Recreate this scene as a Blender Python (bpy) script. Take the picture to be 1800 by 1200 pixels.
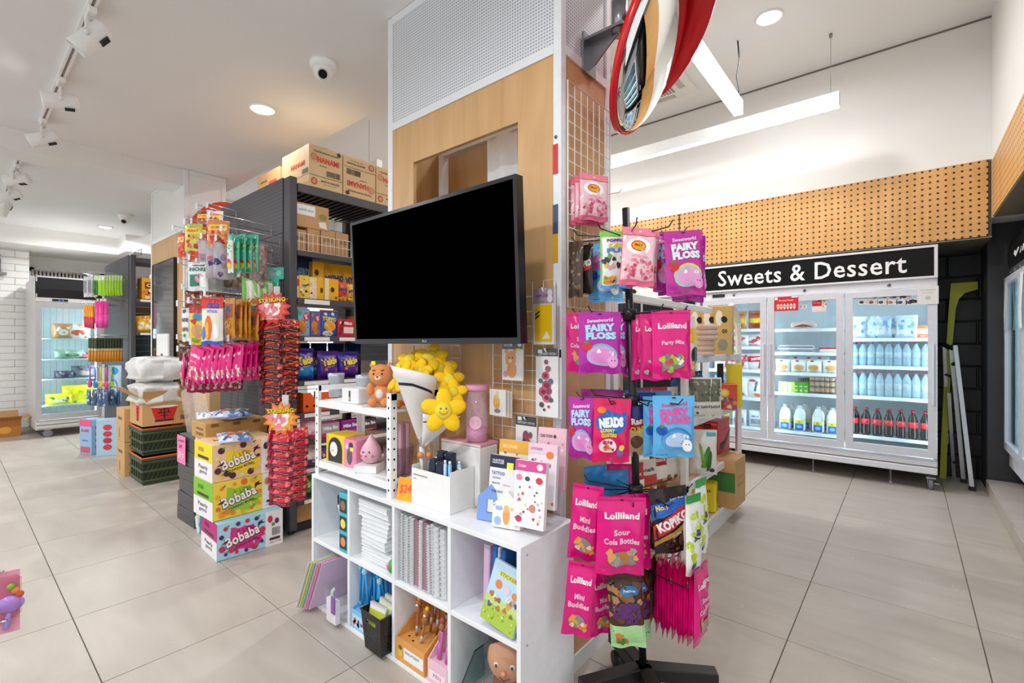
import bpy, math, random
from mathutils import Matrix, Vector

for o in list(bpy.data.objects):
    bpy.data.objects.remove(o, do_unlink=True)
SC = bpy.context.scene
COL = SC.collection
R = random.Random(7)
rad = math.radians

# ------------------------------------------------------------------ camera
FPX, HORIZON, EYE, YAW = 830.0, 604.0, 1.2, rad(39.9)
CA, SA = math.cos(YAW), math.sin(YAW)
cam = bpy.data.cameras.new('camera')
cam.sensor_width = 36.0
cam.lens = FPX / 1800.0 * 36.0
cam.shift_y = (HORIZON - 600.0) / 1800.0
cam.clip_start, cam.clip_end = 0.02, 60
camo = bpy.data.objects.new('camera', cam)
COL.objects.link(camo)
camo.location = (0, 0, EYE)
camo.rotation_euler = (rad(90), 0, YAW)
SC.camera = camo

# ------------------------------------------------------------------ world, exposure
wd = bpy.data.worlds.new('world')
SC.world = wd
wd.use_nodes = True
wd.node_tree.nodes['Background'].inputs[0].default_value = (0.97, 0.985, 1.0, 1)
wd.node_tree.nodes['Background'].inputs[1].default_value = 1.15
SC.view_settings.view_transform = 'Standard'
SC.view_settings.look = 'None'
SC.view_settings.gamma = 1.0
SC.view_settings.use_curve_mapping = False
SC.view_settings.exposure = -0.12

# lamps at the built downlights, plus unseen ones added to brighten the room: (x, y, z, size, watts)
def ceiling_lamp(x, y, z, size, watts, spread=170):
    l = bpy.data.lights.new('downlight_or_fill_lamp', 'AREA')
    l.shape = 'DISK'
    l.size = size
    l.energy = watts
    l.color = (0.965, 0.985, 1.0)
    l.spread = rad(spread)
    o = bpy.data.objects.new('downlight_or_fill_lamp', l)
    COL.objects.link(o)
    o.location = (x, y, z)
    return o
LOWZ, HIGHZ = 2.78, 3.72
for x, y, watts in ((-8.3, 1.37, 50), (-6.6, -0.9, 58), (-4.2, -0.9, 52), (-2.1, -1.0, 32), (-0.6, 0.2, 15), (-0.2, -1.1, 24), (-3.325, 1.36, 7)):
    ceiling_lamp(x, y, LOWZ - 0.045, 0.16, watts)
for x, y, watts in ((-0.81, 4.07, 20), (-3.0, 3.6, 50), (-0.4, 2.6, 20), (-5.0, 4.0, 60), (-7.5, 3.6, 60)):  # only the first has a fitting; the others are added light
    ceiling_lamp(x, y, HIGHZ - 0.045, 0.18, watts)

# ------------------------------------------------------------------ measuring helpers (pixel of the 1800x1200 frame -> point of the place)
def ray(u, v):
    a = (u - 900) / FPX
    return (-SA + CA * a, CA + SA * a, (HORIZON - v) / FPX)
def on_floor(u, v, z=0.0):
    d = ray(u, v); t = (z - EYE) / d[2]
    return Vector((d[0] * t, d[1] * t, z))
def on_y(u, v, y):
    d = ray(u, v); t = y / d[1]
    return Vector((d[0] * t, y, EYE + d[2] * t))
def on_x(u, v, x):
    d = ray(u, v); t = x / d[0]
    return Vector((x, d[1] * t, EYE + d[2] * t))
def at(u, v, dep):
    d = ray(u, v)
    return Vector((d[0] * dep, d[1] * dep, EYE + d[2] * dep))

# ------------------------------------------------------------------ materials (all procedural)
MATS = {}
def lin(c):
    if isinstance(c, str):
        c = c.lstrip('#'); c = ''.join(q * 2 for q in c) if len(c) == 3 else c; c = [int(c[i:i + 2], 16) / 255 for i in (0, 2, 4)]
    return tuple((x / 12.92 if x <= 0.04045 else ((x + 0.055) / 1.055) ** 2.4) for x in c) + (1.0,)
def nd(nt, t, **kw):
    n = nt.nodes.new(t)
    for k, v in kw.items():
        setattr(n, k, v)
    return n
def mat(c, rough=0.5, metal=0.0, vary=0.06, scale=30.0, bump=0.0, spec=0.5, coat=0.0, emit=0.0):
    key = (c, rough, metal, vary, scale, bump, spec, coat, emit)
    if key in MATS:
        return MATS[key]
    m = bpy.data.materials.new('paint_' + str(c).strip('#'))
    m.use_nodes = True
    nt = m.node_tree
    b = nt.nodes['Principled BSDF']
    b.inputs['Roughness'].default_value = rough
    b.inputs['Metallic'].default_value = metal
    b.inputs['Specular IOR Level'].default_value = spec
    b.inputs['Coat Weight'].default_value = coat
    col = lin(c)
    if vary > 0 or bump > 0:
        tc = nd(nt, 'ShaderNodeTexCoord')
        nz = nd(nt, 'ShaderNodeTexNoise')
        nz.inputs['Scale'].default_value = scale
        nz.inputs['Detail'].default_value = 3
        nt.links.new(tc.outputs['Object'], nz.inputs['Vector'])
        mx = nd(nt, 'ShaderNodeMix', data_type='RGBA')
        mx.inputs[6].default_value = tuple(x * (1 - vary) for x in col[:3]) + (1,)
        mx.inputs[7].default_value = tuple(min(1, x * (1 + vary)) for x in col[:3]) + (1,)
        nt.links.new(nz.outputs['Fac'], mx.inputs[0])
        nt.links.new(mx.outputs[2], b.inputs['Base Color'])
        if bump > 0:
            bp = nd(nt, 'ShaderNodeBump')
            bp.inputs['Strength'].default_value = bump
            bp.inputs['Distance'].default_value = 0.01
            nt.links.new(nz.outputs['Fac'], bp.inputs['Height'])
            nt.links.new(bp.outputs[0], b.inputs['Normal'])
    else:
        b.inputs['Base Color'].default_value = col
    if emit > 0:
        b.inputs['Emission Color'].default_value = col
        b.inputs['Emission Strength'].default_value = emit
    MATS[key] = m
    return m
def clear(c='#ffffff', gloss=0.12, rough=0.05, tint=0.95):
    key = ('clear', c, gloss, rough, tint)
    if key in MATS:
        return MATS[key]
    m = bpy.data.materials.new('clear_film')
    m.use_nodes = True
    nt = m.node_tree
    nt.nodes.clear()
    out = nd(nt, 'ShaderNodeOutputMaterial')
    tr = nd(nt, 'ShaderNodeBsdfTransparent')
    col = lin(c)
    tr.inputs[0].default_value = tuple(x * tint for x in col[:3]) + (1,)
    gl = nd(nt, 'ShaderNodeBsdfGlossy')
    gl.inputs['Roughness'].default_value = rough
    lw = nd(nt, 'ShaderNodeLayerWeight'); lw.inputs[0].default_value = 0.5
    pw = nd(nt, 'ShaderNodeMath', operation='POWER'); pw.inputs[1].default_value = 4.0
    nt.links.new(lw.outputs['Facing'], pw.inputs[0])
    ad = nd(nt, 'ShaderNodeMath', operation='MULTIPLY_ADD')
    ad.inputs[1].default_value = 0.6
    ad.inputs[2].default_value = 0.015 + gloss * 0.1
    ad.use_clamp = True
    nt.links.new(pw.outputs[0], ad.inputs[0])
    mx = nd(nt, 'ShaderNodeMixShader')
    nt.links.new(ad.outputs[0], mx.inputs[0])
    nt.links.new(tr.outputs[0], mx.inputs[1])
    nt.links.new(gl.outputs[0], mx.inputs[2])
    nt.links.new(mx.outputs[0], out.inputs[0])
    MATS[key] = m
    return m
def milky(c='#f2f2f2', amount=0.5, rough=0.3):
    key = ('milky', c, amount, rough)
    if key in MATS:
        return MATS[key]
    m = bpy.data.materials.new('milky_film')
    m.use_nodes = True
    nt = m.node_tree
    b = nt.nodes['Principled BSDF']
    b.inputs['Base Color'].default_value = lin(c)
    b.inputs['Roughness'].default_value = rough
    tr = nd(nt, 'ShaderNodeBsdfTransparent')
    mx = nd(nt, 'ShaderNodeMixShader')
    nz = nd(nt, 'ShaderNodeTexNoise'); nz.inputs['Scale'].default_value = 25
    ma = nd(nt, 'ShaderNodeMath', operation='MULTIPLY_ADD')
    ma.inputs[1].default_value = 0.3; ma.inputs[2].default_value = amount - 0.15; ma.use_clamp = True
    nt.links.new(nz.outputs['Fac'], ma.inputs[0])
    nt.links.new(ma.outputs[0], mx.inputs[0])
    nt.links.new(tr.outputs[0], mx.inputs[1])
    nt.links.new(b.outputs[0], mx.inputs[2])
    nt.links.new(mx.outputs[0], nt.nodes['Material Output'].inputs[0])
    MATS[key] = m
    return m
def glow(c, strength):
    key = ('glow', c, strength)
    if key in MATS:
        return MATS[key]
    m = bpy.data.materials.new('lamp_glow')
    m.use_nodes = True
    nt = m.node_tree
    nt.nodes.clear()
    out = nd(nt, 'ShaderNodeOutputMaterial')
    e = nd(nt, 'ShaderNodeEmission')
    e.inputs[0].default_value = lin(c)
    e.inputs[1].default_value = strength
    nt.links.new(e.outputs[0], out.inputs[0])
    MATS[key] = m
    return m
def dots(base, hole, pitch, radius, axes='xz', rough=0.5, wood=False):
    """regular punched holes, in metres of the object's own space"""
    m = bpy.data.materials.new('punched_sheet')
    m.use_nodes = True
    nt = m.node_tree
    b = nt.nodes['Principled BSDF']
    b.inputs['Roughness'].default_value = rough
    tc = nd(nt, 'ShaderNodeTexCoord')
    sp = nd(nt, 'ShaderNodeSeparateXYZ')
    nt.links.new(tc.outputs['Object'], sp.inputs[0])
    sq = []
    for a in axes:
        o = sp.outputs['xyz'.index(a)]
        d = nd(nt, 'ShaderNodeMath', operation='PINGPONG')
        d.inputs[1].default_value = pitch / 2
        nt.links.new(o, d.inputs[0])
        p = nd(nt, 'ShaderNodeMath', operation='POWER'); p.inputs[1].default_value = 2
        nt.links.new(d.outputs[0], p.inputs[0])
        sq.append(p)
    s = nd(nt, 'ShaderNodeMath', operation='ADD')
    nt.links.new(sq[0].outputs[0], s.inputs[0]); nt.links.new(sq[1].outputs[0], s.inputs[1])
    lt = nd(nt, 'ShaderNodeMath', operation='LESS_THAN'); lt.inputs[1].default_value = radius ** 2
    nt.links.new(s.outputs[0], lt.inputs[0])
    mx = nd(nt, 'ShaderNodeMix', data_type='RGBA')
    mx.inputs[6].default_value = lin(base); mx.inputs[7].default_value = lin(hole)
    nt.links.new(lt.outputs[0], mx.inputs[0])
    if wood:
        nt.links.new(wood_color(nt, base, axes[0]), mx.inputs[6])
    nt.links.new(mx.outputs[2], b.inputs['Base Color'])
    return m
def wood_color(nt, base, ax):
    tc = nd(nt, 'ShaderNodeTexCoord')
    mp = nd(nt, 'ShaderNodeMapping')
    mp.inputs['Scale'].default_value = (9, 9, 1.1)
    nt.links.new(tc.outputs['Object'], mp.inputs[0])
    nz = nd(nt, 'ShaderNodeTexNoise')
    nz.inputs['Scale'].default_value = 1.6; nz.inputs['Detail'].default_value = 5; nz.inputs['Distortion'].default_value = 0.7
    nt.links.new(mp.outputs[0], nz.inputs['Vector'])
    cr = nd(nt, 'ShaderNodeValToRGB')
    c = lin(base)
    cr.color_ramp.elements[0].position = 0.3; cr.color_ramp.elements[1].position = 0.72
    cr.color_ramp.elements[0].color = (c[0] * 0.86, c[1] * 0.80, c[2] * 0.72, 1)
    cr.color_ramp.elements[1].color = (min(1, c[0] * 1.06), min(1, c[1] * 1.06), min(1, c[2] * 1.08), 1)
    nt.links.new(nz.outputs['Fac'], cr.inputs[0])
    return cr.outputs[0]
def wood(base, rough=0.45):
    key = ('wood', base, rough)
    if key in MATS:
        return MATS[key]
    m = bpy.data.materials.new('birch_ply')
    m.use_nodes = True
    b = m.node_tree.nodes['Principled BSDF']
    b.inputs['Roughness'].default_value = rough
    m.node_tree.links.new(wood_color(m.node_tree, base, 'x'), b.inputs['Base Color'])
    MATS[key] = m
    return m
def tile_material():
    m = bpy.data.materials.new('stone_tile')
    m.use_nodes = True
    nt = m.node_tree
    b = nt.nodes['Principled BSDF']
    tc = nd(nt, 'ShaderNodeTexCoord')
    oi = nd(nt, 'ShaderNodeObjectInfo')
    geo = nd(nt, 'ShaderNodeNewGeometry')
    off = nd(nt, 'ShaderNodeVectorMath', operation='SCALE')
    cmb = nd(nt, 'ShaderNodeCombineXYZ')
    nt.links.new(oi.outputs['Random'], cmb.inputs[0]); nt.links.new(oi.outputs['Random'], cmb.inputs[1])
    nt.links.new(cmb.outputs[0], off.inputs[0]); off.inputs['Scale'].default_value = 19
    ad = nd(nt, 'ShaderNodeVectorMath', operation='ADD')
    nt.links.new(tc.outputs['Object'], ad.inputs[0]); nt.links.new(off.outputs[0], ad.inputs[1])
    mp = nd(nt, 'ShaderNodeMapping'); mp.inputs['Scale'].default_value = (1.2, 4.0, 1)
    nt.links.new(ad.outputs[0], mp.inputs[0])
    n1 = nd(nt, 'ShaderNodeTexNoise'); n1.inputs['Scale'].default_value = 2.2; n1.inputs['Detail'].default_value = 6; n1.inputs['Distortion'].default_value = 0.6
    nt.links.new(mp.outputs[0], n1.inputs['Vector'])
    cr = nd(nt, 'ShaderNodeValToRGB')
    cr.color_ramp.elements[0].position = 0.25; cr.color_ramp.elements[1].position = 0.8
    cr.color_ramp.elements[0].color = lin('#a79e94'); cr.color_ramp.elements[1].color = lin('#b9b0a6')
    nt.links.new(n1.outputs['Fac'], cr.inputs[0])
    n2 = nd(nt, 'ShaderNodeTexNoise'); n2.inputs['Scale'].default_value = 2.4; n2.inputs['Detail'].default_value = 3; n2.inputs['Distortion'].default_value = 1.6
    nt.links.new(ad.outputs[0], n2.inputs['Vector'])
    vr = nd(nt, 'ShaderNodeValToRGB')
    e = vr.color_ramp.elements
    e[0].position = 0.497; e[0].color = (0, 0, 0, 1)
    e[1].position = 0.5; e[1].color = (1, 1, 1, 1)
    k = e.new(0.503); k.color = (0, 0, 0, 1)
    nt.links.new(n2.outputs['Fac'], vr.inputs[0])
    n3 = nd(nt, 'ShaderNodeTexNoise'); n3.inputs['Scale'].default_value = 3.5
    nt.links.new(ad.outputs[0], n3.inputs['Vector'])
    gt = nd(nt, 'ShaderNodeMath', operation='GREATER_THAN'); gt.inputs[1].default_value = 0.56
    nt.links.new(n3.outputs['Fac'], gt.inputs[0])
    mu = nd(nt, 'ShaderNodeMath', operation='MULTIPLY'); nt.links.new(vr.outputs[0], mu.inputs[0]); nt.links.new(gt.outputs[0], mu.inputs[1])
    mu2 = nd(nt, 'ShaderNodeMath', operation='MULTIPLY'); mu2.inputs[1].default_value = 0.35; nt.links.new(mu.outputs[0], mu2.inputs[0])
    mx = nd(nt, 'ShaderNodeMix', data_type='RGBA'); mx.inputs[7].default_value = lin('#d3cec6')
    nt.links.new(mu2.outputs[0], mx.inputs[0]); nt.links.new(cr.outputs[0], mx.inputs[6])
    nt.links.new(mx.outputs[2], b.inputs['Base Color'])
    rr = nd(nt, 'ShaderNodeMapRange'); rr.inputs[3].default_value = 0.30; rr.inputs[4].default_value = 0.48
    nt.links.new(n1.outputs['Fac'], rr.inputs[0]); nt.links.new(rr.outputs[0], b.inputs['Roughness'])
    b.inputs['Specular IOR Level'].default_value = 0.4
    return m

# ------------------------------------------------------------------ mesh building
class MB:
    def __init__(s, T=None):
        s.v, s.f, s.mi, s.sm, s.mats = [], [], [], [], []
        s.T = T
    def _m(s, m):
        if m not in s.mats:
            s.mats.append(m)
        return s.mats.index(m)
    def add(s, vs, fs, m, smooth=False):
        k = len(s.v); i = s._m(m)
        if s.T is not None:
            vs = [tuple(s.T @ Vector(p)) for p in vs]
        s.v += [tuple(p) for p in vs]
        for f in fs:
            s.f.append([a + k for a in f]); s.mi.append(i); s.sm.append(smooth)
        return s
    def box(s, x0, y0, z0, x1, y1, z1, m, c=0.0):
        if x0 > x1: x0, x1 = x1, x0
        if y0 > y1: y0, y1 = y1, y0
        if z0 > z1: z0, z1 = z1, z0
        if c <= 0:
            vs = [(x, y, z) for z in (z0, z1) for y in (y0, y1) for x in (x0, x1)]
            fs = [(0, 2, 3, 1), (4, 5, 7, 6), (0, 1, 5, 4), (2, 6, 7, 3), (0, 4, 6, 2), (1, 3, 7, 5)]
            return s.add(vs, fs, m)
        c = min(c, (x1 - x0) * .45, (y1 - y0) * .45, (z1 - z0) * .45)
        vs, ix = [], {}
        for i, (X, sx) in enumerate(((x0, 1), (x1, -1))):
            for j, (Y, sy) in enumerate(((y0, 1), (y1, -1))):
                for k, (Z, sz) in enumerate(((z0, 1), (z1, -1))):
                    for a in range(3):
                        p = [X + sx * c, Y + sy * c, Z + sz * c]
                        p[a] = (X, Y, Z)[a]
                        ix[i, j, k, a] = len(vs); vs.append(tuple(p))
        fs = []
        def q(l, flip):
            fs.append(tuple(reversed(l)) if flip else tuple(l))
        for i in (0, 1):
            q([ix[i, 0, 0, 0], ix[i, 0, 1, 0], ix[i, 1, 1, 0], ix[i, 1, 0, 0]], i == 1)
            q([ix[0, i, 0, 1], ix[1, i, 0, 1], ix[1, i, 1, 1], ix[0, i, 1, 1]], i == 1)
            q([ix[0, 0, i, 2], ix[0, 1, i, 2], ix[1, 1, i, 2], ix[1, 0, i, 2]], i == 1)
        for i in (0, 1):
            for j in (0, 1):
                q([ix[i, j, 0, 0], ix[i, j, 0, 1], ix[i, j, 1, 1], ix[i, j, 1, 0]], (i + j) % 2 == 1)
                q([ix[i, 0, j, 0], ix[i, 1, j, 0], ix[i, 1, j, 2], ix[i, 0, j, 2]], (i + j) % 2 == 1)
                q([ix[0, i, j, 1], ix[0, i, j, 2], ix[1, i, j, 2], ix[1, i, j, 1]], (i + j) % 2 == 1)
                for k in (0, 1):
                    q([ix[i, j, k, 0], ix[i, j, k, 1], ix[i, j, k, 2]], (i + j + k) % 2 == 0)
        return s.add(vs, fs, m)
    def tube(s, pts, r, m, n=6, closed=False, r2=None, smooth=True):
        pts = [Vector(p) for p in pts]
        N = len(pts)
        vs, fs = [], []
        prev = None
        for i, p in enumerate(pts):
            if closed:
                t = pts[(i + 1) % N] - pts[i - 1]
            else:
                t = pts[min(i + 1, N - 1)] - pts[max(i - 1, 0)]
            t = t.normalized() if t.length > 1e-9 else Vector((0, 0, 1))
            a = prev if prev is not None else (Vector((0, 0, 1)) if abs(t.z) < 0.9 else Vector((1, 0, 0)))
            a = (a - t * a.dot(t))
            a = a.normalized() if a.length > 1e-6 else t.orthogonal().normalized()
            b = t.cross(a); prev = a
            rr = r if r2 is None else r + (r2 - r) * i / max(1, N - 1)
            for k in range(n):
                th = 2 * math.pi * k / n
                vs.append(p + a * math.cos(th) * rr + b * math.sin(th) * rr)
        L = N if closed else N - 1
        for i in range(L):
            for k in range(n):
                a0 = i * n + k; a1 = i * n + (k + 1) % n
                b0 = ((i + 1) % N) * n + k; b1 = ((i + 1) % N) * n + (k + 1) % n
                fs.append((a0, a1, b1, b0))
        if not closed:
            fs.append(tuple(reversed(range(n)))); fs.append(tuple(range((N - 1) * n, N * n)))
        return s.add(vs, fs, m, smooth)
    def cyl(s, p0, p1, r, m, n=14, r2=None):
        return s.tube([p0, p1], r, m, n, r2=r if r2 is None else r2)
    def lathe(s, prof, o, m, n=16, axis='z', smooth=True):
        vs, fs = [], []
        for (r, z) in prof:
            for k in range(n):
                th = 2 * math.pi * k / n
                p = (r * math.cos(th), r * math.sin(th), z)
                if axis == 'y': p = (p[0], p[2], p[1])
                if axis == 'x': p = (p[2], p[0], p[1])
                vs.append((p[0] + o[0], p[1] + o[1], p[2] + o[2]))
        for i in range(len(prof) - 1):
            for k in range(n):
                a = i * n + k; b = i * n + (k + 1) % n
                f = (a, b, b + n, a + n)
                fs.append(f if axis != 'y' else tuple(reversed(f)))
        L = (len(prof) - 1) * n
        if prof[0][0] > 1e-6: fs.append(tuple(reversed(range(n))))
        if prof[-1][0] > 1e-6: fs.append(tuple(range(L, L + n)))
        return s.add(vs, fs, m, smooth)
    def ball(s, o, rx, ry, rz, m, n=12, k=8, T=None):
        vs, fs = [], []
        for i in range(k + 1):
            ph = math.pi * i / k
            for j in range(n):
                th = 2 * math.pi * j / n
                p = Vector((rx * math.sin(ph) * math.cos(th), ry * math.sin(ph) * math.sin(th), -rz * math.cos(ph)))
                if T is not None: p = T @ p
                vs.append((p[0] + o[0], p[1] + o[1], p[2] + o[2]))
        for i in range(k):
            for j in range(n):
                a = i * n + j; b = i * n + (j + 1) % n
                fs.append((a, b, b + n, a + n))
        return s.add(vs, fs, m, True)
    def prism(s, poly, plane, d0, d1, m):
        """poly in 2-D, extruded from d0 to d1 along the missing axis"""
        n = len(poly)
        def P(a, b, d):
            return {'xz': (a, d, b), 'yz': (d, a, b), 'xy': (a, b, d)}[plane]
        vs = [P(a, b, d0) for a, b in poly] + [P(a, b, d1) for a, b in poly]
        fs = [tuple(range(n)), tuple(reversed(range(n, 2 * n)))]
        for i in range(n):
            j = (i + 1) % n
            fs.append((i, i + n, j + n, j))
        return s.add(vs, fs, m)
    def surf(s, fn, nu, nv, m, smooth=True):
        vs = [fn(i / nu, j / nv) for j in range(nv + 1) for i in range(nu + 1)]
        fs = []
        for j in range(nv):
            for i in range(nu):
                a = j * (nu + 1) + i
                fs.append((a, a + 1, a + nu + 2, a + nu + 1))
        return s.add(vs, fs, m, smooth)
    def mesh(s, name):
        me = bpy.data.meshes.new(name)
        me.from_pydata(s.v, [], s.f)
        for m in s.mats:
            me.materials.append(m)
        me.polygons.foreach_set('material_index', s.mi)
        me.polygons.foreach_set('use_smooth', s.sm)
        me.update()
        return me
    def build(s, name, parent=None, loc=None, rot=None):
        return obj(name, s.mesh(name), parent, loc, rot)
def obj(name, me, parent=None, loc=None, rot=None):
    o = bpy.data.objects.new(name, me)
    COL.objects.link(o)
    if parent is not None: o.parent = parent
    if loc is not None: o.location = loc
    if rot is not None: o.rotation_euler = rot
    return o
def tag(o, label, cat, group=None):
    o['label'] = label; o['category'] = cat
    if group: o['group'] = group
    return o
def thing(name, label, cat, loc=(0, 0, 0), rot=(0, 0, 0), group=None):
    o = bpy.data.objects.new(name, None)
    COL.objects.link(o)
    o.empty_display_size = 0.05
    o.location = loc
    o.rotation_euler = rot if not isinstance(rot, (int, float)) else (0, 0, rot)
    return tag(o, label, cat, group)
def struct(o):
    o['kind'] = 'structure'
    return o
def copy_tree(o, parent=None, loc=None, rot=None, label=None, group=None):
    c = o.copy(); COL.objects.link(c)
    if parent is not None: c.parent = parent
    if loc is not None: c.location = loc
    if rot is not None: c.rotation_euler = rot
    if label: c['label'] = label
    if group: c['group'] = group
    for ch in list(o.children):
        copy_tree(ch, c)
    return c

# ------------------------------------------------------------------ lettering (built-in font, as flat print)
TXT = {}
def text_shape(st, bold=0.0, italic=0.0):
    key = (st, bold, italic)
    if key in TXT:
        return TXT[key]
    cu = bpy.data.curves.new('lettering', 'FONT')
    cu.body = st
    cu.size = 1.0
    cu.offset = bold
    cu.shear = italic
    cu.resolution_u = 2
    cu.fill_mode = 'FRONT'
    cu.space_character = 1.06
    o = bpy.data.objects.new('lettering', cu)
    me = bpy.data.meshes.new_from_object(o)
    vs = [(v.co.x, v.co.y) for v in me.vertices]
    fs = [tuple(p.vertices) for p in me.polygons]
    bpy.data.objects.remove(o); bpy.data.meshes.remove(me); bpy.data.curves.remove(cu)
    if not vs:
        TXT[key] = ([], [], 1, 1); return TXT[key]
    x0 = min(v[0] for v in vs); x1 = max(v[0] for v in vs)
    y0 = min(v[1] for v in vs); y1 = max(v[1] for v in vs)
    w = max(1e-6, x1 - x0); h = max(1e-6, y1 - y0)
    vs = [((a - x0) / w, (b - y0) / h) for a, b in vs]
    TXT[key] = (vs, fs, w, h)
    return TXT[key]
# A print is a list of ops in unit square coordinates (u right, v up):
#  ('t', text, cx, cy, w, h, colour, rot_deg, bold, italic)   ('e', cx, cy, rx, ry, colour[, rot])   ('r', x0, y0, x1, y1, colour)
#  ('p', [(u, v)...], colour)   ('bar', x0, y0, x1, y1, colour)  bar code    ('sp', n, seed, x0, y0, x1, y1, r, [colours])  scattered blobs
def split_tri(a, b, c, n):
    if n == 0:
        return [(a, b, c)]
    ab = ((a[0] + b[0]) / 2, (a[1] + b[1]) / 2); bc = ((b[0] + c[0]) / 2, (b[1] + c[1]) / 2); ca = ((c[0] + a[0]) / 2, (c[1] + a[1]) / 2)
    out = []
    for q in ((a, ab, ca), (ab, b, bc), (ca, bc, c), (ab, bc, ca)):
        out += split_tri(*q, n - 1)
    return out
def print_on(mb, ops, P, rough=0.4, w=1.0, h=1.0, lift0=1, fine=False):
    """P(u, v, layer) -> point on the surface; fine = follow a curved surface closely"""
    L = lift0
    def fan(pts, c, m):
        n = len(pts)
        big = max(p[0] for p in pts) - min(p[0] for p in pts) + max(p[1] for p in pts) - min(p[1] for p in pts)
        if not fine or big < 0.12:
            mb.add([P(c[0], c[1], L)] + [P(a, b, L) for a, b in pts], [(0, 1 + q, 1 + (q + 1) % n) for q in range(n)], m); return
        lv = 1 if big < 0.45 else 2
        vs, fs = [], []
        for q in range(n):
            for tri in split_tri(c, pts[q], pts[(q + 1) % n], lv):
                k = len(vs); vs += [P(a, b, L) for a, b in tri]; fs.append((k, k + 1, k + 2))
        mb.add(vs, fs, m)
    def M(c):
        return c if not isinstance(c, str) else mat(c, rough, 0, 0.0)
    for op in ops:
        k = op[0]
        if k == 't':
            _, st, cx, cy, tw, th, c = op[:7]
            ro = rad(op[7]) if len(op) > 7 else 0
            vs, fs, _, _ = text_shape(st, op[8] if len(op) > 8 else 0.02, op[9] if len(op) > 9 else 0)
            if not vs: continue
            co, si = math.cos(ro), math.sin(ro)
            out = []
            for a, b in vs:
                x = (a - .5) * tw * w; y = (b - .5) * th * h
                out.append(P(cx + (x * co - y * si) / w, cy + (x * si + y * co) / h, L + 1))
            mb.add(out, fs, M(c))
        elif k == 'e':
            cx, cy, rx, ry, c = op[1:6]
            ro = rad(op[6]) if len(op) > 6 else 0
            n = 16
            pts = []
            for q in range(n):
                th = 2 * math.pi * q / n
                x = rx * w * math.cos(th); y = ry * h * math.sin(th)
                pts.append((cx + (x * math.cos(ro) - y * math.sin(ro)) / w, cy + (x * math.sin(ro) + y * math.cos(ro)) / h))
            fan(pts, (cx, cy), M(c))
        elif k == 'r':
            x0, y0, x1, y1, c = op[1:6]
            nu, nv = (max(1, round((x1 - x0) * 14)), max(1, round((y1 - y0) * 18))) if fine else (1, 1)
            vs = [P(x0 + (x1 - x0) * i / nu, y0 + (y1 - y0) * j / nv, L) for j in range(nv + 1) for i in range(nu + 1)]
            fs = [(j * (nu + 1) + i, j * (nu + 1) + i + 1, (j + 1) * (nu + 1) + i + 1, (j + 1) * (nu + 1) + i) for j in range(nv) for i in range(nu)]
            mb.add(vs, fs, M(c))
        elif k == 'p':
            poly, c = op[1:3]
            cx = sum(p[0] for p in poly) / len(poly); cy = sum(p[1] for p in poly) / len(poly)
            fan(list(poly), (cx, cy), M(c))
        elif k == 'bar':
            x0, y0, x1, y1, c = op[1:6]
            rr = random.Random(int(x0 * 1000) + int(y1 * 77))
            x = x0
            while x < x1:
                wd_ = (x1 - x0) * rr.choice((.02, .03, .05))
                mb.add([P(x, y0, L), P(x + wd_, y0, L), P(x + wd_, y1, L), P(x, y1, L)], [(0, 1, 2, 3)], M(c))
                x += wd_ + (x1 - x0) * rr.choice((.02, .03, .04))
        elif k == 'sp':
            n, seed, x0, y0, x1, y1, r, cs = op[1:9]
            rr = random.Random(seed)
            for q in range(n):
                cx, cy = rr.uniform(x0, x1), rr.uniform(y0, y1)
                ra = r * rr.uniform(.7, 1.3)
                m_ = 8
                ph = rr.uniform(0, 1)
                vs = [P(cx, cy, L)] + [P(cx + ra * (1 + .25 * math.sin(3 * t + q)) * math.cos(t), cy + ra * (w / h) * (1 + .25 * math.sin(3 * t + q)) * math.sin(t), L)
                     for t in [2 * math.pi * z / m_ + ph for z in range(m_)]]
                mb.add(vs, [(0, 1 + z, 1 + (z + 1) % m_) for z in range(m_)], M(rr.choice(cs)))
        L += 0.5
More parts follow.
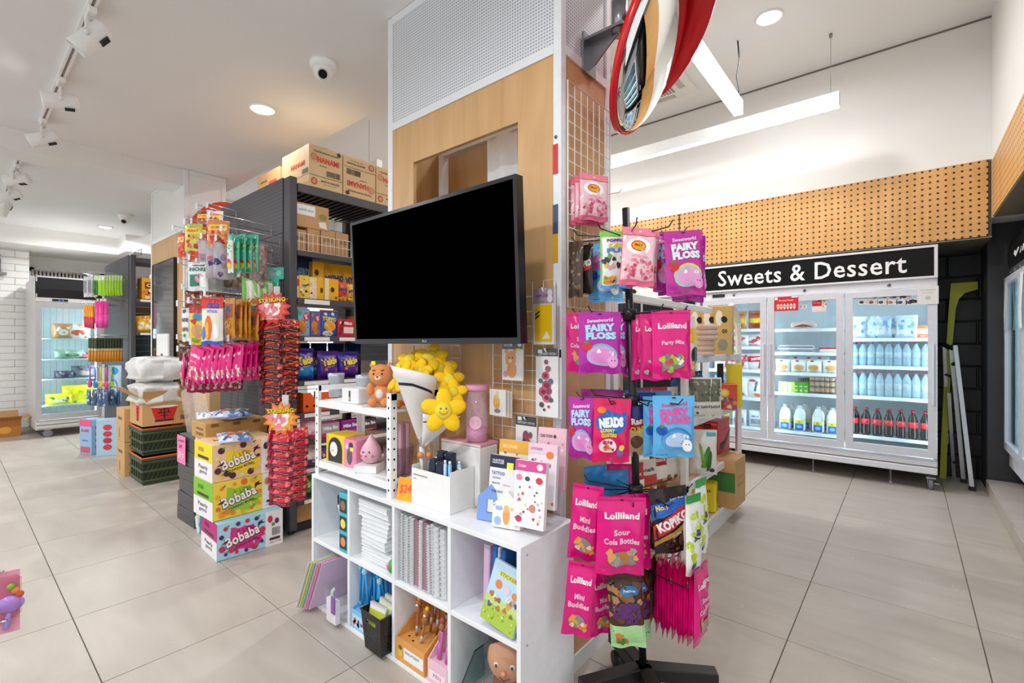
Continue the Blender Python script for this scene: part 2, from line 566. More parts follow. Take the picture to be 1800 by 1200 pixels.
# ================================================================== product builders
WHITE = '#f4f3f0'
def crimp_bag(W, H, T, col, ops, rough=0.28, seed=0, top=0.09, bottom=0.06, window=None, waist=0.0, back=None):
    """a sealed pouch that hangs from its top edge: origin top centre, front towards -Y, crimped ends"""
    rr = random.Random(seed)
    a1, a2, a3 = rr.uniform(0, 6), rr.uniform(0, 6), rr.uniform(0, 6)
    def prof(u, v):
        e = max(0.0, 1 - (2 * u - 1) ** 4)
        t = max(0.0, (v - bottom) / (1 - top - bottom))
        if v <= bottom or v >= 1 - top:
            b = 0.0
        else:
            b = (math.sin(math.pi * min(1, max(0, t)) ** 0.8)) ** 0.55
        w = (0.0028 * math.sin(13 * u + 9 * v + a1) * math.sin(7 * v + a2) + 0.0014 * math.sin(19 * v + 11 * u + a3)) * min(1.0, W / 0.12)
        return e ** 0.6 * b * T * 0.5 + (w if b > 0.05 else 0.0007 * math.sin(60 * u)) * min(1, 4 * e)
    def shape_x(u, v):
        s = 1.0 - waist * math.sin(math.pi * v) - 0.03 * math.sin(math.pi * min(1, v * 1.1)) + 0.008 * math.sin(23 * v + a2)
        return (u - 0.5) * W * s
    def bend(v):
        return 0.01 * H * math.sin(3 * (1 - v) + a1) * (1 - v)
    def front(u, v, l=0):
        return (shape_x(u, v), -prof(u, v) - 0.0007 - l * 0.0007 + bend(v), (v - 1) * H + 0.003 * math.sin(9 * u + a3) * (1 - v))
    def rear(u, v):
        return (shape_x(1 - u, v), prof(1 - u, v) * 0.9 + 0.0007 + bend(v), (v - 1) * H + 0.003 * math.sin(9 * (1 - u) + a3) * (1 - v))
    mb = MB()
    m = mat(col, rough, 0, 0.1, 14) if isinstance(col, str) else col
    NU, NV = 12, 16
    G = [[Vector(front(i / NU, j / NV)) for i in range(NU + 1)] for j in range(NV + 1)]
    def lifted(u, v, l):
        x = min(max(u, 0.0), 1.0) * NU; y = min(max(v, 0.0), 1.0) * NV
        i = min(int(x), NU - 1); j = min(int(y), NV - 1); a = x - i; b = y - j
        q = G[j][i] * (1 - a) * (1 - b) + G[j][i + 1] * a * (1 - b) + G[j + 1][i] * (1 - a) * b + G[j + 1][i + 1] * a * b
        return (q.x, q.y - 0.0009 - l * 0.00045, q.z)
    mb.surf(front, NU, NV, m)
    mb.surf(rear, NU, NV, mat(back, rough, 0, 0.1, 14) if back else m)
    print_on(mb, ops, lifted, rough, W, H, fine=True)
    return mb.mesh('pouch')
def card(W, H, T, col, ops, rough=0.4, hang=True, c=0.0):
    """flat pack: origin top centre when hanging, else bottom centre; front towards -Y"""
    z0, z1 = (-H, 0) if hang else (0, H)
    mb = MB()
    mb.box(-W / 2, -T / 2, z0, W / 2, T / 2, z1, mat(col, rough) if isinstance(col, str) else col, c)
    print_on(mb, ops, lambda u, v, l: ((u - .5) * W, -T / 2 - .0004 - l * .0003, z0 + v * H), rough, W, H)
    return mb.mesh('flat_pack')
def carton(W, D, H, col, front=(), side=(), top=(), left=(), rough=0.55, c=0.003, tape=None, flaps=True):
    """box standing on its base: W along x, D along y, origin bottom centre of the FRONT edge; front = -Y, side = +X, left = -X"""
    mb = MB()
    m = mat(col, rough, 0, 0.07, 8) if isinstance(col, str) else col
    mb.box(-W / 2, 0, 0, W / 2, D, H, m, c)
    e = .0008
    print_on(mb, front, lambda u, v, l: ((u - .5) * W, -e - l * .0003, v * H), rough, W, H)
    print_on(mb, side, lambda u, v, l: (W / 2 + e + l * .0003, u * D, v * H), rough, D, H)
    print_on(mb, left, lambda u, v, l: (-W / 2 - e - l * .0003, (1 - u) * D, v * H), rough, D, H)
    print_on(mb, top, lambda u, v, l: ((u - .5) * W, v * D, H + e + l * .0003), rough, W, D)
    if tape:
        print_on(mb, [('r', .46, 0, .54, 1, tape)], lambda u, v, l: ((u - .5) * W, v * D, H + e), rough, W, D)
    return mb.mesh('carton')
def bottle(h, r, body, cap, label=None, neck=0.3, n=12, lz=(.3, .55)):
    mb = MB()
    mb.lathe([(r * .85, 0), (r, .02), (r, h * .28), (r * .93, h * .33), (r, h * .4), (r, h * .66), (r * .75, h * .78), (r * neck, h * .9), (r * neck, h * .95)], (0, 0, 0), body, n)
    mb.lathe([(r * neck * 1.25, h * .945), (r * neck * 1.25, h)], (0, 0, 0), cap, 10)
    if label:
        mb.lathe([(r * 1.012, h * lz[0]), (r * 1.012, h * lz[1])], (0, 0, 0), label, n)
    return mb.mesh('bottle')
def put(name, me, loc, rz, label, cat, group=None, scale=None, rx=0.0, ry=0.0):
    o = obj(name, me, None, loc, (rx, ry, rz))
    if scale is not None:
        o.scale = scale if not isinstance(scale, (int, float)) else (scale,) * 3
    return tag(o, label, cat, group)

# ================================================================== SETTING
# ---- floor: each tile its own piece
TX, TY = 0.605, 0.610
X0T, Y0T = -0.372, 0.352
fm = MB()
fm.box(-10.4, -2.6, -0.08, 1.6, 6.0, -0.006, mat('#4a4640', 0.9))
floor = struct(fm.build('floor'))
tmat = tile_material()
tb = MB(); tb.box(-TX / 2 + .0016, -TY / 2 + .0016, -.012, TX / 2 - .0016, TY / 2 - .0016, 0, tmat, .0012)
tile_me = tb.mesh('tile')
for i in range(-17, 4):
    for j in range(-5, 10):
        x, y = X0T + (i + .5) * TX, Y0T + (j + .5) * TY
        d = -SA * x + CA * y; l = CA * x + SA * y
        if d < -0.3 or (d > 0 and abs(l) > 1.25 * d + .8) or x > 1.3 or y > 6.0:
            continue
        o = obj('tile', tile_me, floor, (x, y, 0))
        o.rotation_euler = (0, 0, R.choice((0, math.pi)))

white_paint = mat('#eeedea', 0.7, 0, 0.015, 3)
ceil_paint = mat('#efefee', 0.8, 0, 0.02, 2)
dark_paint = mat('#26272a', 0.6, 0, 0.25, 6, 0.15)
# ---- ceilings
b = MB(); b.box(-10.4, -2.6, LOWZ, 1.6, 1.87, 3.9, ceil_paint)
struct(b.build('ceiling'))
b = MB(); b.box(-10.4, 1.87, HIGHZ, 1.6, 6.0, 3.9, ceil_paint)
struct(b.build('ceiling'))
b = MB(); b.box(-9.1, 5.14, HIGHZ - .012, .5, 5.15, HIGHZ, mat('#77736f', .8)); struct(b.build('shadow_line'))  # dark strip painting the shadow line where back wall meets ceiling
# ---- beam across the low ceiling and the bulkhead along the far end
b = MB(); b.box(-5.34, -2.4, 2.635, -5.04, 1.38, LOWZ, white_paint)
struct(b.build('trim_1'))
b = MB(); b.box(-10.4, -2.6, 2.54, -9.1, 1.65, LOWZ, white_paint); b.box(-10.4, 1.65, 2.54, -8.64, 5.15, LOWZ, white_paint)
b.box(-10.4, 1.87, LOWZ, -9.1, 5.15, HIGHZ, white_paint)
struct(b.build('trim_2'))
# ---- far end wall, painted brick
b = MB(); b.box(-10.4, -2.6, 0, -9.72, 0.76, 2.54, mat('#d2d0cc', .9)); b.box(-10.4, .76, 0, -10.25, 5.15, .9, white_paint); b.box(-10.4, .76, 2.36, -10.25, 5.15, 2.54, white_paint); b.box(-10.4, 2.5, .9, -10.25, 5.15, 2.36, white_paint)
wall_left = struct(b.build('wall_left'))
bw, bh = 0.29, 0.097
br = MB(); br.box(-.02, -bw / 2 + .003, -bh / 2 + .003, .012, bw / 2 - .003, bh / 2 - .003, mat('#f0efec', 0.65, 0, 0.03, 20, 0.2), .004)
brick_me = br.mesh('brick')
hb = MB(); hb.box(-.02, -bw / 4 + .003, -bh / 2 + .003, .012, bw / 4 - .003, bh / 2 - .003, mat('#f0efec', 0.65, 0, 0.03, 20, 0.2), .004)
half_me = hb.mesh('brick')
for r_ in range(26):
    z = bh / 2 + r_ * bh
    y = .76 - bw / 2 - (bw / 2 if r_ % 2 else 0)
    if r_ % 2: obj('brick', half_me, wall_left, (-9.72, .76 - bw / 4, z))
    while y > -.2:
        obj('brick', brick_me, wall_left, (-9.72 + R.uniform(-.002, .002), y, z)); y -= bw
# high window over the tall fridge: frame, dark panes
wn = MB(); alu = mat('#b9bcc0', 0.35, 0.7)
for y in (.8, 1.62, 2.45):
    wn.box(-10.24, y, .9, -10.2, y + .05, 2.36, alu)
wn.box(-10.24, .8, 2.31, -10.2, 2.5, 2.36, alu); wn.box(-10.24, .8, .9, -10.2, 2.5, .95, alu)
w1 = struct(wn.build('window_1'))
for y in (.85, 1.67):
    p = MB(); p.box(-10.225, y, .95, -10.215, y + .77, 2.31, mat('#14161a', .08, 0, 0, 1, 0, .8)); p.build('pane', w1)
bl = MB()
for k in range(40):
    bl.box(-10.19, .82 + k * .042, 2.24, -10.17, .845 + k * .042, 2.33, mat('#b8b4aa', .7))
bl.build('blind_fringe', w1)
# ---- back wall: white above, punched ply band, dark niche below
b = MB(); b.box(-10.4, 5.15, 2.62, .5, 6.0, HIGHZ, white_paint)
b.box(-10.4, 5.85, 0, 1.6, 6.0, 2.62, dark_paint)
b.box(-10.4, 5.15, 2.024, .5, 5.85, 2.62, mat('#6f6a5a', .8))
wall_back = struct(b.build('wall_back'))
PEG = '#dca968'
pegm = dots(PEG, '#2c1d10', 0.0475, 0.0085, 'xz', .45, True)
x = .49
for k in range(4):
    p = MB(); p.box(-1.19, -.006, -.298, 1.19, .006, .298, pegm); p.build('pegboard_panel', wall_back, (x - 1.2, 5.142, 2.322)); x -= 2.396
blk = MB(); blk.box(-.195, -.02, -.095, .195, .012, .095, mat('#1e1f22', .5, 0, .2, 15, .25), .006)
blk_me = blk.mesh('block')
for r_ in range(10):
    for k in range(-1, 2):
        obj('block', blk_me, wall_back, (.28 + k * .4 + (.2 if r_ % 2 else 0), 5.848, .1 + r_ * .2))
tr = MB(); tr.box(-1.7, 5.136, 2.016, .5, 5.152, 2.03, mat('#8d8a84', .4, .6)); struct(tr.build('trim_3'))
# ---- right wall: white above, punched band, dark recess with the fridge, step
b = MB(); b.box(.5, 2.0, 2.6, 1.6, 5.15, HIGHZ, white_paint); b.box(.5, 5.15, 2.17, 1.6, 6.0, HIGHZ, white_paint)
b.box(.512, 2.0, 2.17, 1.6, 5.15, 2.6, mat('#7a7260', .8)); b.box(1.35, 2.0, 0, 1.6, 6.0, 2.17, dark_paint)
wall_right = struct(b.build('wall_right'))
pegr = dots(PEG, '#2c1d10', 0.0475, 0.0085, 'yz', .45, True)
y = 5.13
for k in range(2):
    p = MB(); p.box(-.006, -.79, -.215, .006, .79, .215, pegr); p.build('pegboard_panel', wall_right, (.506, y - .8, 2.385)); y -= 1.59
b = MB(); b.box(.5, 5.42, 0, 1.4, 5.85, 2.17, mat('#36373b', .6, 0, .25, 5, .15), .004); b.box(.496, 5.41, 0, 1.4, 5.42, .1, mat('#2a2a2c', .5))
struct(b.build('wall_pier'))
b = MB(); b.box(.5, 2.0, 0, 1.4, 5.42, .098, mat('#98938a', .5)); step = struct(b.build('floor_step'))
st_ = MB(); st_.box(0, -.3, 0, .84, .3, .012, tmat, .001); st_me = st_.mesh('tile')
sf_ = MB(); sf_.box(-.008, -.3, 0, 0, .3, .1, tmat, .001); sf_me = sf_.mesh('tile')
for k in range(5):
    obj('tile', st_me, step, (.5, 5.1 - k * .605, .092)); obj('tile', sf_me, step, (.5, 5.1 - k * .605, .002))
# ---- the gap-free upper end of the room on the open side is left as the shop front

# ================================================================== CEILING FITTINGS
trimw = mat('#f6f5f2', .4)
def downlight(x, y, z, label, r=.085):
    t = thing('downlight', label, 'ceiling light', (x, y, z), group='recessed downlights')
    a = MB(); a.lathe([(r, 0), (r, -.008), (r * .88, -.012), (r * .84, -.004)], (0, 0, 0), trimw, 24); a.build('trim_ring', t)
    a = MB(); a.lathe([(0.0001, -.005), (r * .84, -.005)], (0, 0, 0), glow('#fff8ee', 14), 24); a.build('diffuser', t)
downlight(-3.325, 1.36, LOWZ, 'round recessed downlight in the low ceiling in front of the boxed shelf')
downlight(-8.32, 1.37, LOWZ, 'round recessed downlight at the far left end by the dome camera')
downlight(-.815, 4.07, HIGHZ, 'round recessed downlight in the high ceiling above the long hanging lamps', .1)
def linear(name, p0, p1, zb, label):
    t = thing(name, label, 'pendant lamp', (p0[0], p0[1], zb), group='linear pendant lamps')
    L = Vector((p1[0] - p0[0], p1[1] - p0[1], 0)); n = L.length; a = math.atan2(L.y, L.x)
    t.rotation_euler = (0, 0, a)
    m = MB(); m.box(0, -.035, .004, n, .035, .115, mat('#e9e9e7', .45), .002); m.build('housing', t)
    m = MB(); m.box(.003, -.032, .0015, n - .003, .032, .0045, glow('#fffcf8', 26)); m.build('diffuser', t)
    return t, n
t, n = linear('linear_lamp', (-.415, 4.61), (-3.6, 4.61), 3.11, 'long white linear lamp hanging parallel to the punched wood band')
for x in (.06, n - .2):
    m = MB(); m.tube([(x, 0, .115), (x, 0, HIGHZ - 3.11)], .0018, mat('#8a8a8a', .3, .8), 5); m.lathe([(.012, HIGHZ - 3.11 - .03), (.012, HIGHZ - 3.11)], (x, 0, 0), mat('#9a9a9a', .3, .8), 10); m.build('suspension_cable', t)
t, n = linear('linear_lamp', (-1.08, 4.25), (-1.08, 2.3), 3.11, 'white linear lamp hanging beside the round mirror with a dark power cord')
m = MB(); m.tube([(.03, 0, .115), (.03, .012, .2), (.02, -.01, .32), (.03, .014, .45), (.03, 0, HIGHZ - 3.11)], .006, mat('#2a2a2a', .5), 6); m.build('power_cord', t)
m = MB(); m.tube([(n - .2, 0, .115), (n - .2, 0, HIGHZ - 3.11)], .0018, mat('#8a8a8a', .3, .8), 5); m.build('suspension_cable', t)
t, n = linear('linear_lamp', (-4.45, 3.05), (-6.6, 3.05), 3.11, 'white linear lamp far back, glimpsed left of the kiosk top')
m = MB(); m.tube([(.2, 0, .115), (.2, 0, HIGHZ - 3.11)], .0018, mat('#8a8a8a', .3, .8), 5); m.build('suspension_cable', t)

def track(x0, x1, y, label):
    t = thing('lighting_track', label, 'lighting track', (x0, y, LOWZ), group='ceiling lighting tracks')
    m = MB()
    m.box(0, -.018, -.02, x1 - x0, -.006, 0, trimw); m.box(0, .006, -.02, x1 - x0, .018, 0, trimw); m.build('rail', t)
    m = MB(); m.box(.004, -.006, -.016, x1 - x0 - .004, .006, -.001, mat('#8f8580', .6)); m.build('slot', t)
track(-4.72, -2.2, .43, 'white ceiling lighting track carrying three spotlights nearest the camera')
track(-7.9, -5.72, .39, 'white ceiling lighting track beyond the beam')
def spot(x, y, yaw, pitch, label, lit=False):
    """spotlight: adapter, arm, drum with vents; barrel pointing along +Y before turning"""
    t = thing('track_spotlight', label, 'spotlight', (x, y, LOWZ - .02), group='track spotlights')
    m = MB(); m.box(-.05, -.017, -.03, .05, .017, 0, trimw, .004); m.box(-.012, -.012, -.05, .012, .012, -.03, mat('#d8d6d2', .4)); m.build('adapter', t)
    T = Matrix.Translation((0, 0, -.13)) @ Matrix.Rotation(yaw, 4, 'Z') @ Matrix.Rotation(pitch, 4, 'X')
    m = MB(Matrix.Rotation(yaw, 4, 'Z'))
    m.tube([(-.054, 0, -.13), (-.054, 0, -.075), (-.03, 0, -.055), (.03, 0, -.055), (.054, 0, -.075), (.054, 0, -.13)], .006, trimw, 6); m.build('yoke', t)
    m = MB(T)
    m.lathe([(.001, -.085), (.036, -.085), (.042, -.075), (.046, .07), (.046, .082), (.041, .082), (.038, .06), (.0, .055)], (0, 0, 0), trimw, 20, 'y'); d = m.build('drum', t)
    for k in range(4):
        m = MB(T); m.box(-.02 + k * .011, -.055, -.0465, -.0155 + k * .011, -.01, -.0405, mat('#2b2b2b', .6)); m.build('vent_slot', t)
    for s in (-1, 1): m = MB(T); m.cyl((s * .044, 0, 0), (s * .062, 0, 0), .012, trimw, 10); m.build('pivot_knob', t)
    if lit:
        m = MB(T); m.lathe([(.0001, .07), (.039, .07)], (0, 0, 0), glow('#fffaf0', 16), 18, 'y'); m.build('lens', t)
        l = bpy.data.lights.new('spot_lamp', 'SPOT'); l.energy = 12; l.spot_size = rad(70); l.shadow_soft_size = .04
        lo = bpy.data.objects.new('spot_lamp', l); COL.objects.link(lo); lo.parent = t
        lo.matrix_local = T @ Matrix.Translation((0, .09, 0)) @ Matrix.Rotation(rad(90), 4, 'X')
spot(-2.93, .43, rad(155), rad(-50), 'white track spotlight at the top edge, seen from behind with vent slots')
spot(-3.83, .43, rad(172), rad(-10), 'lit white track spotlight, middle of the nearest three', True)
spot(-4.62, .43, rad(165), rad(-25), 'white track spotlight nearest the ceiling beam')
spot(-5.95, .39, rad(150), rad(-12), 'white track spotlight just beyond the ceiling beam')
spot(-6.65, .39, rad(165), rad(-25), 'second white track spotlight beyond the ceiling beam')
spot(-7.35, .39, rad(180), rad(-70), 'white track spotlight at the left picture edge beyond the beam')
def dome_cam(x, y, s, yaw, label):
    t = thing('dome_camera', label, 'security camera', (x, y, LOWZ), (0, 0, yaw), group='white dome security cameras')
    m = MB(); m.lathe([(.062 * s, 0), (.064 * s, -.012 * s), (.058 * s, -.03 * s), (.05 * s, -.034 * s)], (0, 0, 0), trimw, 24); m.build('base', t)
    m = MB(); m.ball((0, 0, -.045 * s), .046 * s, .046 * s, .046 * s, trimw, 18, 12); m.build('ball_housing', t)
    T = Matrix.Translation((0, 0, -.05 * s)) @ Matrix.Rotation(rad(35), 4, 'X')
    m = MB(T); m.lathe([(.026 * s, -.03 * s), (.026 * s, -.05 * s), (.022 * s, -.05 * s), (.02 * s, -.045 * s), (.0001, -.045 * s)], (0, 0, 0), mat('#d9d8d5', .4), 18, 'y'); m.build('lens_hood', t)
    m = MB(T); m.lathe([(.0001, -.0465 * s), (.02 * s, -.0465 * s)], (0, 0, 0), mat('#202226', .15), 18, 'y'); m.build('lens', t)
dome_cam(-2.517, 1.355, 1.15, rad(60), 'white dome security camera on the low ceiling above the big boxes')
dome_cam(-7.35, 1.40, 1.2, rad(60), 'small far white dome security camera left of the ply column')
# air conditioner cassette behind the mirror
t = thing('air_conditioner', 'white ceiling cassette air conditioner with a square grille behind the mirror', 'air conditioner', (-2.0, 4.35, HIGHZ))
m = MB(); m.box(-.42, -.42, -.035, .42, .42, 0, mat('#ecebe7', .5), .006); m.build('panel', t)
m = MB(); m.box(-.25, -.25, -.042, .25, .25, -.034, dots('#d8d3c4', '#55503f', .03, .0105, 'xy', .6)); m.build('grille', t)
for k in range(4):
    T = Matrix.Rotation(k * math.pi / 2, 4, 'Z'); m = MB(T); m.box(-.22, .30, -.04, .22, .36, -.034, mat('#bdbab2', .5)); m.build('louvre', t)
# ================================================================== PLY KIOSK WITH TV
def ring(mb, x0, x1, z0, z1, hx0, hx1, hz0, hz1, y0, y1, m):
    o = [(x0, z0), (x1, z0), (x1, z1), (x0, z1)]; h = [(hx0, hz0), (hx1, hz0), (hx1, hz1), (hx0, hz1)]
    vs = [(a, y0, b) for a, b in o] + [(a, y0, b) for a, b in h] + [(a, y1, b) for a, b in o] + [(a, y1, b) for a, b in h]
    fs = []
    for i in range(4):
        j = (i + 1) % 4
        fs += [(i, j, 4 + j, 4 + i), (8 + j, 8 + i, 12 + i, 12 + j), (j, i, 8 + i, 8 + j), (4 + i, 4 + j, 12 + j, 12 + i)]
    mb.add(vs, fs, m)
ply = wood('#d5ab78', .42)
post_white = mat('#eceef0', .35)
perf = dots('#e4e6ea', '#9da1a8', .0125, .0036, 'xz', .45)
perf_y = dots('#e4e6ea', '#9da1a8', .0125, .0036, 'yz', .45)
def kiosk(name, label, X0, X1, Y0, Y1, hole=None, zt=2.23, perf=perf, perf_y=perf_y):
    t = thing(name, label, 'display column', (X0, Y0, 0))
    W, D, top = X1 - X0, Y1 - Y0, LOWZ - .002
    pw = .034
    for (a, b) in ((0, 0), (W - pw, 0), (0, D - pw), (W - pw, D - pw)):
        m = MB(); m.box(a, b, 0, a + pw, b + pw, top, post_white, .002); m.build('corner_post', t)
    for z in (zt, top - .035):
        for (a, b, c, d) in ((pw, 0, W - pw, .03), (pw, D - .03, W - pw, D), (0, pw, .03, D - pw), (W - .03, pw, W, D - pw)):
            m = MB(); m.box(a, b, z, c, d, z + .035, post_white); m.build('frame_rail', t)
    m = MB(); ins = .006
    if hole:
        ring(m, pw, W - pw, .06, zt, hole[0] - X0, hole[1] - X0, hole[2], hole[3], ins, ins + .018, ply)
    else:
        m.box(pw, ins, .06, W - pw, ins + .018, zt, ply)
    m.build('front_panel', t)
    m = MB(); m.box(W - ins - .018, pw, .06, W - ins, D - pw, zt, ply); m.build('side_panel', t)
    m = MB(); m.box(ins, pw, .06, ins + .018, D - pw, zt, ply); m.build('side_panel', t)
    m = MB(); m.box(pw, D - ins - .018, .06, W - pw, D - ins, zt, ply); m.build('back_panel', t)
    for (a, b, c, d) in ((pw, 0, W - pw, .02), (W - .02, pw, W, D - pw), (0, pw, .02, D - pw)):
        m = MB(); m.box(a, b, 0, c, d, .06, post_white); m.build('plinth', t)
    m = MB(); m.box(pw, .008, zt + .035, W - pw, .014, top - .035, perf); m.build('perforated_panel', t)
    m = MB(); m.box(W - .014, pw, zt + .035, W - .008, D - pw, top - .035, perf_y); m.build('perforated_panel', t)
    m = MB(); m.box(.008, pw, zt + .035, .014, D - pw, top - .035, perf_y); m.build('perforated_panel', t)
    return t
KX0, KX1, KY0, KY1 = -1.945, -.93, 1.38, 1.74
k1 = kiosk('display_column', 'birch ply column with white perforated top, carrying the large television', KX0, KX1, KY0, KY1, (-1.755, -1.13, 1.45, 2.04))
# inside of the cut-out: white frame, hanging white cloth
m = MB(); m.box(.145, .2, 1.3, .178, .235, 2.165, post_white); m.box(.178, .2, 2.13, .8, .235, 2.165, post_white); m.build('inner_frame', k1)
m = MB(); m.surf(lambda u, v: (.475 + .175 * u + .012 * (1 - v), .2 + .01 * math.sin(9 * u), 1.35 + .8 * v), 6, 4, mat('#eef0f2', .5)); m.build('white_sheet', k1)
for z0, z1, c in ((1.80, 1.905, '#d42427'), (1.588, 1.692, '#46506a'), (1.487, 1.588, '#d9a52e')):
    m = MB(); m.box(KX1 - KX0 - .034, -.002, z0, KX1 - KX0 - .012, .001, z1, mat(c, .4)); o = m.build('colour_swatch', k1)
m = MB(); m.lathe([(.006, 0), (.006, -.004), (.001, -.006)], (KX1 - KX0 - .02, 0, 1.93), mat('#8d9096', .3, .8), 10, 'y'); m.build('screw', k1)
# magenta board on the kiosk's far side
m = MB(); m.prism([(1.42, .75), (1.8, .75), (1.8, 1.16), (1.72, 1.21), (1.42, 1.21)], 'yz', -1.985, -1.975, mat('#d94aae', .35)); m.prism([(1.5, .9), (1.62, .85), (1.66, 1.19), (1.53, 1.2)], 'yz', -1.974, -1.969, mat('#a8287f', .35))
tag(m.build('acrylic_sign'), 'magenta plastic panel on the side of the ply column beside the blue and purple crisps', 'sign')
# television
TVX0, TVX1, TVZ0, TVZ1 = -1.868, -.93, 1.2, 1.728
t = thing('television', 'large black flat television with switched-off screen on the ply column', 'television', ((TVX0 + TVX1) / 2, 1.155, 1.2), (rad(2.7), 0, 0))
w2 = (TVX1 - TVX0) / 2; hh = TVZ1 - TVZ0
blk_gloss = mat('#141318', .22); blk_plastic = mat('#17161a', .45)
m = MB(); ring(m, -w2, w2, 0, hh, -w2 + .013, w2 - .013, .02, hh - .013, 0, .035, blk_gloss); m.build('bezel', t)
m = MB(); m.box(-w2 + .008, .008, .012, w2 - .008, .011, hh - .008, mat('#010101', .5, 0, 0, 1, 0, .0)); m.build('screen', t)
m = MB(); m.box(-w2 + .01, .03, .01, w2 - .01, .055, hh - .01, blk_plastic, .01); m.box(-.3, .055, .08, .3, .085, .38, blk_plastic, .01); m.build('rear_cover', t)
m = MB(); print_on(m, [('e', .2, .5, .12, .38, '#a9abae'), ('t', 'LG', .66, .5, .5, .7, '#a9abae')], lambda u, v, l: (-.011 + u * .03, -.0006 - l * .0002, .004 + v * .012), .3, .03, .012); m.build('maker_mark', t)
m = MB(); m.box(-.05, .07, .08, .05, .10, .36, mat('#222', .5)); m.box(-.03, .1, .15, .03, .235, .28, mat('#222', .5)); m.box(-.12, .2, .1, .12, .236, .2, mat('#222', .5)); m.build('wall_bracket', t)
# wire grids
wire_w = mat('#eceae8', .35)
def wire_grid(name, label, plane, c, a0, a1, z0, z1, pitch, tilt=0, r=.0018):
    P = (lambda a, z, d=0: (c + d, a, z)) if plane == 'x' else (lambda a, z, d=0: (a, c + d, z))
    t = thing(name, label, 'wire grid', P(a0, z0))
    o = Vector(P(a0, z0))
    m = MB(); m.tube([Vector(P(a0, z0)) - o, Vector(P(a1, z0)) - o, Vector(P(a1, z1)) - o, Vector(P(a0, z1)) - o], .0032, wire_w, 6, True); m.build('outer_frame', t)
    m = MB()
    n = max(1, round((a1 - a0) / pitch))
    for k in range(1, n): a = a0 + (a1 - a0) * k / n; m.tube([Vector(P(a, z0)) - o, Vector(P(a, z1)) - o], r, wire_w, 4)
    n = max(1, round((z1 - z0) / pitch))
    for k in range(1, n): z = z0 + (z1 - z0) * k / n; m.tube([Vector(P(a0, z)) - o, Vector(P(a1, z)) - o], r, wire_w, 4)
    w = m.build('wire_mesh', t); w['kind'] = 'stuff'
    return t
wire_grid('wire_grid', 'white wire grid on the side of the ply column under the mirror', 'x', -.918, 1.405, 1.715, 1.33, 2.13, .046)
g2 = wire_grid('wire_grid', 'white wire grid on the ply front right of the television, hung with sticker packs', 'y', 1.362, -1.235, -.945, .78, 1.425, .052)
wire_grid('wire_grid', 'small white wire grid tilted behind the yellow flower bouquet', 'y', 1.345, -1.70, -1.40, .98, 1.195, .05)
# round traffic mirror
fwd, rgt_ = Vector((-SA, CA, 0)), Vector((CA, SA, 0))
vh = (fwd + rgt_ * .289).normalized(); ph = (rgt_ - fwd * .289).normalized()
n = (ph * math.cos(rad(8)) - vh * math.sin(rad(8))) * math.cos(rad(25)) - Vector((0, 0, math.sin(rad(25))))
n.normalize()
up = Vector((0, 0, 1)); up = (up - n * up.dot(n)).normalized(); sx_ = up.cross(n)
Rm = .275
Tm = Matrix((sx_, up, n)).transposed().to_4x4()
ctr = at(1146, 92, 1.66)
t = thing('convex_mirror', 'round convex mirror with red rim and red hood on a steel bracket', 'mirror', ctr)
red = mat('#d5131c', .25)
m = MB(Tm); m.lathe([(Rm - .006, -.022), (Rm, -.022), (Rm, -.003), (Rm - .004, 0), (Rm - .012, -.002), (Rm - .012, -.012), (Rm - .006, -.022)], (0, 0, 0), red, 48); m.build('rim', t)
m = MB(Tm)
prof = [(Rm - .012, 0)] + [((Rm - .012) * math.cos(a), .06 * math.sin(a)) for a in [k * math.pi / 24 for k in range(1, 12)]] + [(.001, .06)]
m.lathe(prof, (0, 0, -.006), mat('#e9e9e6', .025, 1.0, 0), 48); m.build('mirror_face', t)
m = MB(Tm); m.lathe([(.001, -.014), (Rm - .01, -.02)], (0, 0, 0), mat('#d8d8d6', .5), 40); m.build('back_dish', t)
m = MB(Tm)
vs = []; N = 28
for k in range(N + 1):
    a = rad(-4) + rad(110) * k / N
    d = .105 * min(1, math.sin(math.pi * min(1, k / N * 1.25 + .0) / 2 + .0) ** .7) + .002
    for rr_, zz in ((Rm + .004, -.03), (Rm + .008, d)):
        vs.append((rr_ * math.cos(a), rr_ * math.sin(a), zz))
m.add(vs, [(2 * k, 2 * k + 2, 2 * k + 3, 2 * k + 1) for k in range(N)], red, True); hd = m.build('hood', t)
sm_ = hd.modifiers.new('thick', 'SOLIDIFY'); sm_.thickness = .004
steel = mat('#9b9da0', .28, .9)
bp = on_x(1030, 95, -.93) - Vector(ctr)
m = MB(); m.box(bp.x, bp.y - .03, bp.z - .075, bp.x + .008, bp.y + .06, bp.z + .07, steel); m.build('mounting_plate', t)
m = MB(); q = [(bp.x + .008, bp.y - .01, bp.z + .045), (bp.x + .2, bp.y + .01, bp.z + .045)]
m.box(bp.x + .008, bp.y - .02, bp.z + .04, bp.x + .16, bp.y + .05, bp.z + .05, steel); m.prism([(bp.x + .008, bp.z + .04), (bp.x + .008, bp.z - .06), (bp.x + .03, bp.z - .05), (bp.x + .14, bp.z + .04)], 'xz', bp.y + .01, bp.y + .016, steel); m.build('arm', t)
m = MB(); m.cyl((bp.x + .13, bp.y + .02, bp.z + .03), (bp.x + .13, bp.y + .02, bp.z + .15), .03, steel, 18); m.build('pipe_stub', t)
m = MB(); m.tube([(bp.x + .13, bp.y + .02, bp.z + .1), Vector((0, 0, 0)) - n * .04], .012, steel, 8); m.build('clamp_rod', t)

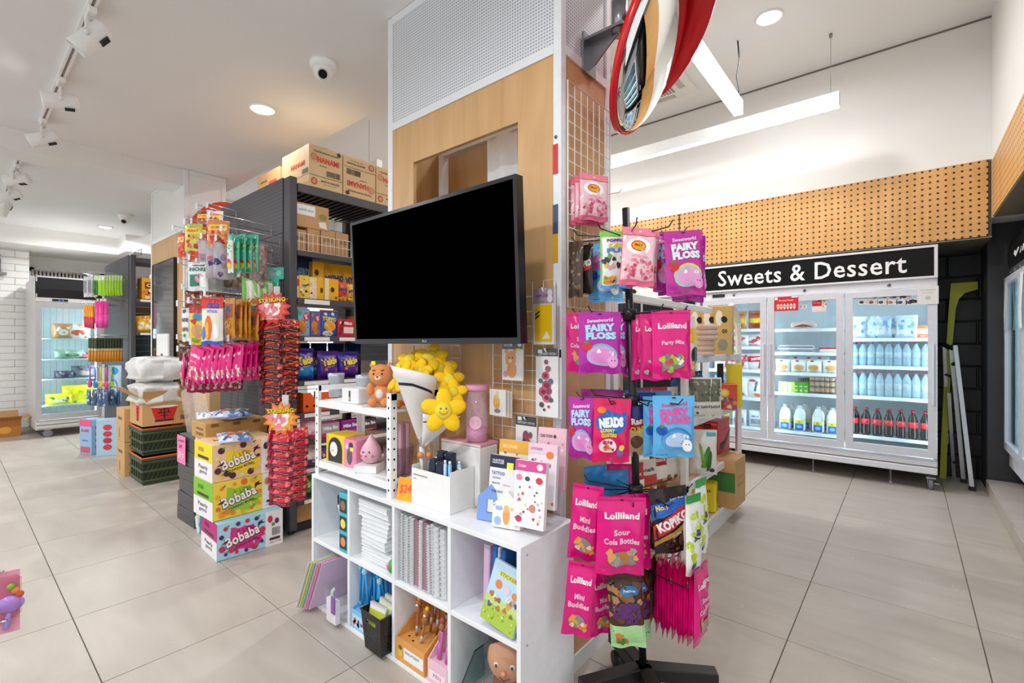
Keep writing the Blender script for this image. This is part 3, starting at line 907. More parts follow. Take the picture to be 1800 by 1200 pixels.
# ================================================================== WHITE CUBE SHELF
CX0, CX1, CY0, CY1, CH = -2.11, -.87, 1.08, 1.37, .6
t = thing('cube_shelf', 'white eight-cube shelf full of stationery under the television', 'shelf', (CX0, CY0, 0))
mel = mat('#eef0f3', .38); mel_in = mat('#e7e9ee', .45)
TH = .016; W = CX1 - CX0; D = CY1 - CY0
m = MB(); m.box(0, 0, CH - TH, W, D, CH, mel, .0015); m.build('top_panel', t)
m = MB(); m.box(TH, 0, 0, W - TH, D, TH, mel, .001); m.build('bottom_panel', t)
for a in (0, W - TH):
    m = MB(); m.box(a, 0, 0, a + TH, D, CH - TH, mel, .001); m.build('side_panel', t)
for k in (1, 2, 3):
    m = MB(); m.box(k * W / 4 - TH / 2, .001, TH, k * W / 4 + TH / 2, D - .004, CH - TH, mel, .001); m.build('divider', t)
for k in range(4):
    m = MB(); m.box(k * W / 4 + TH / 2, .0015, .292, (k + 1) * W / 4 - TH / 2, D - .004, .292 + TH, mel, .001); m.build('shelf_board', t)
m = MB(); m.box(TH, D - .004, TH, W - TH, D, CH - TH, mel_in); m.build('back_panel', t)
for z in (.57, .3):
    m = MB(); m.lathe([(.004, 0), (.004, .0012)], (W, .03, z), mat('#a7a9ad', .4), 8, 'x'); m.build('screw_cap', t)
def cell(c, r):
    return CX0 + c * W / 4 + TH / 2 + .002, CX0 + (c + 1) * W / 4 - TH / 2 - .002, (.309 if r else TH + .001)
# -- cube 1 top: toy strip and umbrella
a, bx_, z = cell(0, 1)
me = carton(.07, .16, .25, '#39b5cf', [('r', .12, .06, .88, .3, '#2b2b30'), ('r', .12, .37, .88, .61, '#2b2b30'), ('r', .12, .68, .88, .92, '#2b2b30'), ('e', .5, .18, .28, .08, '#e08b5a'), ('e', .5, .49, .28, .08, '#e9e04b'), ('e', .5, .8, .28, .08, '#9c6b4e')], rough=.35)
put('toy_box', me, (bx_ - .037, 1.085, z), 0, 'tall turquoise toy box with three dark windows in the top left cube', 'toy box')
t = thing('umbrella', 'small clear-wrapped umbrella with black handle leaning in the top left cube', 'umbrella', (bx_ - .085, 1.12, z + .012))
m = MB(); m.tube([(0, 0, 0), (-.035, 0, .17)], .014, clear('#ffffff', .5, .15, .85), 8, r2=.017); m.build('clear_sleeve', t)
m = MB(); m.tube([(0, 0, .003), (-.033, 0, .165)], .008, mat('#e8eaee', .4), 6, r2=.012); m.build('folded_canopy', t)
m = MB(); m.tube([(-.036, 0, .17), (-.04, 0, .2), (-.025, 0, .215), (.02, 0, .218)], .011, mat('#15151a', .35), 8); m.build('handle', t)
# -- cube 2 top: pile of notebooks and a green ball
a, bx_, z = cell(1, 1)
def notebook(w, d, h, spiral):
    mb = MB(); c = mat('#eceef0', .35); pg = mat('#dfe3e6', .7)
    mb.box(0, 0, 0, w, d, .0015, c); mb.box(.003, .002, .0015, w - .002, d - .002, h - .0015, pg); mb.box(0, 0, h - .0015, w, d, h, c)
    return mb.mesh('notebook')
nbA, nbB, nbC = notebook(.21, .15, .021, 0), notebook(.175, .14, .0165, 0), notebook(.19, .14, .011, 1)
def loops(length, n, r):
    mb = MB()
    for k in range(n):
        y = length * (k + .5) / n
        mb.tube([(r * math.cos(q), y, r * math.sin(q)) for q in [2 * math.pi * j / 7 for j in range(7)]], .0009, mat('#c9ccd0', .25, .8), 4, True)
    return mb.mesh('spiral_binding')
lpC = loops(.13, 14, .008)
zz = z + .001
for k in range(15):
    me, lab, g = (nbC, 'thin white spiral notebook at the bottom of the notebook pile', 'spiral notebooks at the bottom of the pile') if k < 5 else ((nbB, 'small white notebook in the middle of the notebook pile', 'small notebooks in the pile') if k < 12 else (nbA, 'larger wrapped white notebook on top of the notebook pile', 'larger notebooks on top of the pile'))
    o = put('notebook', me, (a + .05 + R.uniform(-.006, .006) - (.022 if k >= 12 else 0), 1.1 + R.uniform(0, .006), zz), rad(R.uniform(-3, 3)), ('topmost', 'second from top', 'third from top', 'fourth from top', 'fifth from top', 'sixth from top', 'seventh from top', 'eighth from top', 'seventh from bottom', 'sixth from bottom', 'fifth from bottom', 'fourth from bottom', 'third from bottom', 'second from bottom', 'lowest')[14 - k] + ' in the notebook pile, ' + ('thin white spiral notebook' if k < 5 else 'small white notebook' if k < 12 else 'larger wrapped white notebook'), 'notebook', g)
    if k < 5:
        s = obj('spiral_binding', lpC, o, (.19, .005, .0055)); s['kind'] = 'stuff'
    zz += (.0115 if k < 5 else .0172 if k < 12 else .0216)
m = MB(); m.ball((0, 0, .027), .027, .027, .027, mat('#3aa845', .5, 0, .1, 60, .3), 14, 10); m.ball((-.014, -.02, .035), .008, .008, .008, mat('#f4a9c8', .5), 8, 6); m.ball((-.002, -.025, .03), .007, .006, .007, mat('#d94c8d', .5), 8, 6)
tag(m.build('toy_ball', None, (bx_ - .03, 1.115, z)), 'small green toy ball beside the notebook pile', 'toy')
# -- cube 3 top: spiral notebooks standing on edge
a, bx_, z = cell(2, 1)
x = a + .004
hs = (.016, .017, .016, .018, .015, .03, .02, .03, .018, .02, .03, .03)
for k, wd_ in enumerate(hs):
    pink = k in (5, 7)
    hgt = .248 - .004 * (k % 3)
    mb = MB(); mb.box(0, 0, 0, wd_ - .003, .2, hgt, mat('#b98a9c' if pink else '#eceef1', .35)); mb.box(.002, -.001, .003, wd_ - .005, 0, hgt - .003, mat('#a87587' if pink else '#dde1e5', .6))
    lab = ('first', 'second', 'third', 'fourth', 'fifth', 'sixth', 'seventh', 'eighth', 'ninth', 'tenth', 'eleventh', 'twelfth')[k] + ' from the left in the standing row, ' + ('dusty pink notebook' if pink else ('wide-ringed white spiral notebook' if k >= 10 else 'narrow white spiral notebook'))
    o = tag(mb.build('notebook', None, (x, 1.105 + .004 * (k % 2), z), (0, rad(-1.5 if k > 7 else .4), 0)), lab, 'notebook', 'spiral notebooks standing in the third cube')
    if not pink:
        big = k >= 10
        lm = MB(); nn = 13 if big else 24
        rr_ = .011 if big else .007
        for q in range(nn):
            zq = .008 + (hgt - .016) * q / (nn - 1)
            lm.tube([((wd_ - .003) / 2 + rr_ * math.cos(j), .002 + rr_ * math.sin(j) * .9 - .004, zq) for j in [2 * math.pi * y_ / 6 for y_ in range(6)]], .0014 if big else .001, mat('#f2f3f5', .3, .2), 4, True)
        s = lm.build('spiral_binding', o); s['kind'] = 'stuff'
    sl = MB(); sl.box(-.0006, -.012, 0, wd_ - .0024, .2, hgt + .002, clear('#ffffff', .15, .12, .97)); sl.build('clear_sleeve', o)
    x += wd_ - .0005
# -- cube 4 top: folders and a leaning sticker book
a, bx_, z = cell(3, 1)
for dx, w_, h_, c, lab in ((.09, .03, .23, '#d9b6d6', 'lilac-pink plastic folder standing in the top right cube'), (.13, .02, .235, '#1f6fc4', 'bright blue folder beside the lilac folder'), (.152, .01, .235, '#eef1f6', 'thin white folder between the two blue folders'), (.166, .02, .232, '#2a63a8', 'darker blue folder right of the thin white folder')):
    mb = MB(); mb.box(0, 0, 0, w_ - .002, .2, h_, mat(c, .35), .002); mb.box(.003, -.0008, .01, w_ - .005, .0, h_ - .01, mat(c, .5))
    put('folder', mb.mesh('folder'), (a + dx, 1.14, z), 0, lab, 'folder', 'folders in the top right cube', ry=rad(1.2))
mb = MB(); mb.box(0, 0, 0, .095, .012, .2, mat('#77744e', .45), .001)
o = put('notebook', mb.mesh('notebook'), (a + .188, 1.2, z), 0, 'olive spiral notebook standing behind the sticker book', 'notebook')
lm = MB()
for q in range(12):
    lm.tube([(.004 + .009 * math.cos(j), .006 + .01 * math.sin(j), .02 + .015 * q) for j in [2 * math.pi * y_ / 7 for y_ in range(7)]], .0015, mat('#efeee6', .3), 4, True)
s = lm.build('spiral_binding', o); s['kind'] = 'stuff'
me = card(.135, .185, .012, '#bcd9ee', [('r', .0, .0, 1, .3, '#a9c64a'), ('r', .0, .3, 1, .42, '#c3d67a'), ('e', .5, .82, .33, .05, '#e8d36a'), ('t', 'STICKER', .5, .82, .5, .06, '#7a9a3a', 0, .03), ('e', .28, .64, .1, .07, '#e5843c'), ('e', .55, .62, .09, .06, '#e9c9d6'), ('e', .78, .6, .08, .055, '#d98a52'), ('sp', 16, 3, .12, .28, .9, .5, .055, ['#8a6a52', '#4a5d82', '#d99a5a', '#efe3d5', '#b77a4a']), ('sp', 20, 5, .05, .05, .95, .25, .02, ['#7fa33a', '#e3dd74', '#f3f0e0'])], .3, hang=False)
o = put('sticker_book', me, (a + .2, 1.087, z + .018), 0, 'plastic-wrapped sticker book with blue sky and green meadow cover', 'sticker book', rx=rad(-14), ry=rad(9))
# -- cube 1 bottom: leaning folders and clear box
a, bx_, z = cell(0, 0)
for k, (c, al) in enumerate((('#c9ccd6', .5), ('#f0e37a', .9), ('#8fd0bd', .9), ('#f4b8d4', .9), ('#e796c2', .9), ('#d9c4e2', .6))):
    mb = MB(); mb.box(0, 0, 0, .004, .24, .265, mat(c, .35), .0008)
    put('document_folder', mb.mesh('document_folder'), (a + .004 + k * .011, 1.0 + .006 * k, .002 if k < 0 else z + .003), 0, ('pale grey', 'yellow', 'mint green', 'light pink', 'deep pink', 'lilac')[k] + ' document folder in the leaning row of the bottom left cube', 'folder', 'leaning document folders', ry=rad(26))
mb = MB(); mb.box(0, 0, 0, .085, .13, .15, clear('#ffffff', .4, .1, .96), .002)
o = put('clear_box', mb.mesh('clear_box'), (bx_ - .1, 1.03, z + .001), 0, 'clear plastic gift box with a white and purple card in the bottom left cube', 'gift box')
m = MB(); m.box(.006, .01, .004, .079, .03, .1, mat('#f0eef2', .4)); m.build('inner_card', o)
m = MB(); m.box(.05, .005, .05, .078, .0095, .12, mat('#8f4fb0', .4)); m.build('purple_print', o)
m = MB(); m.tube([(.02, .03, .01), (.02, .03, .12), (.035, .03, .135)], .008, mat('#dcdde2', .25), 8); m.build('white_pen', o)
# -- cube 2 bottom: blue pens in a display box, black basket
def slope_box(w, d, h0, h1, col, front_ops, inner):
    mb = MB(); c = mat(col, .5)
    mb.prism([(0, 0), (d, 0), (d, h1), (d - .004, h1), (d - .004, h0 * .9), (.004, h0 * .9), (.004, h0), (0, h0)], 'yz', 0, w, c)
    mb.prism([(.004, h0 * .9), (d - .004, h0 * .9), (d - .004, h1), (.004, h0)], 'yz', 0, .003, c)
    mb.prism([(.004, h0 * .9), (d - .004, h0 * .9), (d - .004, h1), (.004, h0)], 'yz', w - .003, w, c)
    print_on(mb, front_ops, lambda u, v, l: (u * w, -.0006 - l * .0003, v * h0), .5, w, h0)
    return mb.mesh('display_box')
a, bx_, z = cell(1, 0)
me = slope_box(.17, .19, .075, .15, '#86c5ec', [('r', .05, .12, .95, .8, '#bfe2f7'), ('t', 'GEL PEN', .7, .62, .4, .18, '#2b62a8'), ('sp', 12, 4, .12, .2, .9, .55, .05, ['#ffffff', '#e2584f', '#3a6fb5', '#f2d65a'])], 1)
put('pen_display_box', me, (a + .002, 1.087, z), 0, 'light blue cardboard pen display box in the second bottom cube', 'display box')
pb = MB(); bl1, bl2 = mat('#2d9bdf', .3), mat('#9fd6f5', .3)
pb.tube([(0, 0, 0), (0, 0, .13)], .0055, bl1, 8); pb.ball((0, 0, .145), .011, .011, .018, bl2, 10, 8); pb.ball((0, -.006, .165), .009, .009, .012, bl1, 10, 8); pb.tube([(0, 0, .0), (0, 0, -.02)], .004, bl2, 6, r2=.001)
pen_me = pb.mesh('pen')
for k in range(13):
    put('pen', pen_me, (a + .022 + .0225 * (k % 7) + (.01 if k > 6 else 0), 1.12 + .055 * (k // 7) + R.uniform(-.008, .008), z + .088 + R.uniform(-.004, .02)), R.uniform(0, 6), 'blue novelty pen with a rounded top in the light blue display box', 'pen', 'blue novelty pens', rx=rad(R.uniform(-9, 5)), ry=rad(R.uniform(-5, 5)))
t = thing('storage_basket', 'small black perforated basket with a handle slot in the second bottom cube', 'basket', (bx_ - .068, 1.03, z))
m = MB()
bk = mat('#17171a', .4)
def bwall(P, nu, nv, hole):
    for i in range(nu):
        for j in range(nv):
            u0, u1, v0, v1 = i / nu, (i + 1) / nu, j / nv, (j + 1) / nv
            if hole and .25 <= (u0 + u1) / 2 <= .75 and .72 < (v0 + v1) / 2 < .84: continue
            f = .28
            if (v0 + v1) / 2 < .68 and .08 < (u0 + u1) / 2 < .92 and (i + j) % 2 == 0:
                a0, a1, b0, b1 = u0 + (u1 - u0) * f, u1 - (u1 - u0) * f, v0 + (v1 - v0) * f, v1 - (v1 - v0) * f
                vs = [P(*q) for q in ((u0, v0), (u1, v0), (u1, v1), (u0, v1), (a0, b0), (a1, b0), (a1, b1), (a0, b1))]
                m.add(vs, [(0, 1, 5, 4), (1, 2, 6, 5), (2, 3, 7, 6), (3, 0, 4, 7)], bk)
            else:
                m.add([P(u0, v0), P(u1, v0), P(u1, v1), P(u0, v1)], [(0, 1, 2, 3)], bk)
def bcorner(sx, sy, v):
    w_, d_ = .052 + .012 * v, .08 + .012 * v
    return Vector((sx * w_, .095 + sy * d_, .002 + .15 * v))
bwall(lambda u, v: bcorner(2 * u - 1, -1, v), 16, 18, True); bwall(lambda u, v: bcorner(2 * u - 1, 1, v), 16, 18, True)
bwall(lambda u, v: bcorner(-1, 1 - 2 * u, v), 20, 18, False); bwall(lambda u, v: bcorner(1, 2 * u - 1, v), 20, 18, False)
m.add([bcorner(-1, -1, 0), bcorner(1, -1, 0), bcorner(1, 1, 0), bcorner(-1, 1, 0)], [(0, 1, 2, 3)], bk)
w_ = m.build('woven_body', t)
m = MB(); m.tube([bcorner(-1, -1, 1), bcorner(1, -1, 1), bcorner(1, 1, 1), bcorner(-1, 1, 1)], .004, bk, 6, True); m.build('rim', t)
for k in range(4):
    mb = MB(); mb.box(-.045, 0, 0, .045, .008, .12, mat('#eef0c8' if k % 2 else '#f2f2ee', .4)); mb.box(-.044, -.0006, .02, .044, 0, .1, mat('#d3dc4a', .5)) if k % 2 == 0 else None
    for q in range(9):
        mb.box(-.043 + q * .01, -.003, .115, -.040 + q * .01, .011, .124, mat('#e8e8e8', .3, .5))
    put('pocket_notepad', mb.mesh('pocket_notepad'), (bx_ - .068 + .004 * k - .006, 1.05 + .03 * k, z + .05 + .004 * k), rad(R.uniform(-6, 6)), ('front', 'second', 'third', 'rear')[k] + ' pocket notepad standing in the black basket', 'notepad', 'pocket notepads in the black basket', rx=rad(-12))
# -- cube 3 bottom: bear pens and pink pens
a, bx_, z = cell(2, 0)
me = slope_box(.165, .2, .085, .2, '#e3a357', [('r', .3, .22, .97, .72, '#f6f4ef'), ('t', 'BALLPOINT', .6, .56, .5, .12, '#5a7ea8'), ('e', .17, .42, .08, .2, '#e9c04a'), ('e', .17, .62, .06, .1, '#8a5a34')], 1)
o = put('pen_display_box', me, (a + .004, 1.083, z), 0, 'orange cardboard pen display box with a white label in the third bottom cube', 'display box')
for k, (dx, dy) in enumerate(((.03, .04), (.065, .03), (.03, .1))):
    m = MB(); m.lathe([(.0001, 0), (.0045, 0)], (dx, dy, .0775), mat('#1a120c', .9), 10); m.build('pen_hole', o)
pb = MB(); brn, yel, wht = mat('#a86b3c', .5), mat('#f2c62f', .45), mat('#f4efe8', .5)
pb.tube([(0, 0, -.005), (0, 0, .11)], .005, brn, 8); pb.tube([(0, 0, .03), (0, 0, .06)], .0058, mat('#c9ccd2', .3, .4), 8); pb.ball((0, 0, .128), .013, .012, .02, brn, 10, 8); pb.ball((0, 0, .155), .014, .013, .014, brn, 12, 8)
pb.ball((0, -.012, .152), .006, .004, .005, wht, 8, 6); pb.ball((0, 0, .173), .008, .008, .009, yel, 8, 6)
for s in (-1, 1): pb.ball((s * .011, 0, .166), .004, .004, .004, brn, 8, 6); pb.ball((s * .005, -.012, .158), .0014, .001, .0016, mat('#1a1210', .4), 6, 4)
bear_me = pb.mesh('pen')
for k, (dx, dy, dz) in enumerate(((.05, .06, .0), (.095, .04, -.01), (.085, .1, .03), (.12, .1, .03), (.14, .13, .04), (.06, .14, .04), (.105, .16, .045))):
    put('bear_pen', bear_me, (a + dx, 1.083 + dy, z + .06 + dz), rad(20 + R.uniform(-20, 20)), 'brown pen topped with a bear head and yellow cap in the orange box', 'pen', 'bear-topped pens', rx=rad(4 + R.uniform(-3, 3)), ry=rad(R.uniform(4, 14)))
me = slope_box(.1, .17, .08, .22, '#efc6d6', [('r', .08, .2, .92, .6, '#f7e6ee'), ('t', 'PEN', .5, .42, .4, .16, '#c988a6')], 1)
put('pen_display_box', me, (bx_ - .102, 1.083, z), 0, 'pink cardboard pen display box beside the orange one', 'display box')
pb = MB(); pk = mat('#dd6fc0', .35)
pb.tube([(0, 0, 0), (0, 0, .09)], .0085, pk, 10); pb.ball((0, 0, .105), .012, .012, .014, brn, 10, 8); pb.ball((0, 0, .125), .011, .011, .012, mat('#a5503c', .5), 10, 8)
for k, c in enumerate(('#e98a3a', '#5a8fd0', '#6fb45a', '#d04a5a')): pb.box(-.004 + .0022 * k, -.0095, .055, -.0026 + .0022 * k, -.008, .088, mat(c, .4))
ppk = pb.mesh('pen')
for k in range(2):
    put('multicolour_pen', ppk, (bx_ - .072 + .04 * k, 1.11, z + .078), 0, ('left' if k == 0 else 'right') + ' one of two fat pink multicolour pens with brown animal tops', 'pen', 'pink multicolour pens', rx=rad(-8))
# -- cube 4 bottom: wrapped soft doll and a dark-edged sheet
a, bx_, z = cell(3, 0)
t = thing('soft_doll', 'tan soft toy doll with plain round head in a clear bag, bottom right cube', 'soft toy', (bx_ - .105, 1.165, z), (0, 0, rad(24)))
skin = mat('#d39a74', .75, 0, .08, 40, .2)
m = MB(); m.ball((0, 0, .175), .072, .062, .075, skin, 18, 14); m.build('head', t)
m = MB(); m.ball((0, .012, .07), .06, .05, .07, mat('#8a4f2f', .8, 0, .1, 40, .3), 16, 12); m.build('body', t)
m = MB(); m.ball((-.03, -.05, .05), .025, .025, .03, skin, 10, 8); m.build('arm', t)
m = MB(); m.ball((.03, -.05, .05), .025, .025, .03, skin, 10, 8); m.build('arm', t)
m = MB(); m.ball((0, .022, .212), .078, .062, .062, mat('#2c211d', .8, 0, .2, 60, .4), 14, 10); m.build('hair', t)
for s in (-1, 1):
    m = MB(); m.ball((s * .026, -.056, .178), .009, .005, .008, mat('#f4f2ee', .4), 10, 8); m.ball((s * .026, -.0605, .178), .005, .002, .006, mat('#2e4a6a', .3), 8, 6); m.build('eye', t)
m = MB(); m.tube([(-.018, -.058, .142), (0, -.062, .137), (.018, -.058, .142)], .0016, mat('#3a1e16', .5), 5); m.build('mouth', t)
m = MB(); m.ball((0, -.066, .16), .009, .007, .008, skin, 8, 6); m.build('nose', t)
def crump(u, v):
    th = 2 * math.pi * u
    r = (.088 + .006 * math.sin(7 * th + 4 * v) + .004 * math.sin(13 * th - 9 * v)) * (1 if v < .82 else 1 - (v - .82) * 3.5)
    return (r * math.cos(th) * .92, r * math.sin(th) * .84, .27 * v + .002)
m = MB(); m.surf(crump, 28, 10, clear('#ffffff', .5, .12, .96)); m.build('clear_bag', t)
mb = MB(); mb.box(0, 0, 0, .004, .2, .2, clear('#c9dad8', .3, .05, .95)); mb.box(0, -.002, 0, .004, 0, .2, mat('#1e2624', .4)); mb.box(0, 0, .2, .004, .2, .202, mat('#1e2624', .4))
put('acrylic_sheet', mb.mesh('acrylic_sheet'), (a + .01, 1.1, z + .003), 0, 'dark-edged clear sheet leaning beside the soft doll', 'sheet', ry=rad(24))
# ================================================================== ON TOP OF THE CUBE SHELF
ZT = CH
# ---- little slotted-angle rack
t = thing('slotted_angle_rack', 'small white two-tier slotted-angle rack on the cube shelf', 'rack', (-2.115, 1.1, ZT))
wst = mat('#f3f4f5', .35)
RW, RD = .585, .245
hole_m = mat('#3a3a3e', .8)
for (x, y, sx, sy) in ((0, 0, 1, 1), (RW, 0, -1, 1), (0, RD, 1, -1), (RW, RD, -1, -1)):
    m = MB()
    m.prism([(x, y), (x + sx * .028, y), (x + sx * .028, y + sy * .003), (x + sx * .003, y + sy * .003), (x + sx * .003, y + sy * .028), (x, y + sy * .028)] if sx * sy > 0 else [(x, y), (x, y + sy * .028), (x + sx * .003, y + sy * .028), (x + sx * .003, y + sy * .003), (x + sx * .028, y + sy * .003), (x + sx * .028, y)], 'xy', 0, .408, wst)
    p_ = m.build('angle_post', t)
    if y == 0:
        for k in range(10):
            h_ = MB(); h_.lathe([(.0001, 0), (.0045, 0)], (x + sx * .015, -.0006, .03 + .04 * k), hole_m, 10, 'y'); h_.build('bolt_hole', p_)
            if x > 0:
                h_ = MB(); h_.lathe([(.0001, 0), (.0045, 0)], (x + .0006, .015, .03 + .04 * k), hole_m, 10, 'x'); h_.build('bolt_hole', p_)
for z in (.05, .33):
    for k in range(7):
        m = MB(); m.box(.004, .006 + k * .0335, z, RW - .004, .006 + k * .0335 + .031, z + .008, wst, .001); m.build('shelf_slat', t)
    for (a_, b_, c_, d_) in ((.003, .003, RW - .003, .006), (.003, RD - .006, RW - .003, RD - .003)):
        m = MB(); m.box(a_, b_, z - .02, c_, d_, z + .006, wst); m.build('shelf_beam', t)
for x in (0, RW - .003):
    m = MB(); m.box(x, .003, .38, x + .003, RD - .003, .405, wst); m.build('top_tie', t)
Z1, Z2 = ZT + .339, ZT + .059
# tins, white box, bears
def tin(r, h):
    mb = MB(); g = mat('#b6bcc4', .35, .3, .1, 40)
    mb.lathe([(r * .92, 0), (r * .95, .004), (r, h * .8), (r * 1.06, h * .86), (r * 1.06, h), (r * .98, h), (r * .95, h * .9), (.001, h * .9)], (0, 0, 0), g, 20)
    return mb.mesh('tin_mug')
tm = tin(.045, .115)
put('tin_mug', tm, base_ := on_floor(591, 697, Z1), 0, 'grey tin tumbler with yellow price dot at the left of the upper rack tier', 'tumbler', 'grey tumblers', (.82, .82, 1))
m = MB(); m.lathe([(.0001, 0), (.008, 0)], (0, 0, 0), mat('#f2f02c', .5), 10, 'y'); m.build('price_dot', bpy.data.objects['tin_mug'], (.0, -.047, .06))
put('tin_mug', tm, (-1.93, 1.25, Z1), 0, 'grey tin tumbler behind the small white box on the upper rack tier', 'tumbler', 'grey tumblers')
me = carton(.12, .09, .065, '#e9ebec', [('r', .44, .15, .54, .85, '#3c4046'), ('r', .455, .2, .525, .45, '#d9a06a')], rough=.4)
put('gift_box', me, (-1.87, 1.13, Z1), rad(4), 'small white box with a dark upright label between the tumblers and the bears', 'box')
bear_f = mat('#ec9448', .85, 0, .12, 60, .35)
def bear_toy(x, y, z, rz, label, s=1.0, front_only=False):
    t = thing('bear_plush', label, 'soft toy', (x, y, z), (0, 0, rz), 'orange plush bears')
    dk = mat('#2a1a14', .4)
    def B(nm, o, rx, ry, rz_, mm, k=12):
        m = MB(); m.ball([c * s for c in o], rx * s, ry * s, rz_ * s, mm, k, 10); return m.build(nm, t)
    B('body', (0, 0, .05), .036, .03, .046, bear_f, 14)
    h = B('head', (0, -.004, .13), .052, .044, .046, bear_f, 16)
    for q in (-1, 1):
        B('ear', (q * .036, 0, .17), .014, .01, .014, bear_f)
        B('leg', (q * .027, -.03, .018), .019, .026, .018, bear_f)
        B('arm', (q * .043, -.016, .07), .014, .017, .028, bear_f)
        m = MB(); m.ball((q * .018 * s, -.046 * s, .137 * s), .004 * s, .003 * s, .005 * s, dk, 8, 6); m.tube([(q * .012 * s, -.045 * s, .15 * s), (q * .026 * s, -.042 * s, .153 * s)], .0018 * s, dk, 5); m.build('eye', h)
    B('muzzle', (0, -.044, .12), .014, .009, .01, mat('#f6f1ea', .8))
    B('nose', (0, -.053, .125), .005, .003, .004, dk, 8)
    B('tummy_patch', (0, -.026, .052), .017, .008, .02, mat('#f3efe8', .8))
    m = MB(); m.box(-.064 * s, -.062 * s, 0, .064 * s, .055 * s, .192 * s, clear('#ffffff', .18, .06, .98)); m.build('clear_case', t)
    m = MB(); m.box(-.02 * s, -.0635 * s, .175 * s, -.004 * s, -.0625 * s, .19 * s, mat('#f2f02c', .5)); m.build('price_dot', t)
bear_toy(-1.70, 1.175, Z1, rad(36), 'orange plush bear in a clear case on the upper rack tier, left of the bouquet')
bear_toy(-1.575, 1.21, Z1, rad(30), 'orange plush bear half hidden behind the bouquet paper', .95)
me = carton(.15, .11, .125, '#f2cf1f', [('e', .5, .5, .36, .42, '#26262a'), ('r', .14, .02, .86, .5, '#26262a'), ('e', .43, .48, .2, .27, '#f2f2ee'), ('e', .38, .42, .06, .035, '#e9b53a')], rough=.35)
put('toy_box', me, (-2.0, 1.135, Z2), rad(3), 'yellow toy box with a big black and white penguin shape on the lower rack tier', 'toy box')
me = carton(.09, .1, .12, '#ef8fb0', [('e', .5, .4, .22, .3, '#5a5a66'), ('e', .62, .8, .16, .12, '#3a3a44'), ('r', .55, .6, .85, .74, '#f2e94a'), ('e', .3, .75, .12, .1, '#ffd9e4')], rough=.35)
put('toy_box', me, (-1.872, 1.13, Z2), rad(3), 'pink toy box with a small grey figure on the lower rack tier', 'toy box')
t = thing('drop_shaped_pack', 'pale pink drop-shaped gift with a smiling face on a white card', 'gift', (-1.755, 1.15, Z2), (0, 0, rad(28)))
pkd = mat('#f2bccb', .5)
m = MB(); m.lathe([(.001, .03), (.025, .034), (.043, .055), (.046, .075), (.038, .1), (.02, .125), (.008, .145), (.001, .155)], (0, .02, 0), pkd, 18); m.build('drop_body', t)
for q in (-1, 1):
    m = MB(); m.ball((q * .014, -.024, .085), .0035, .0025, .004, mat('#2a1a14', .4), 8, 6); m.build('eye', t)
    m = MB(); m.ball((q * .025, -.017, .068), .007, .004, .006, mat('#e8506a', .5), 8, 6); m.build('cheek', t)
m = MB(); m.tube([(-.006, -.027, .072), (0, -.028, .066), (.006, -.027, .072)], .0017, mat('#c02a3c', .5), 5); m.build('mouth', t)
m = MB(); m.box(-.052, -.035, 0, .052, .065, .03, mat('#f1f1f1', .5), .001); m.build('card_tray', t)
m = MB(); m.box(-.052, -.035, .03, .052, .065, .16, clear('#ffffff', .15, .06, .98)); m.build('clear_case', t)
# cup full of pink sticks
t = thing('clear_cup', 'smoky clear cup at the right end of the rack, holding tall pink boxes', 'cup', (-1.615, 1.2, Z2))
m = MB(); m.lathe([(.052, 0), (.052, .006), (.064, .12), (.0625, .12), (.0505, .008), (.001, .008)], (0, 0, 0), clear('#efe6ec', .5, .05, .98), 24); m.build('cup_wall', t)
sb = MB(); sb.box(-.011, -.006, 0, .011, .006, .205, mat('#e3b3c4', .45), .001); sb.box(-.0105, -.0064, .06, -.004, -.006, .19, mat('#f6e9ee', .5)); sb.box(.002, -.0064, .02, .009, -.006, .05, mat('#b06a86', .5))
stick_me = sb.mesh('stick_box')
for k in range(12):
    an = k * 2.4; rr_ = .036 if k > 3 else .014
    put('slim_box', stick_me, (-1.615 + rr_ * math.cos(an), 1.2 + rr_ * math.sin(an), Z2 + .009), rad(R.uniform(-40, 40)), 'tall slim pink box standing in the smoky cup', 'box', 'slim pink boxes in the cup', rx=rad(R.uniform(-2, 2)))
# price tent
t = thing('price_tent', 'small orange folded price card with pink handwriting beside the rack', 'price card', on_floor(712, 880, ZT + .001), (0, 0, rad(14)))
m = MB(); m.add([(-.045, -.0, 0), (.045, 0, 0), (.045, .022, .082), (-.045, .022, .082), (.045, .044, 0), (-.045, .044, 0)], [(0, 1, 2, 3), (3, 2, 4, 5)], mat('#f5a51c', .6)); s_ = m.build('folded_card', t)
sm_ = s_.modifiers.new('thick', 'SOLIDIFY'); sm_.thickness = .0012
m = MB(); print_on(m, [('t', '$24', .42, .5, .6, .42, '#f2545e', 6, .01, .2), ('t', '99', .82, .68, .2, .2, '#f2545e', 6, .01)], lambda u, v, l: (-.045 + u * .09, .022 * v - .0012 - l * .0004, .082 * v), .6, .09, .085); m.build('handwriting', t)
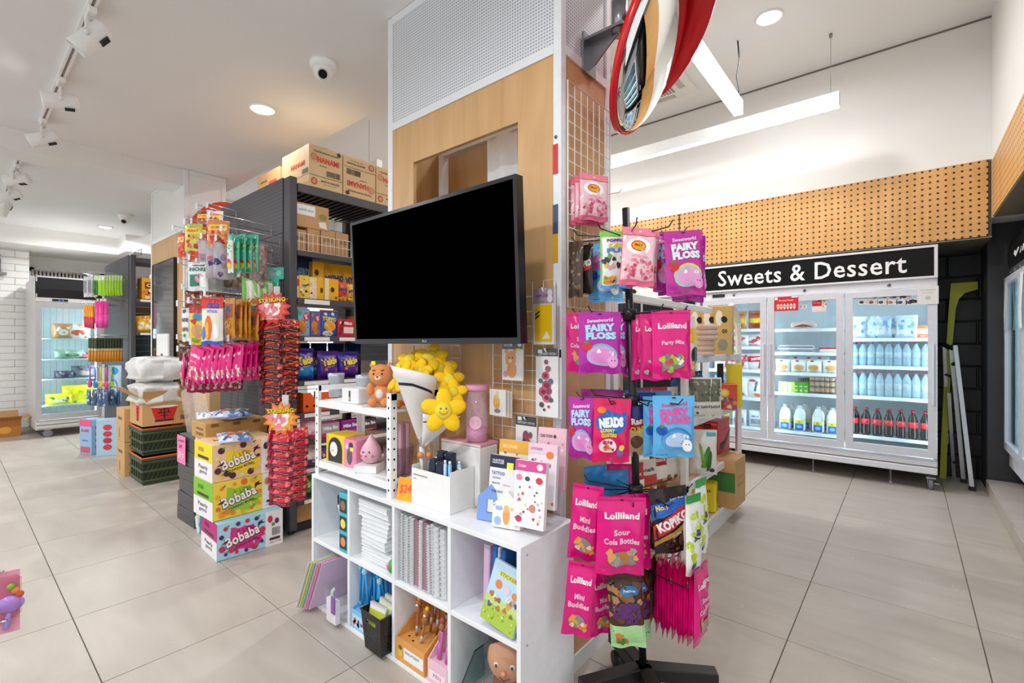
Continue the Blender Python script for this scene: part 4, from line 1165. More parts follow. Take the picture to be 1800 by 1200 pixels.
# magazine file with boxes and pens
mx0, my0 = -1.437, 1.127
t = thing('magazine_file', 'white cardboard file box full of small boxes and pens on the cube shelf', 'file box', (mx0, my0, ZT + .001))
fw, fd, fh = .212, .118, .152
cw = mat('#f1f0ee', .6)
m = MB(); m.box(0, 0, 0, fw, .003, fh - .02, cw); m.box(0, fd - .003, 0, fw, fd, fh, cw); m.box(0, .003, 0, .003, fd - .003, fh - .01, cw); m.box(fw - .003, .003, 0, fw, fd - .003, fh - .005, cw); m.box(.003, .003, 0, fw - .003, fd - .003, .003, cw); m.build('box_walls', t)
m = MB(); m.box(.01, -.0008, fh - .045, .09, 0, fh - .04, mat('#9a9c9e', .6)); m.box(.012, -.0008, fh - .06, .028, 0, fh - .055, mat('#b4b6b8', .6)); m.build('printed_lines', t)
nav = carton(.036, .03, .15, '#1d2440', [('e', .5, .62, .3, .1, '#5b668c'), ('e', .5, .62, .24, .075, '#1d2440'), ('t', 'a', .5, .62, .2, .05, '#e8ecf5'), ('r', .2, .22, .8, .42, '#f0e9ec'), ('r', .5, .22, .8, .42, '#8fb7e0'), ('r', .2, .3, .5, .36, '#d9545e'), ('e', .2, .95, .1, .02, '#4fc04f')], rough=.35)
for k, (dx, dy, dz) in enumerate(((.06, .012, .022), (.104, .008, .022), (.06, .05, .045), (.104, .05, .045))):
    put('pen_box', nav, (mx0 + dx + .04, my0 + dy, ZT + .003 + dz), 0, ('left navy', 'right navy', 'rear left navy', 'rear right navy')[k] + ' slim pen box in the white file box', 'box', 'navy pen boxes')
for k, (dx, dy, c, h_) in enumerate(((.165, .02, '#bcd6ea', .15), (.178, .03, '#58aee6', .145), (.19, .02, '#79b9e2', .15), (.185, .07, '#a9d4ee', .14), (.2, .06, '#f0b04a', .12), (.203, .04, '#e86a5a', .115))):
    mb = MB(); mb.tube([(0, 0, 0), (0, 0, h_)], .0065, mat(c, .3), 8); mb.tube([(0, 0, h_), (0, 0, h_ + .012)], .0045, mat('#e8ecf0', .3), 8)
    put('marker_pen', mb.mesh('marker_pen'), (mx0 + dx, my0 + dy, ZT + .02), 0, ('grey-blue', 'bright blue', 'mid blue', 'pale blue', 'orange', 'coral')[k] + ' marker pen in the white file box', 'pen', 'markers in the file box')
for k in range(2):
    t = thing('lolly_pen', ('left' if k == 0 else 'right') + ' clear-wrapped pen with an orange ball top in the white file box', 'pen', (mx0 + .022 + .026 * k, my0 + .04 + .02 * k, ZT + .02), (0, rad(-5), 0))
    m = MB(); m.tube([(0, 0, 0), (0, 0, .145)], .005, mat('#e8e2da', .4), 8); m.build('stem', t)
    m = MB(); m.ball((0, -.004, .155), .012, .012, .012, mat('#f08a2a', .5), 12, 8); m.build('ball_top', t)
    m = MB(); m.lathe([(.012, .06), (.019, .14), (.016, .19), (.004, .2), (.015, .225)], (0, 0, 0), clear('#ffffff', .6, .15, .96), 9); m.build('clear_wrap', t)
# white carton, pink flat box and tumbler
me = carton(.21, .1, .215, '#efeeec', [('r', .0, .0, .004, 1, '#d5d5d5')], rough=.5)
put('carton', me, (-1.305, 1.25, ZT + .001), 0, 'tall plain white box behind the file box, under the pink tumbler', 'box')
mb = MB(); mb.box(-.105, 0, 0, .105, .1, .012, mat('#e5a3ac', .45), .001); mb.box(-.103, -.0006, .002, .103, 0, .01, mat('#f3e6e6', .6))
put('flat_box', mb.mesh('flat_box'), (-1.305, 1.252, ZT + .2165), rad(2), 'flat pink box lying on the tall white box', 'box')
t = thing('tumbler', 'clear tumbler with pink lid and pink bottom standing on the flat pink box', 'tumbler', (-1.262, 1.3, ZT + .229))
m = MB(); m.lathe([(.04, 0), (.042, .004), (.042, .2)], (0, 0, 0), milky('#efcfdf', .3, .08), 24); m.build('clear_wall', t)
m = MB(); m.lathe([(.0385, .004), (.0385, .05), (.001, .052)], (0, 0, 0), mat('#d97bb0', .3), 24); m.build('pink_bottom', t)
m = MB(); m.lathe([(.045, .195), (.046, .2), (.046, .212), (.042, .216), (.001, .216)], (0, 0, 0), mat('#ea9dbf', .3), 24); m.build('lid', t)
T_ = Matrix.Rotation(YAW * .9, 4, 'Z')
m = MB(T_); m.add([(.0425 * math.sin(a), -.0425 * math.cos(a), .075 + b) for (a, b) in [(0, 0)] + [(.55 * math.cos(q), .025 * math.sin(q)) for q in [2 * math.pi * j / 18 for j in range(18)]]], [(0, 1 + j, 1 + (j + 1) % 18) for j in range(18)], mat('#f0bdd6', .4)); m.build('oval_print', t)
# bouquet of plush flowers
yl = mat('#f4c40c', .85, 0, .1, 50, .4); yl2 = mat('#e9cf3a', .85, 0, .1, 50, .4); gr_ = mat('#9fc33c', .8)
def flower(parent, c, nrm, s, face=False):
    nrm = Vector(nrm).normalized(); up = Vector((0, 0, 1)); a = up.cross(nrm); a = a.normalized() if a.length > .1 else Vector((1, 0, 0)); b_ = nrm.cross(a)
    M3 = Matrix((a, b_, nrm)).transposed()
    o = None
    for k in range(5):
        th = 2 * math.pi * k / 5 + .3
        d = (a * math.cos(th) + b_ * math.sin(th)) * .036 * s
        Rz = M3 @ Matrix.Rotation(th, 3, 'Z')
        m = MB(); m.ball(Vector(c) + d, .033 * s, .024 * s, .012 * s, yl, 12, 8, Rz); m.build('petal', parent)
    m = MB(); m.ball(Vector(c) + nrm * .008 * s, .026 * s, .026 * s, .014 * s, yl2, 14, 8, M3); ctr_ = m.build('flower_centre', parent)
    if face:
        m = MB()
        for q in (-1, 1): m.ball(Vector(c) + nrm * .0215 * s + a * q * .008 * s + b_ * .005 * s, .003 * s, .003 * s, .0015 * s, mat('#5a6aa0', .4), 8, 6, M3)
        m.tube([Vector(c) + nrm * .022 * s + a * (.012 * s * math.cos(q)) + b_ * (-.002 * s - .009 * s * math.sin(q)) for q in [math.pi * j / 6 for j in range(7)]], .0009 * s, mat('#c0603a', .5), 4)
        m.build('stitched_smile', ctr_)
bq = thing('flower_bouquet', 'bouquet of yellow plush flowers wrapped in white paper with black lines', 'bouquet', (-1.475, 1.2, ZT + .16))
O = Vector(bq.location)
tow = Vector((SA, -CA, .15))
for (u, v, d, s, dirn) in ((722, 632, 1.92, 1.0, (.2, -.5, .8)), (756, 628, 1.88, 1.1, (.3, -.7, .6)), (705, 662, 1.80, 1.05, (-.1, -.8, .5)), (772, 650, 1.86, 1.1, (.6, -.7, .2)), (738, 655, 1.84, .9, (.2, -.9, .3)), (790, 668, 1.80, .9, (.7, -.5, .3)), (742, 672, 1.78, .8, (.1, -.8, .5)), (796, 690, 1.76, .85, (.6, -.6, .5))):
    flower(bq, Vector(at(u, v, d)) - O, dirn, s)
flower(bq, Vector(at(780, 722, 1.66)) - O, (SA + .15, -CA, .25), 1.2, True)
for (u, v, d) in ((735, 640, 1.86), (795, 700, 1.78)):
    p0 = Vector(at(u, v, d)) - O
    m = MB(); m.tube([p0 + Vector((0, .01, .01)), p0 * .6 + Vector((0, 0, .0)), p0 * .25], .007, gr_, 8); m.build('stem', bq)
paper = mat('#ece9e6', .6); blackp = mat('#1c1c1e', .5)
tip = Vector(at(742, 790, 1.83)) - O
def cone(cu, cv, dep, hw, hh_, a0, a1, dip, lift=0):
    C_ = Vector(at(cu, cv, dep)) - O
    rgt = Vector((CA, SA, 0)); fw_ = Vector((-SA, CA, 0))
    def fn(u, v, off=0):
        th = a0 + (a1 - a0) * u
        rim_ = C_ + rgt * (hw * math.cos(th)) - fw_ * (hw * .8 * math.sin(th)) + Vector((0, 0, 1)) * (hh_ * abs(math.sin(th * .5 + dip)))
        p = tip + (rim_ - tip) * (.06 + .94 * v)
        return p - fw_ * (off + .003 * math.sin(9 * u + 5 * v))
    return fn
for k, (cu, cv, dep, hw, hh_, a0, a1, dip) in enumerate(((728, 665, 1.74, .085, .05, -.3, 3.4, 0), (778, 735, 1.72, .07, .02, .3, 3.0, .4))):
    fn = cone(cu, cv, dep, hw, hh_, a0, a1, dip)
    m = MB(); m.surf(fn, 14, 8, paper); s_ = m.build('wrapping_paper', bq)
    md = s_.modifiers.new('thick', 'SOLIDIFY'); md.thickness = .001
    m = MB(); m.surf(lambda u, v: fn(u, .8 + .035 * v - .12 * abs(u - .5), .0022), 14, 1, blackp); m.build('black_line', bq)
m = MB(); m.tube([tip + Vector((0, 0, .012)), tip + Vector((-.004, .01, -.15))], .012, mat('#e9e6e2', .6), 8); m.build('paper_tail', bq)
# bundles of pencils with ball tops, in a clear holder
t = thing('clear_cup', 'clear plastic cup of ball-topped pencils beside the sticker packs', 'cup', on_floor(852, 872, ZT + .001))
m = MB(); m.lathe([(.026, 0), (.03, .08), (.029, .08), (.025, .003), (.001, .003)], (0, 0, 0), clear('#ffffff', .35, .05, .95), 18); m.build('cup_wall', t)
cp = Vector(t.location)
for grp, (c, n_, h_, lab) in enumerate((('#58a5dd', 9, .155, 'blue ball-topped pencil in the clear cup'), ('#f3a5c4', 9, .125, 'pink ball-topped pencil in the clear cup'))):
    mb = MB(); mb.tube([(0, 0, 0), (0, 0, h_)], .003, mat(c, .4), 6); mb.ball((0, 0, h_ + .004), .0075, .0075, .0075, mat(c, .4), 10, 6)
    me = mb.mesh('ball_pencil')
    for k in range(n_):
        an = k * 2.4; rr_ = .004 + .0058 * math.sqrt(k)
        put('ball_pencil', me, cp + Vector((rr_ * math.cos(an) * .8, rr_ * math.sin(an) * .8 + (.006 if grp == 0 else -.004), .005)), 0, lab, 'pencil', ('blue' if grp == 0 else 'pink') + ' ball-topped pencils', rx=rad(-12 + R.uniform(-2, 2)) * (-1), ry=rad(-8))
mb = MB(); mb.tube([(0, 0, 0), (.1, 0, 0)], .0045, mat('#d8b07c', .5), 7); mb.tube([(0, 0, 0), (-.018, 0, 0)], .0045, mat('#e9cfa4', .6), 7, r2=.0006); mb.tube([(-.014, 0, 0), (-.019, 0, 0)], .0014, mat('#333', .6), 5, r2=.0004)
put('wooden_pencil', mb.mesh('wooden_pencil'), on_floor(836, 890, ZT + .0065), rad(62), 'wooden pencil lying on the cube shelf before the clear cup', 'pencil')
t = thing('yellow_charms', 'clear pouch of small yellow charms by the clear cup', 'charm pack', on_floor(838, 869, ZT + .001))
for k in range(9):
    m = MB(); m.ball((.011 * (k % 3) - .011, .009 * (k // 3), .009 + .003 * (k % 2)), .007, .007, .008, mat('#f1c62a', .4), 8, 6); m.build('charm', t)
# ---- sticker packs standing in rows
def dotsop(seed, n_, cs, x0=.08, y0=.05, x1=.92, y1=.78, r=.045): return ('sp', n_, seed, x0, y0, x1, y1, r, cs)
PK = [
 ('sticker_pack', (942, 753, 994, 857), 1.325, '#efc3cf', [('t', 'CLEAR STICKER', .3, .86, .45, .05, '#4a3340'), ('e', .6, .86, .05, .03, '#4a3a44'), dotsop(2, 14, ['#6a4a55', '#d97a9a', '#f6e3ea', '#c2566e'])], 'pale pink sticker pack at the back right by the wire grid'),
 ('sticker_pack', (875, 775, 928, 868), 1.27, '#f0ece4', [('r', 0, .76, 1, 1, '#eeb23c'), ('t', 'DECO STICKER', .36, .88, .5, .06, '#fff6dd'), dotsop(5, 18, ['#c98a3a', '#8d5a8a', '#4a6a8a', '#d9772f', '#7a9a4a'])], 'sticker pack with an orange header in the rear row'),
 ('sticker_pack', (925, 782, 977, 892), 1.245, '#f1e6ee', [('r', 0, .84, 1, 1, '#efc6d6'), ('t', 'STICKER', .3, .92, .4, .04, '#8a5a72'), ('e', .76, .84, .13, .06, '#e8833a'), dotsop(8, 16, ['#e8833a', '#3a4a6a', '#d9545e', '#f0b04a'])], 'sticker pack with a pink header and an orange animal in the middle row'),
 ('sticker_pack', (860, 802, 912, 880), 1.2, '#e9eaee', [('r', 0, .72, 1, 1, '#222846'), ('t', 'COLOR STICKER', .28, .86, .4, .1, '#eef0f8'), ('r', .58, .72, .8, .86, '#eef23a'), ('t', 'TATTOO', .3, .6, .45, .08, '#5a5aa8'), ('t', 'sticker', .26, .5, .3, .05, '#8a8aa8'), ('t', 'BLACK', .25, .38, .26, .04, '#44464e'), ('t', 'white', .6, .36, .26, .04, '#e89a6a'), ('t', 'THE DAY', .3, .2, .4, .05, '#44464e')], 'sticker pack with a navy header and lettering in the front row'),
 ('sticker_pack', (902, 812, 957, 927), 1.165, '#f4f2f2', [('r', 0, .84, 1, 1, '#d94f94'), ('t', 'Sticker', .24, .92, .25, .05, '#fbe9f2'), ('e', .8, .92, .1, .05, '#fbe3ee'), ('e', .15, .74, .1, .05, '#f08aa8'), ('e', .42, .73, .08, .035, '#3a5a52'), ('e', .8, .72, .11, .05, '#d9384a'), ('sp', 22, 9, .1, .06, .92, .66, .035, ['#d9384a', '#3f8a5a', '#f2a0b8', '#6a3a4a', '#f0d9a0']), ('e', .2, .12, .1, .05, '#c83a6a'), ('e', .62, .3, .1, .06, '#d98a7a')], 'sticker pack with a magenta header and tiny fruit pictures in front'),
]
for nm, (x0, y0, x1, y1), Y, c, ops, lab in PK:
    cu_ = (x0 + x1) / 2
    ptop = on_y(cu_, y0, Y); pbot = on_y(cu_, y1, Y)
    wl = (on_y(x1, y1, Y) - on_y(x0, y1, Y)).length * .86
    hgt = min(ptop.z - pbot.z + .0, .2)
    zb = max(ZT + .004, pbot.z)
    me = card(wl, ptop.z - zb, .02, c, ops, .3, hang=False, c=.001)
    o = put(nm, me, (pbot.x, Y, zb), rad(10), lab, 'sticker pack', 'sticker packs on the cube shelf', rx=rad(-7))
t = thing('sticker_stand', 'clear acrylic stepped holder under the rows of sticker packs', 'display stand', (-1.06, 1.2, ZT + .001))
for k in range(4):
    m = MB(); m.box(-.125, .0 + k * .045, 0, .125, .002 + k * .045, .05 + .02 * k, clear('#ffffff', .25, .05, .97)); m.build('acrylic_step', t)
# house-shaped memo pads
hp = MB(); hp.prism([(-.5, 0), (.5, 0), (.5, .62), (0, 1), (-.5, .62)], 'xz', -.006, .006, mat('#7d9fdd', .45))
hp.add([(a, -.0064, b) for a, b in ((-.12, .22), (.12, .22), (.12, .58), (-.12, .58))], [(0, 1, 2, 3)], mat('#5f6f92', .6)); hp.add([(a, -.0068, b) for a, b in ((-.09, .25), (.12, .25), (.12, .58), (-.09, .58))], [(0, 1, 2, 3)], mat('#dfe3ea', .5))
blueh = hp.mesh('memo_pad')
hp = MB(); hp.prism([(-.5, 0), (.5, 0), (.5, .62), (0, 1), (-.5, .62)], 'xz', -.02, .006, mat('#f3efe9', .45))
hp.add([(a, -.0206, b) for a, b in ((-.5, .62), (.5, .62), (0, 1), (-.5, .62))][:3], [(0, 1, 2)], mat('#f5f0ea', .45))
hp.add([(a, -.0204, b) for a, b in ((-.5, .60), (-.46, .56), (0, .92), (.46, .56), (.5, .60), (0, 1))], [(0, 1, 2, 5), (2, 3, 4, 5)], mat('#88a6e0', .45))
print_on(hp, [('e', .5, .33, .12, .24, '#e9a25a'), ('e', .5, .52, .1, .1, '#edb878'), ('e', .2, .18, .12, .12, '#9db9e6'), ('r', .12, .48, .34, .58, '#9db9e6'), ('r', .66, .5, .9, .58, '#f0b98a'), ('e', .84, .2, .08, .14, '#e6e0da')], lambda u, v, l: (u - .5, -.0206 - l * .0005, v), .45)
whith = hp.mesh('memo_pad')
for k, (u, v, wdt, h_, me, lab, rz) in enumerate(((861, 915, .098, .122, blueh, 'blue house-shaped memo pad with a small window, left of the white one', 14), (893, 926, .1, .115, whith, 'white house-shaped memo pad with a blue roof edge and a little orange animal', 16))):
    p = on_floor(u, v, ZT + .002)
    put('memo_pad', me, p, rad(rz), lab, 'memo pad', 'house-shaped memo pads', (wdt, 1, h_), rx=rad(-8))
# ---- packs hanging on the wire grid
def hook(px, label, parent, L=.05):
    m = MB(); m.tube([(0, 0, .004), (0, -.006, .004), (0, -L, 0), (0, -L - .006, .012)], .0025, mat('#f2f2f2', .35), 6); return m.build('grid_hook', parent, px)
def hung(name, u0, v0, u1, v1, Y, c, ops, lab, n_=1, cat='sticker pack', T=.006, grp=None):
    cu_ = (u0 + u1) / 2
    p = on_y(cu_, v0, Y); wl = (on_y(u1, v0, Y) - on_y(u0, v0, Y)).length; h_ = p.z - on_y(cu_, v1, Y).z
    me = card(wl * .93, h_, T, c, ops, .3)
    for k in range(n_):
        o = put(name, me, p + Vector((.003 * k, .012 * k, -.004 * k)), rad(3 * k), lab if k == 0 else ('second ' if k == 1 else 'rear ') + lab, cat, grp)
        if k == 0:
            s = MB(); s.box(-wl * .47, -T / 2 - .003, -h_ - .004, wl * .47, -T / 2 - .002, .0, clear('#ffffff', .15, .08, .98)); s.build('clear_sleeve', o)
    q = p - Vector(g2.location)
    hook((q.x, 1.362 - g2.location.y, q.z - .012), '', g2, max(.02, 1.362 - Y + .01))
rose = [('r', 0, .885, 1, 1, '#17171b'), ('t', 'TEMPORARY TATTOO', .52, .92, .8, .035, '#d8d8dc'), ('r', .1, .93, .3, .98, '#f2f2f2')]
for (cx, cy, r_, c) in ((.48, .8, .1, '#8d2a4a'), (.56, .7, .13, '#b03a5c'), (.45, .6, .17, '#c23a62'), (.5, .46, .2, '#a52e52'), (.36, .36, .22, '#c8446c'), (.5, .28, .2, '#d05a7c'), (.6, .38, .14, '#8a3050'), (.28, .17, .11, '#5a3a44'), (.68, .52, .12, '#5d6470'), (.7, .25, .1, '#4a545a'), (.24, .52, .1, '#59606a'), (.6, .15, .06, '#a83a58'), (.4, .1, .06, '#7a2a3e')):
    rose.append(('e', cx, cy, r_, r_ * .36, c))
for (cx, cy, r_) in ((.45, .6, .08), (.5, .46, .1), (.36, .36, .1), (.5, .28, .09)):
    rose.append(('e', cx, cy, r_, r_ * .36, '#7d1c3a'))
hung('tattoo_pack', 941, 612, 983, 732, 1.335, '#f3f3f3', rose, 'tall temporary tattoo pack with dark red roses on the wire grid', 2, 'tattoo pack', grp='rose tattoo packs')
hung('tattoo_pack', 906, 731, 945, 790, 1.33, '#f1f1f1', [('r', 0, .72, 1, 1, '#17171b'), ('t', 'TEMPORARY TATTOO', .5, .8, .85, .07, '#d8d8dc'), ('r', .1, .86, .3, .97, '#f2f2f2'), ('e', .5, .38, .16, .2, '#9c3a58'), ('e', .6, .2, .14, .14, '#c04a6a'), ('e', .72, .45, .09, .1, '#8a4a64'), ('e', .42, .2, .1, .14, '#5a4650')], 'small temporary tattoo pack with a rose spray, below the tall ones', 1, 'tattoo pack')
hung('sock_pack', 938, 506, 976, 605, 1.325, '#ede8ec', [('r', 0, .72, 1, 1, '#b9a2b4'), ('t', 'HAPPY SOCKS', .45, .86, .6, .06, '#6a3f8a'), ('t', 'free', .4, .77, .3, .05, '#8fb03a'), ('e', .82, .9, .12, .07, '#f0e9ee'), ('e', .82, .8, .13, .07, '#f4efef'), ('r', .08, .05, .92, .7, '#f4c81e'), ('p', [(.45, .1), (.85, .1), (.68, .24)], '#f6efdf'), ('p', [(.1, .5), (.34, .58), (.33, .6), (.1, .54)], '#3a3020'), ('p', [(.1, .44), (.32, .5), (.31, .53), (.1, .48)], '#3a3020')], 'pack of yellow socks hanging at the top of the wire grid', 1, 'socks', .012)
hung('sticker_pack', 882, 600, 921, 668, 1.33, '#f0eeee', [('r', 0, .8, 1, 1, '#1b1b20'), ('t', 'POP STICKER', .3, .9, .4, .07, '#e8e8ea'), ('e', .85, .92, .09, .06, '#e8e8ea'), ('r', .7, .76, .9, .82, '#eef23a'), ('e', .42, .55, .26, .2, '#ef9634'), ('e', .22, .74, .08, .06, '#ef9634'), ('e', .6, .74, .08, .06, '#ef9634'), ('e', .48, .26, .22, .2, '#ef9634'), ('e', .42, .5, .07, .04, '#f8efe2'), ('e', .18, .15, .1, .08, '#e89ab0'), ('e', .35, .58, .03, .02, '#2a1a14'), ('e', .52, .58, .03, .02, '#2a1a14')], 'sticker pack with an orange bear under a black header, below the television corner', 1)
hung('sticker_card', 860, 684, 890, 730, 1.31, '#f3f0ea', [('e', .45, .5, .2, .26, '#ecb04a'), ('e', .45, .72, .12, .1, '#f0be6a'), ('e', .5, .18, .2, .08, '#8a8a90')], 'small white card pack with yellow figure at the left of the grid', 3, 'sticker pack', .004, grp='small card packs')
# ================================================================== SPINNER RACK WITH CANDY BAGS
MG = '#e3107f'
def lolli(second, third='', seed=0, sweets=('#e8a04a', '#b9b6b2', '#f3e7d2', '#c8402f')):
    return [('t', 'Lolliland', .5, .77, .72, .085, '#fdf3f7', 0, .04), ('t', second, .5, .56 if third else .52, .34 + .05 * max(0, len(second) - 4), .075, '#f7c9df', 0, .035)] + \
           ([('t', third, .5, .45, .74, .075, '#f7c9df', 0, .035)] if third else []) + \
           [('e', .5, .22, .28, .1, '#8e8a88'), ('sp', 12, seed, .2, .12, .86, .34, .075, list(sweets)), ('r', .03, .955, .97, .962, '#b80a63'), ('e', .5, .96, .035, .012, '#2a0a18')]
def floss(base2, word, ring_c, ring2, fruit, logo):
    return [('t', 'Sweetworld', .5, .86, .62, .06, logo, 4, .03, .15), ('t', 'FAIRY', .5, .74, .7, .12, word, 4, .07), ('t', 'FLOSS', .52, .61, .72, .12, word, 2, .07),
            ('e', .54, .3, .37, .185, ring2), ('e', .54, .28, .36, .165, ring_c), ('e', .56, .28, .29, .12, base2), ('sp', 9, 4, .35, .2, .78, .36, .07, [base2, '#ffffff', ring_c]),
            ('e', .18, .45, .13, .075, fruit), ('e', .17, .515, .06, .02, '#3f8f3a'), ('e', .8, .2, .13, .1, '#ffffff' if fruit != '#d2253a' else '#f0a5dc'), ('e', .77, .22, .014, .012, '#1a1a22'), ('e', .84, .22, .014, .012, '#1a1a22'),
            ('t', 'Net weight 50g', .2, .05, .28, .02, '#3a2a4a'), ('e', .5, .965, .05, .012, '#1a1a1a')]
DES = {
 'party': (MG, lolli('Party Mix', '', 3, ('#f2c72f', '#e8842f', '#f4f0ea', '#8d7f78', '#a8cf3a', '#d9404a'))),
 'cola': (MG, lolli('Sour', 'Cola Bottles', 6, ('#c9762f', '#a39e9a', '#e0a45a', '#8d8884'))),
 'mix': (MG, lolli('Mini', 'Buddies', 9, ('#e8a04a', '#2a2024', '#f0d8c0', '#d97a3a'))),
 'plain': (MG, [('sp', 8, 12, .2, .1, .8, .3, .07, ['#c2c0bd', '#a51a5e', '#f06aa8']), ('t', 'Lolliland', .5, .77, .7, .08, '#fdf3f7', 0, .04)]),
 'purple': ('#b5219f', floss('#e58ad0', '#a9dcf4', '#c9a6d8', '#7fb0c8', '#d2253a', '#f6d9ee')),
 'magenta_floss': ('#c4309b', floss('#f2a2d8', '#e8f4fb', '#b9c4c8', '#e9d27a', '#d2253a', '#f6d9ee')),
 'blue': ('#5fb6ea', floss('#bfd8f6', '#ea4fa5', '#5b9bd8', '#2f86c4', '#2456b4', '#e8306a')),
 'jelly': ('#ef7f98', [('r', .02, .1, .98, .86, '#f6cbd2'), ('e', .46, .68, .34, .15, '#fdfaf8'), ('e', .46, .68, .22, .095, '#e2231f'), ('e', .46, .68, .19, .075, '#f2b61f'), ('t', 'JELLY', .46, .69, .26, .05, '#c91a1a', 0, .06), ('t', 'COTTON CANDY', .52, .5, .5, .03, '#f29ab0'), ('sp', 44, 3, .12, .14, .9, .44, .045, ['#e05a78', '#c93a5c', '#f29ab0', '#e87890']), ('r', .0, .0, 1, .1, '#f06a8c'), ('r', .0, .87, 1, 1, '#f48a9e'), ('e', .5, .94, .05, .015, '#fff')]),
 'nerds': ('#e01462', [('e', .46, .62, .42, .17, '#1f62c0'), ('sp', 14, 2, .1, .48, .84, .78, .08, ['#1f62c0', '#2a78d4']), ('t', 'NERDS', .46, .63, .66, .16, '#fdfdfd', 6, .08), ('t', 'GUMMY', .36, .5, .4, .06, '#f4e23a', 2, .05), ('t', 'CLUSTERS', .4, .43, .42, .06, '#f4e23a', 2, .05), ('e', .38, .26, .24, .11, '#f6dfe8'), ('sp', 18, 8, .24, .2, .52, .33, .04, ['#c01f3a', '#e84a4a', '#8d1f5a', '#f08a3a']), ('e', .72, .18, .1, .07, '#8a4fb0'), ('e', .76, .25, .07, .05, '#f0dc3a'), ('e', .2, .82, .12, .05, '#e8842f'), ('e', .5, .955, .06, .013, '#1a1a1a')]),
 'rascal': ('#1d2a72', [('r', 0, 0, 1, .42, '#cbb98c'), ('p', [(0, .42), (1, .42), (1, .62), (0, .52)], '#b8202c'), ('t', 'Rascals', .5, .57, .8, .1, '#f6ead2', 6, .05), ('t', 'CLINKERS', .5, .43, .85, .1, '#e9d23a', 3, .05), ('e', .3, .24, .22, .1, '#6a4030'), ('e', .75, .2, .2, .12, '#2a3a80'), ('t', 'Pascall', .5, .86, .6, .08, '#e9e3c8')]),
 'kopiko': ('#231a17', [('p', [(0, .52), (1, .72), (1, .86), (0, .76)], '#2566c4'), ('p', [(0, .22), (1, .55), (1, .78), (0, .44)], '#d3222a'), ('p', [(0, .13), (1, .42), (1, .5), (0, .2)], '#b5893a'), ('t', 'KOPIKO', .52, .5, .9, .15, '#fdfdfd', 22, .06), ('t', 'No.1', .25, .72, .3, .08, '#f2d65a', 8, .04), ('t', 'Sugar free', .68, .83, .36, .04, '#dbe8fa', 8), ('t', 'Coffee', .6, .3, .25, .04, '#f2e2c0', 20), ('e', .8, .2, .18, .1, '#6a4226'), ('sp', 14, 4, .3, .04, .95, .26, .06, ['#3a2418', '#6b4630', '#8a5a34'])]),
 'lime': ('#eef0ea', [('sp', 16, 5, .1, .1, .9, .8, .13, ['#cfe02e', '#b7d42a', '#e6ec6a']), ('t', 'Yes', .5, .5, .5, .12, '#3c4c86', 78, .06), ('r', .2, .1, .5, .16, '#2a4a9a'), ('r', 0, .9, 1, 1, '#3f9a4a')]),
 'snack': ('#4a2c1c', [('r', 0, 0, 1, .32, '#a9d99a'), ('sp', 20, 6, .0, .3, 1, .9, .13, ['#8a5a34', '#6a3f24', '#b98a5a', '#4a2a1a']), ('e', .62, .78, .26, .07, '#2878c0'), ('t', 'Premium', .62, .78, .34, .04, '#eaf2fa'), ('t', 'MEE', .5, .52, .8, .2, '#5a2a6a', 0, .1), ('t', 'MIX', .66, .38, .4, .09, '#5a2a6a', 0, .06), ('sp', 6, 7, .2, .08, .6, .24, .1, ['#d97a3a', '#8a4a2a', '#4a8a3a'])]),
 'dark': ('#2a211e', [('t', 'KOPIKO', .55, .6, .8, .14, '#d8d0c8', 12, .06), ('p', [(.1, .4), (.95, .5), (.95, .58), (.1, .48)], '#c02a30')]),
 'brown': ('#4a382f', [('sp', 18, 9, .1, .1, .9, .85, .12, ['#6a5040', '#2e221c', '#8a6a52'])]),
 'kids': ('#eef3ec', [('r', 0, .9, 1, 1, '#7fcf4a'), ('r', 0, .0, .05, 1, '#8fd45a'), ('t', 'POPPING', .55, .83, .7, .06, '#7a3fa8', 0, .06), ('t', 'CANDY', .55, .74, .6, .08, '#e8d23a', 0, .06), ('t', 'FUN', .55, .65, .7, .08, '#4a8ad0', 0, .06), ('sp', 16, 3, .08, .12, .95, .56, .08, ['#e8842f', '#d93a4a', '#f0c23a', '#6aa83a', '#3a3a48', '#e9a5b8']), ('r', .1, .08, .5, .2, '#f0a53a'), ('r', 0, .0, 1, .05, '#4a9fe0')]),
 'gold': ('#efe6da', [('r', 0, .55, 1, .8, '#f2c61f'), ('e', .5, .35, .4, .16, '#2a2226'), ('r', 0, 0, 1, .12, '#d9452f'), ('sp', 8, 5, .1, .05, .9, .25, .1, ['#f2c61f', '#d9452f', '#f6f2ea'])]),
 'clear_blue': ('#3f97d8', [('t', 'FAIRY', .5, .6, .7, .15, '#ea4fa5', 4, .06), ('e', .5, .25, .35, .16, '#7cc0ee')]),
}
BAGME = {}
def bagmesh(des, ar, seed=0):
    """unit-height pouch of the given width/height ratio"""
    ar = round(ar, 2)
    key = (des, ar, seed % 3)
    if key not in BAGME:
        c, ops = DES[des]
        BAGME[key] = crimp_bag(.2 * ar, .2, .026, c, ops, .24, seed % 3 + sum(map(ord, des)) % 7)
    return BAGME[key]
def bag(name, des, rect, d, yaw, label, group=None, seed=0, roll=0, ar=None, pitch=0, cat='candy bag'):
    """rect in the photograph's frame at depth d gives the bag's real size and hanging point"""
    x0, y0, x1, y1 = rect
    H = (y1 - y0) / FPX * d
    Wv = (x1 - x0) / FPX * d / max(.35, abs(math.cos(rad(yaw))))
    a = ar if ar else Wv / H
    me = bagmesh(des, a, seed)
    return put(name, me, at((x0 + x1) / 2, y0, d), YAW + rad(yaw), label, cat, group, H / .2, rx=rad(pitch), ry=rad(roll))
hub = on_floor(1131, 1166, .128)
topp = at(1100, 366, hub.dot(Vector((-SA, CA, 0))) - .0)
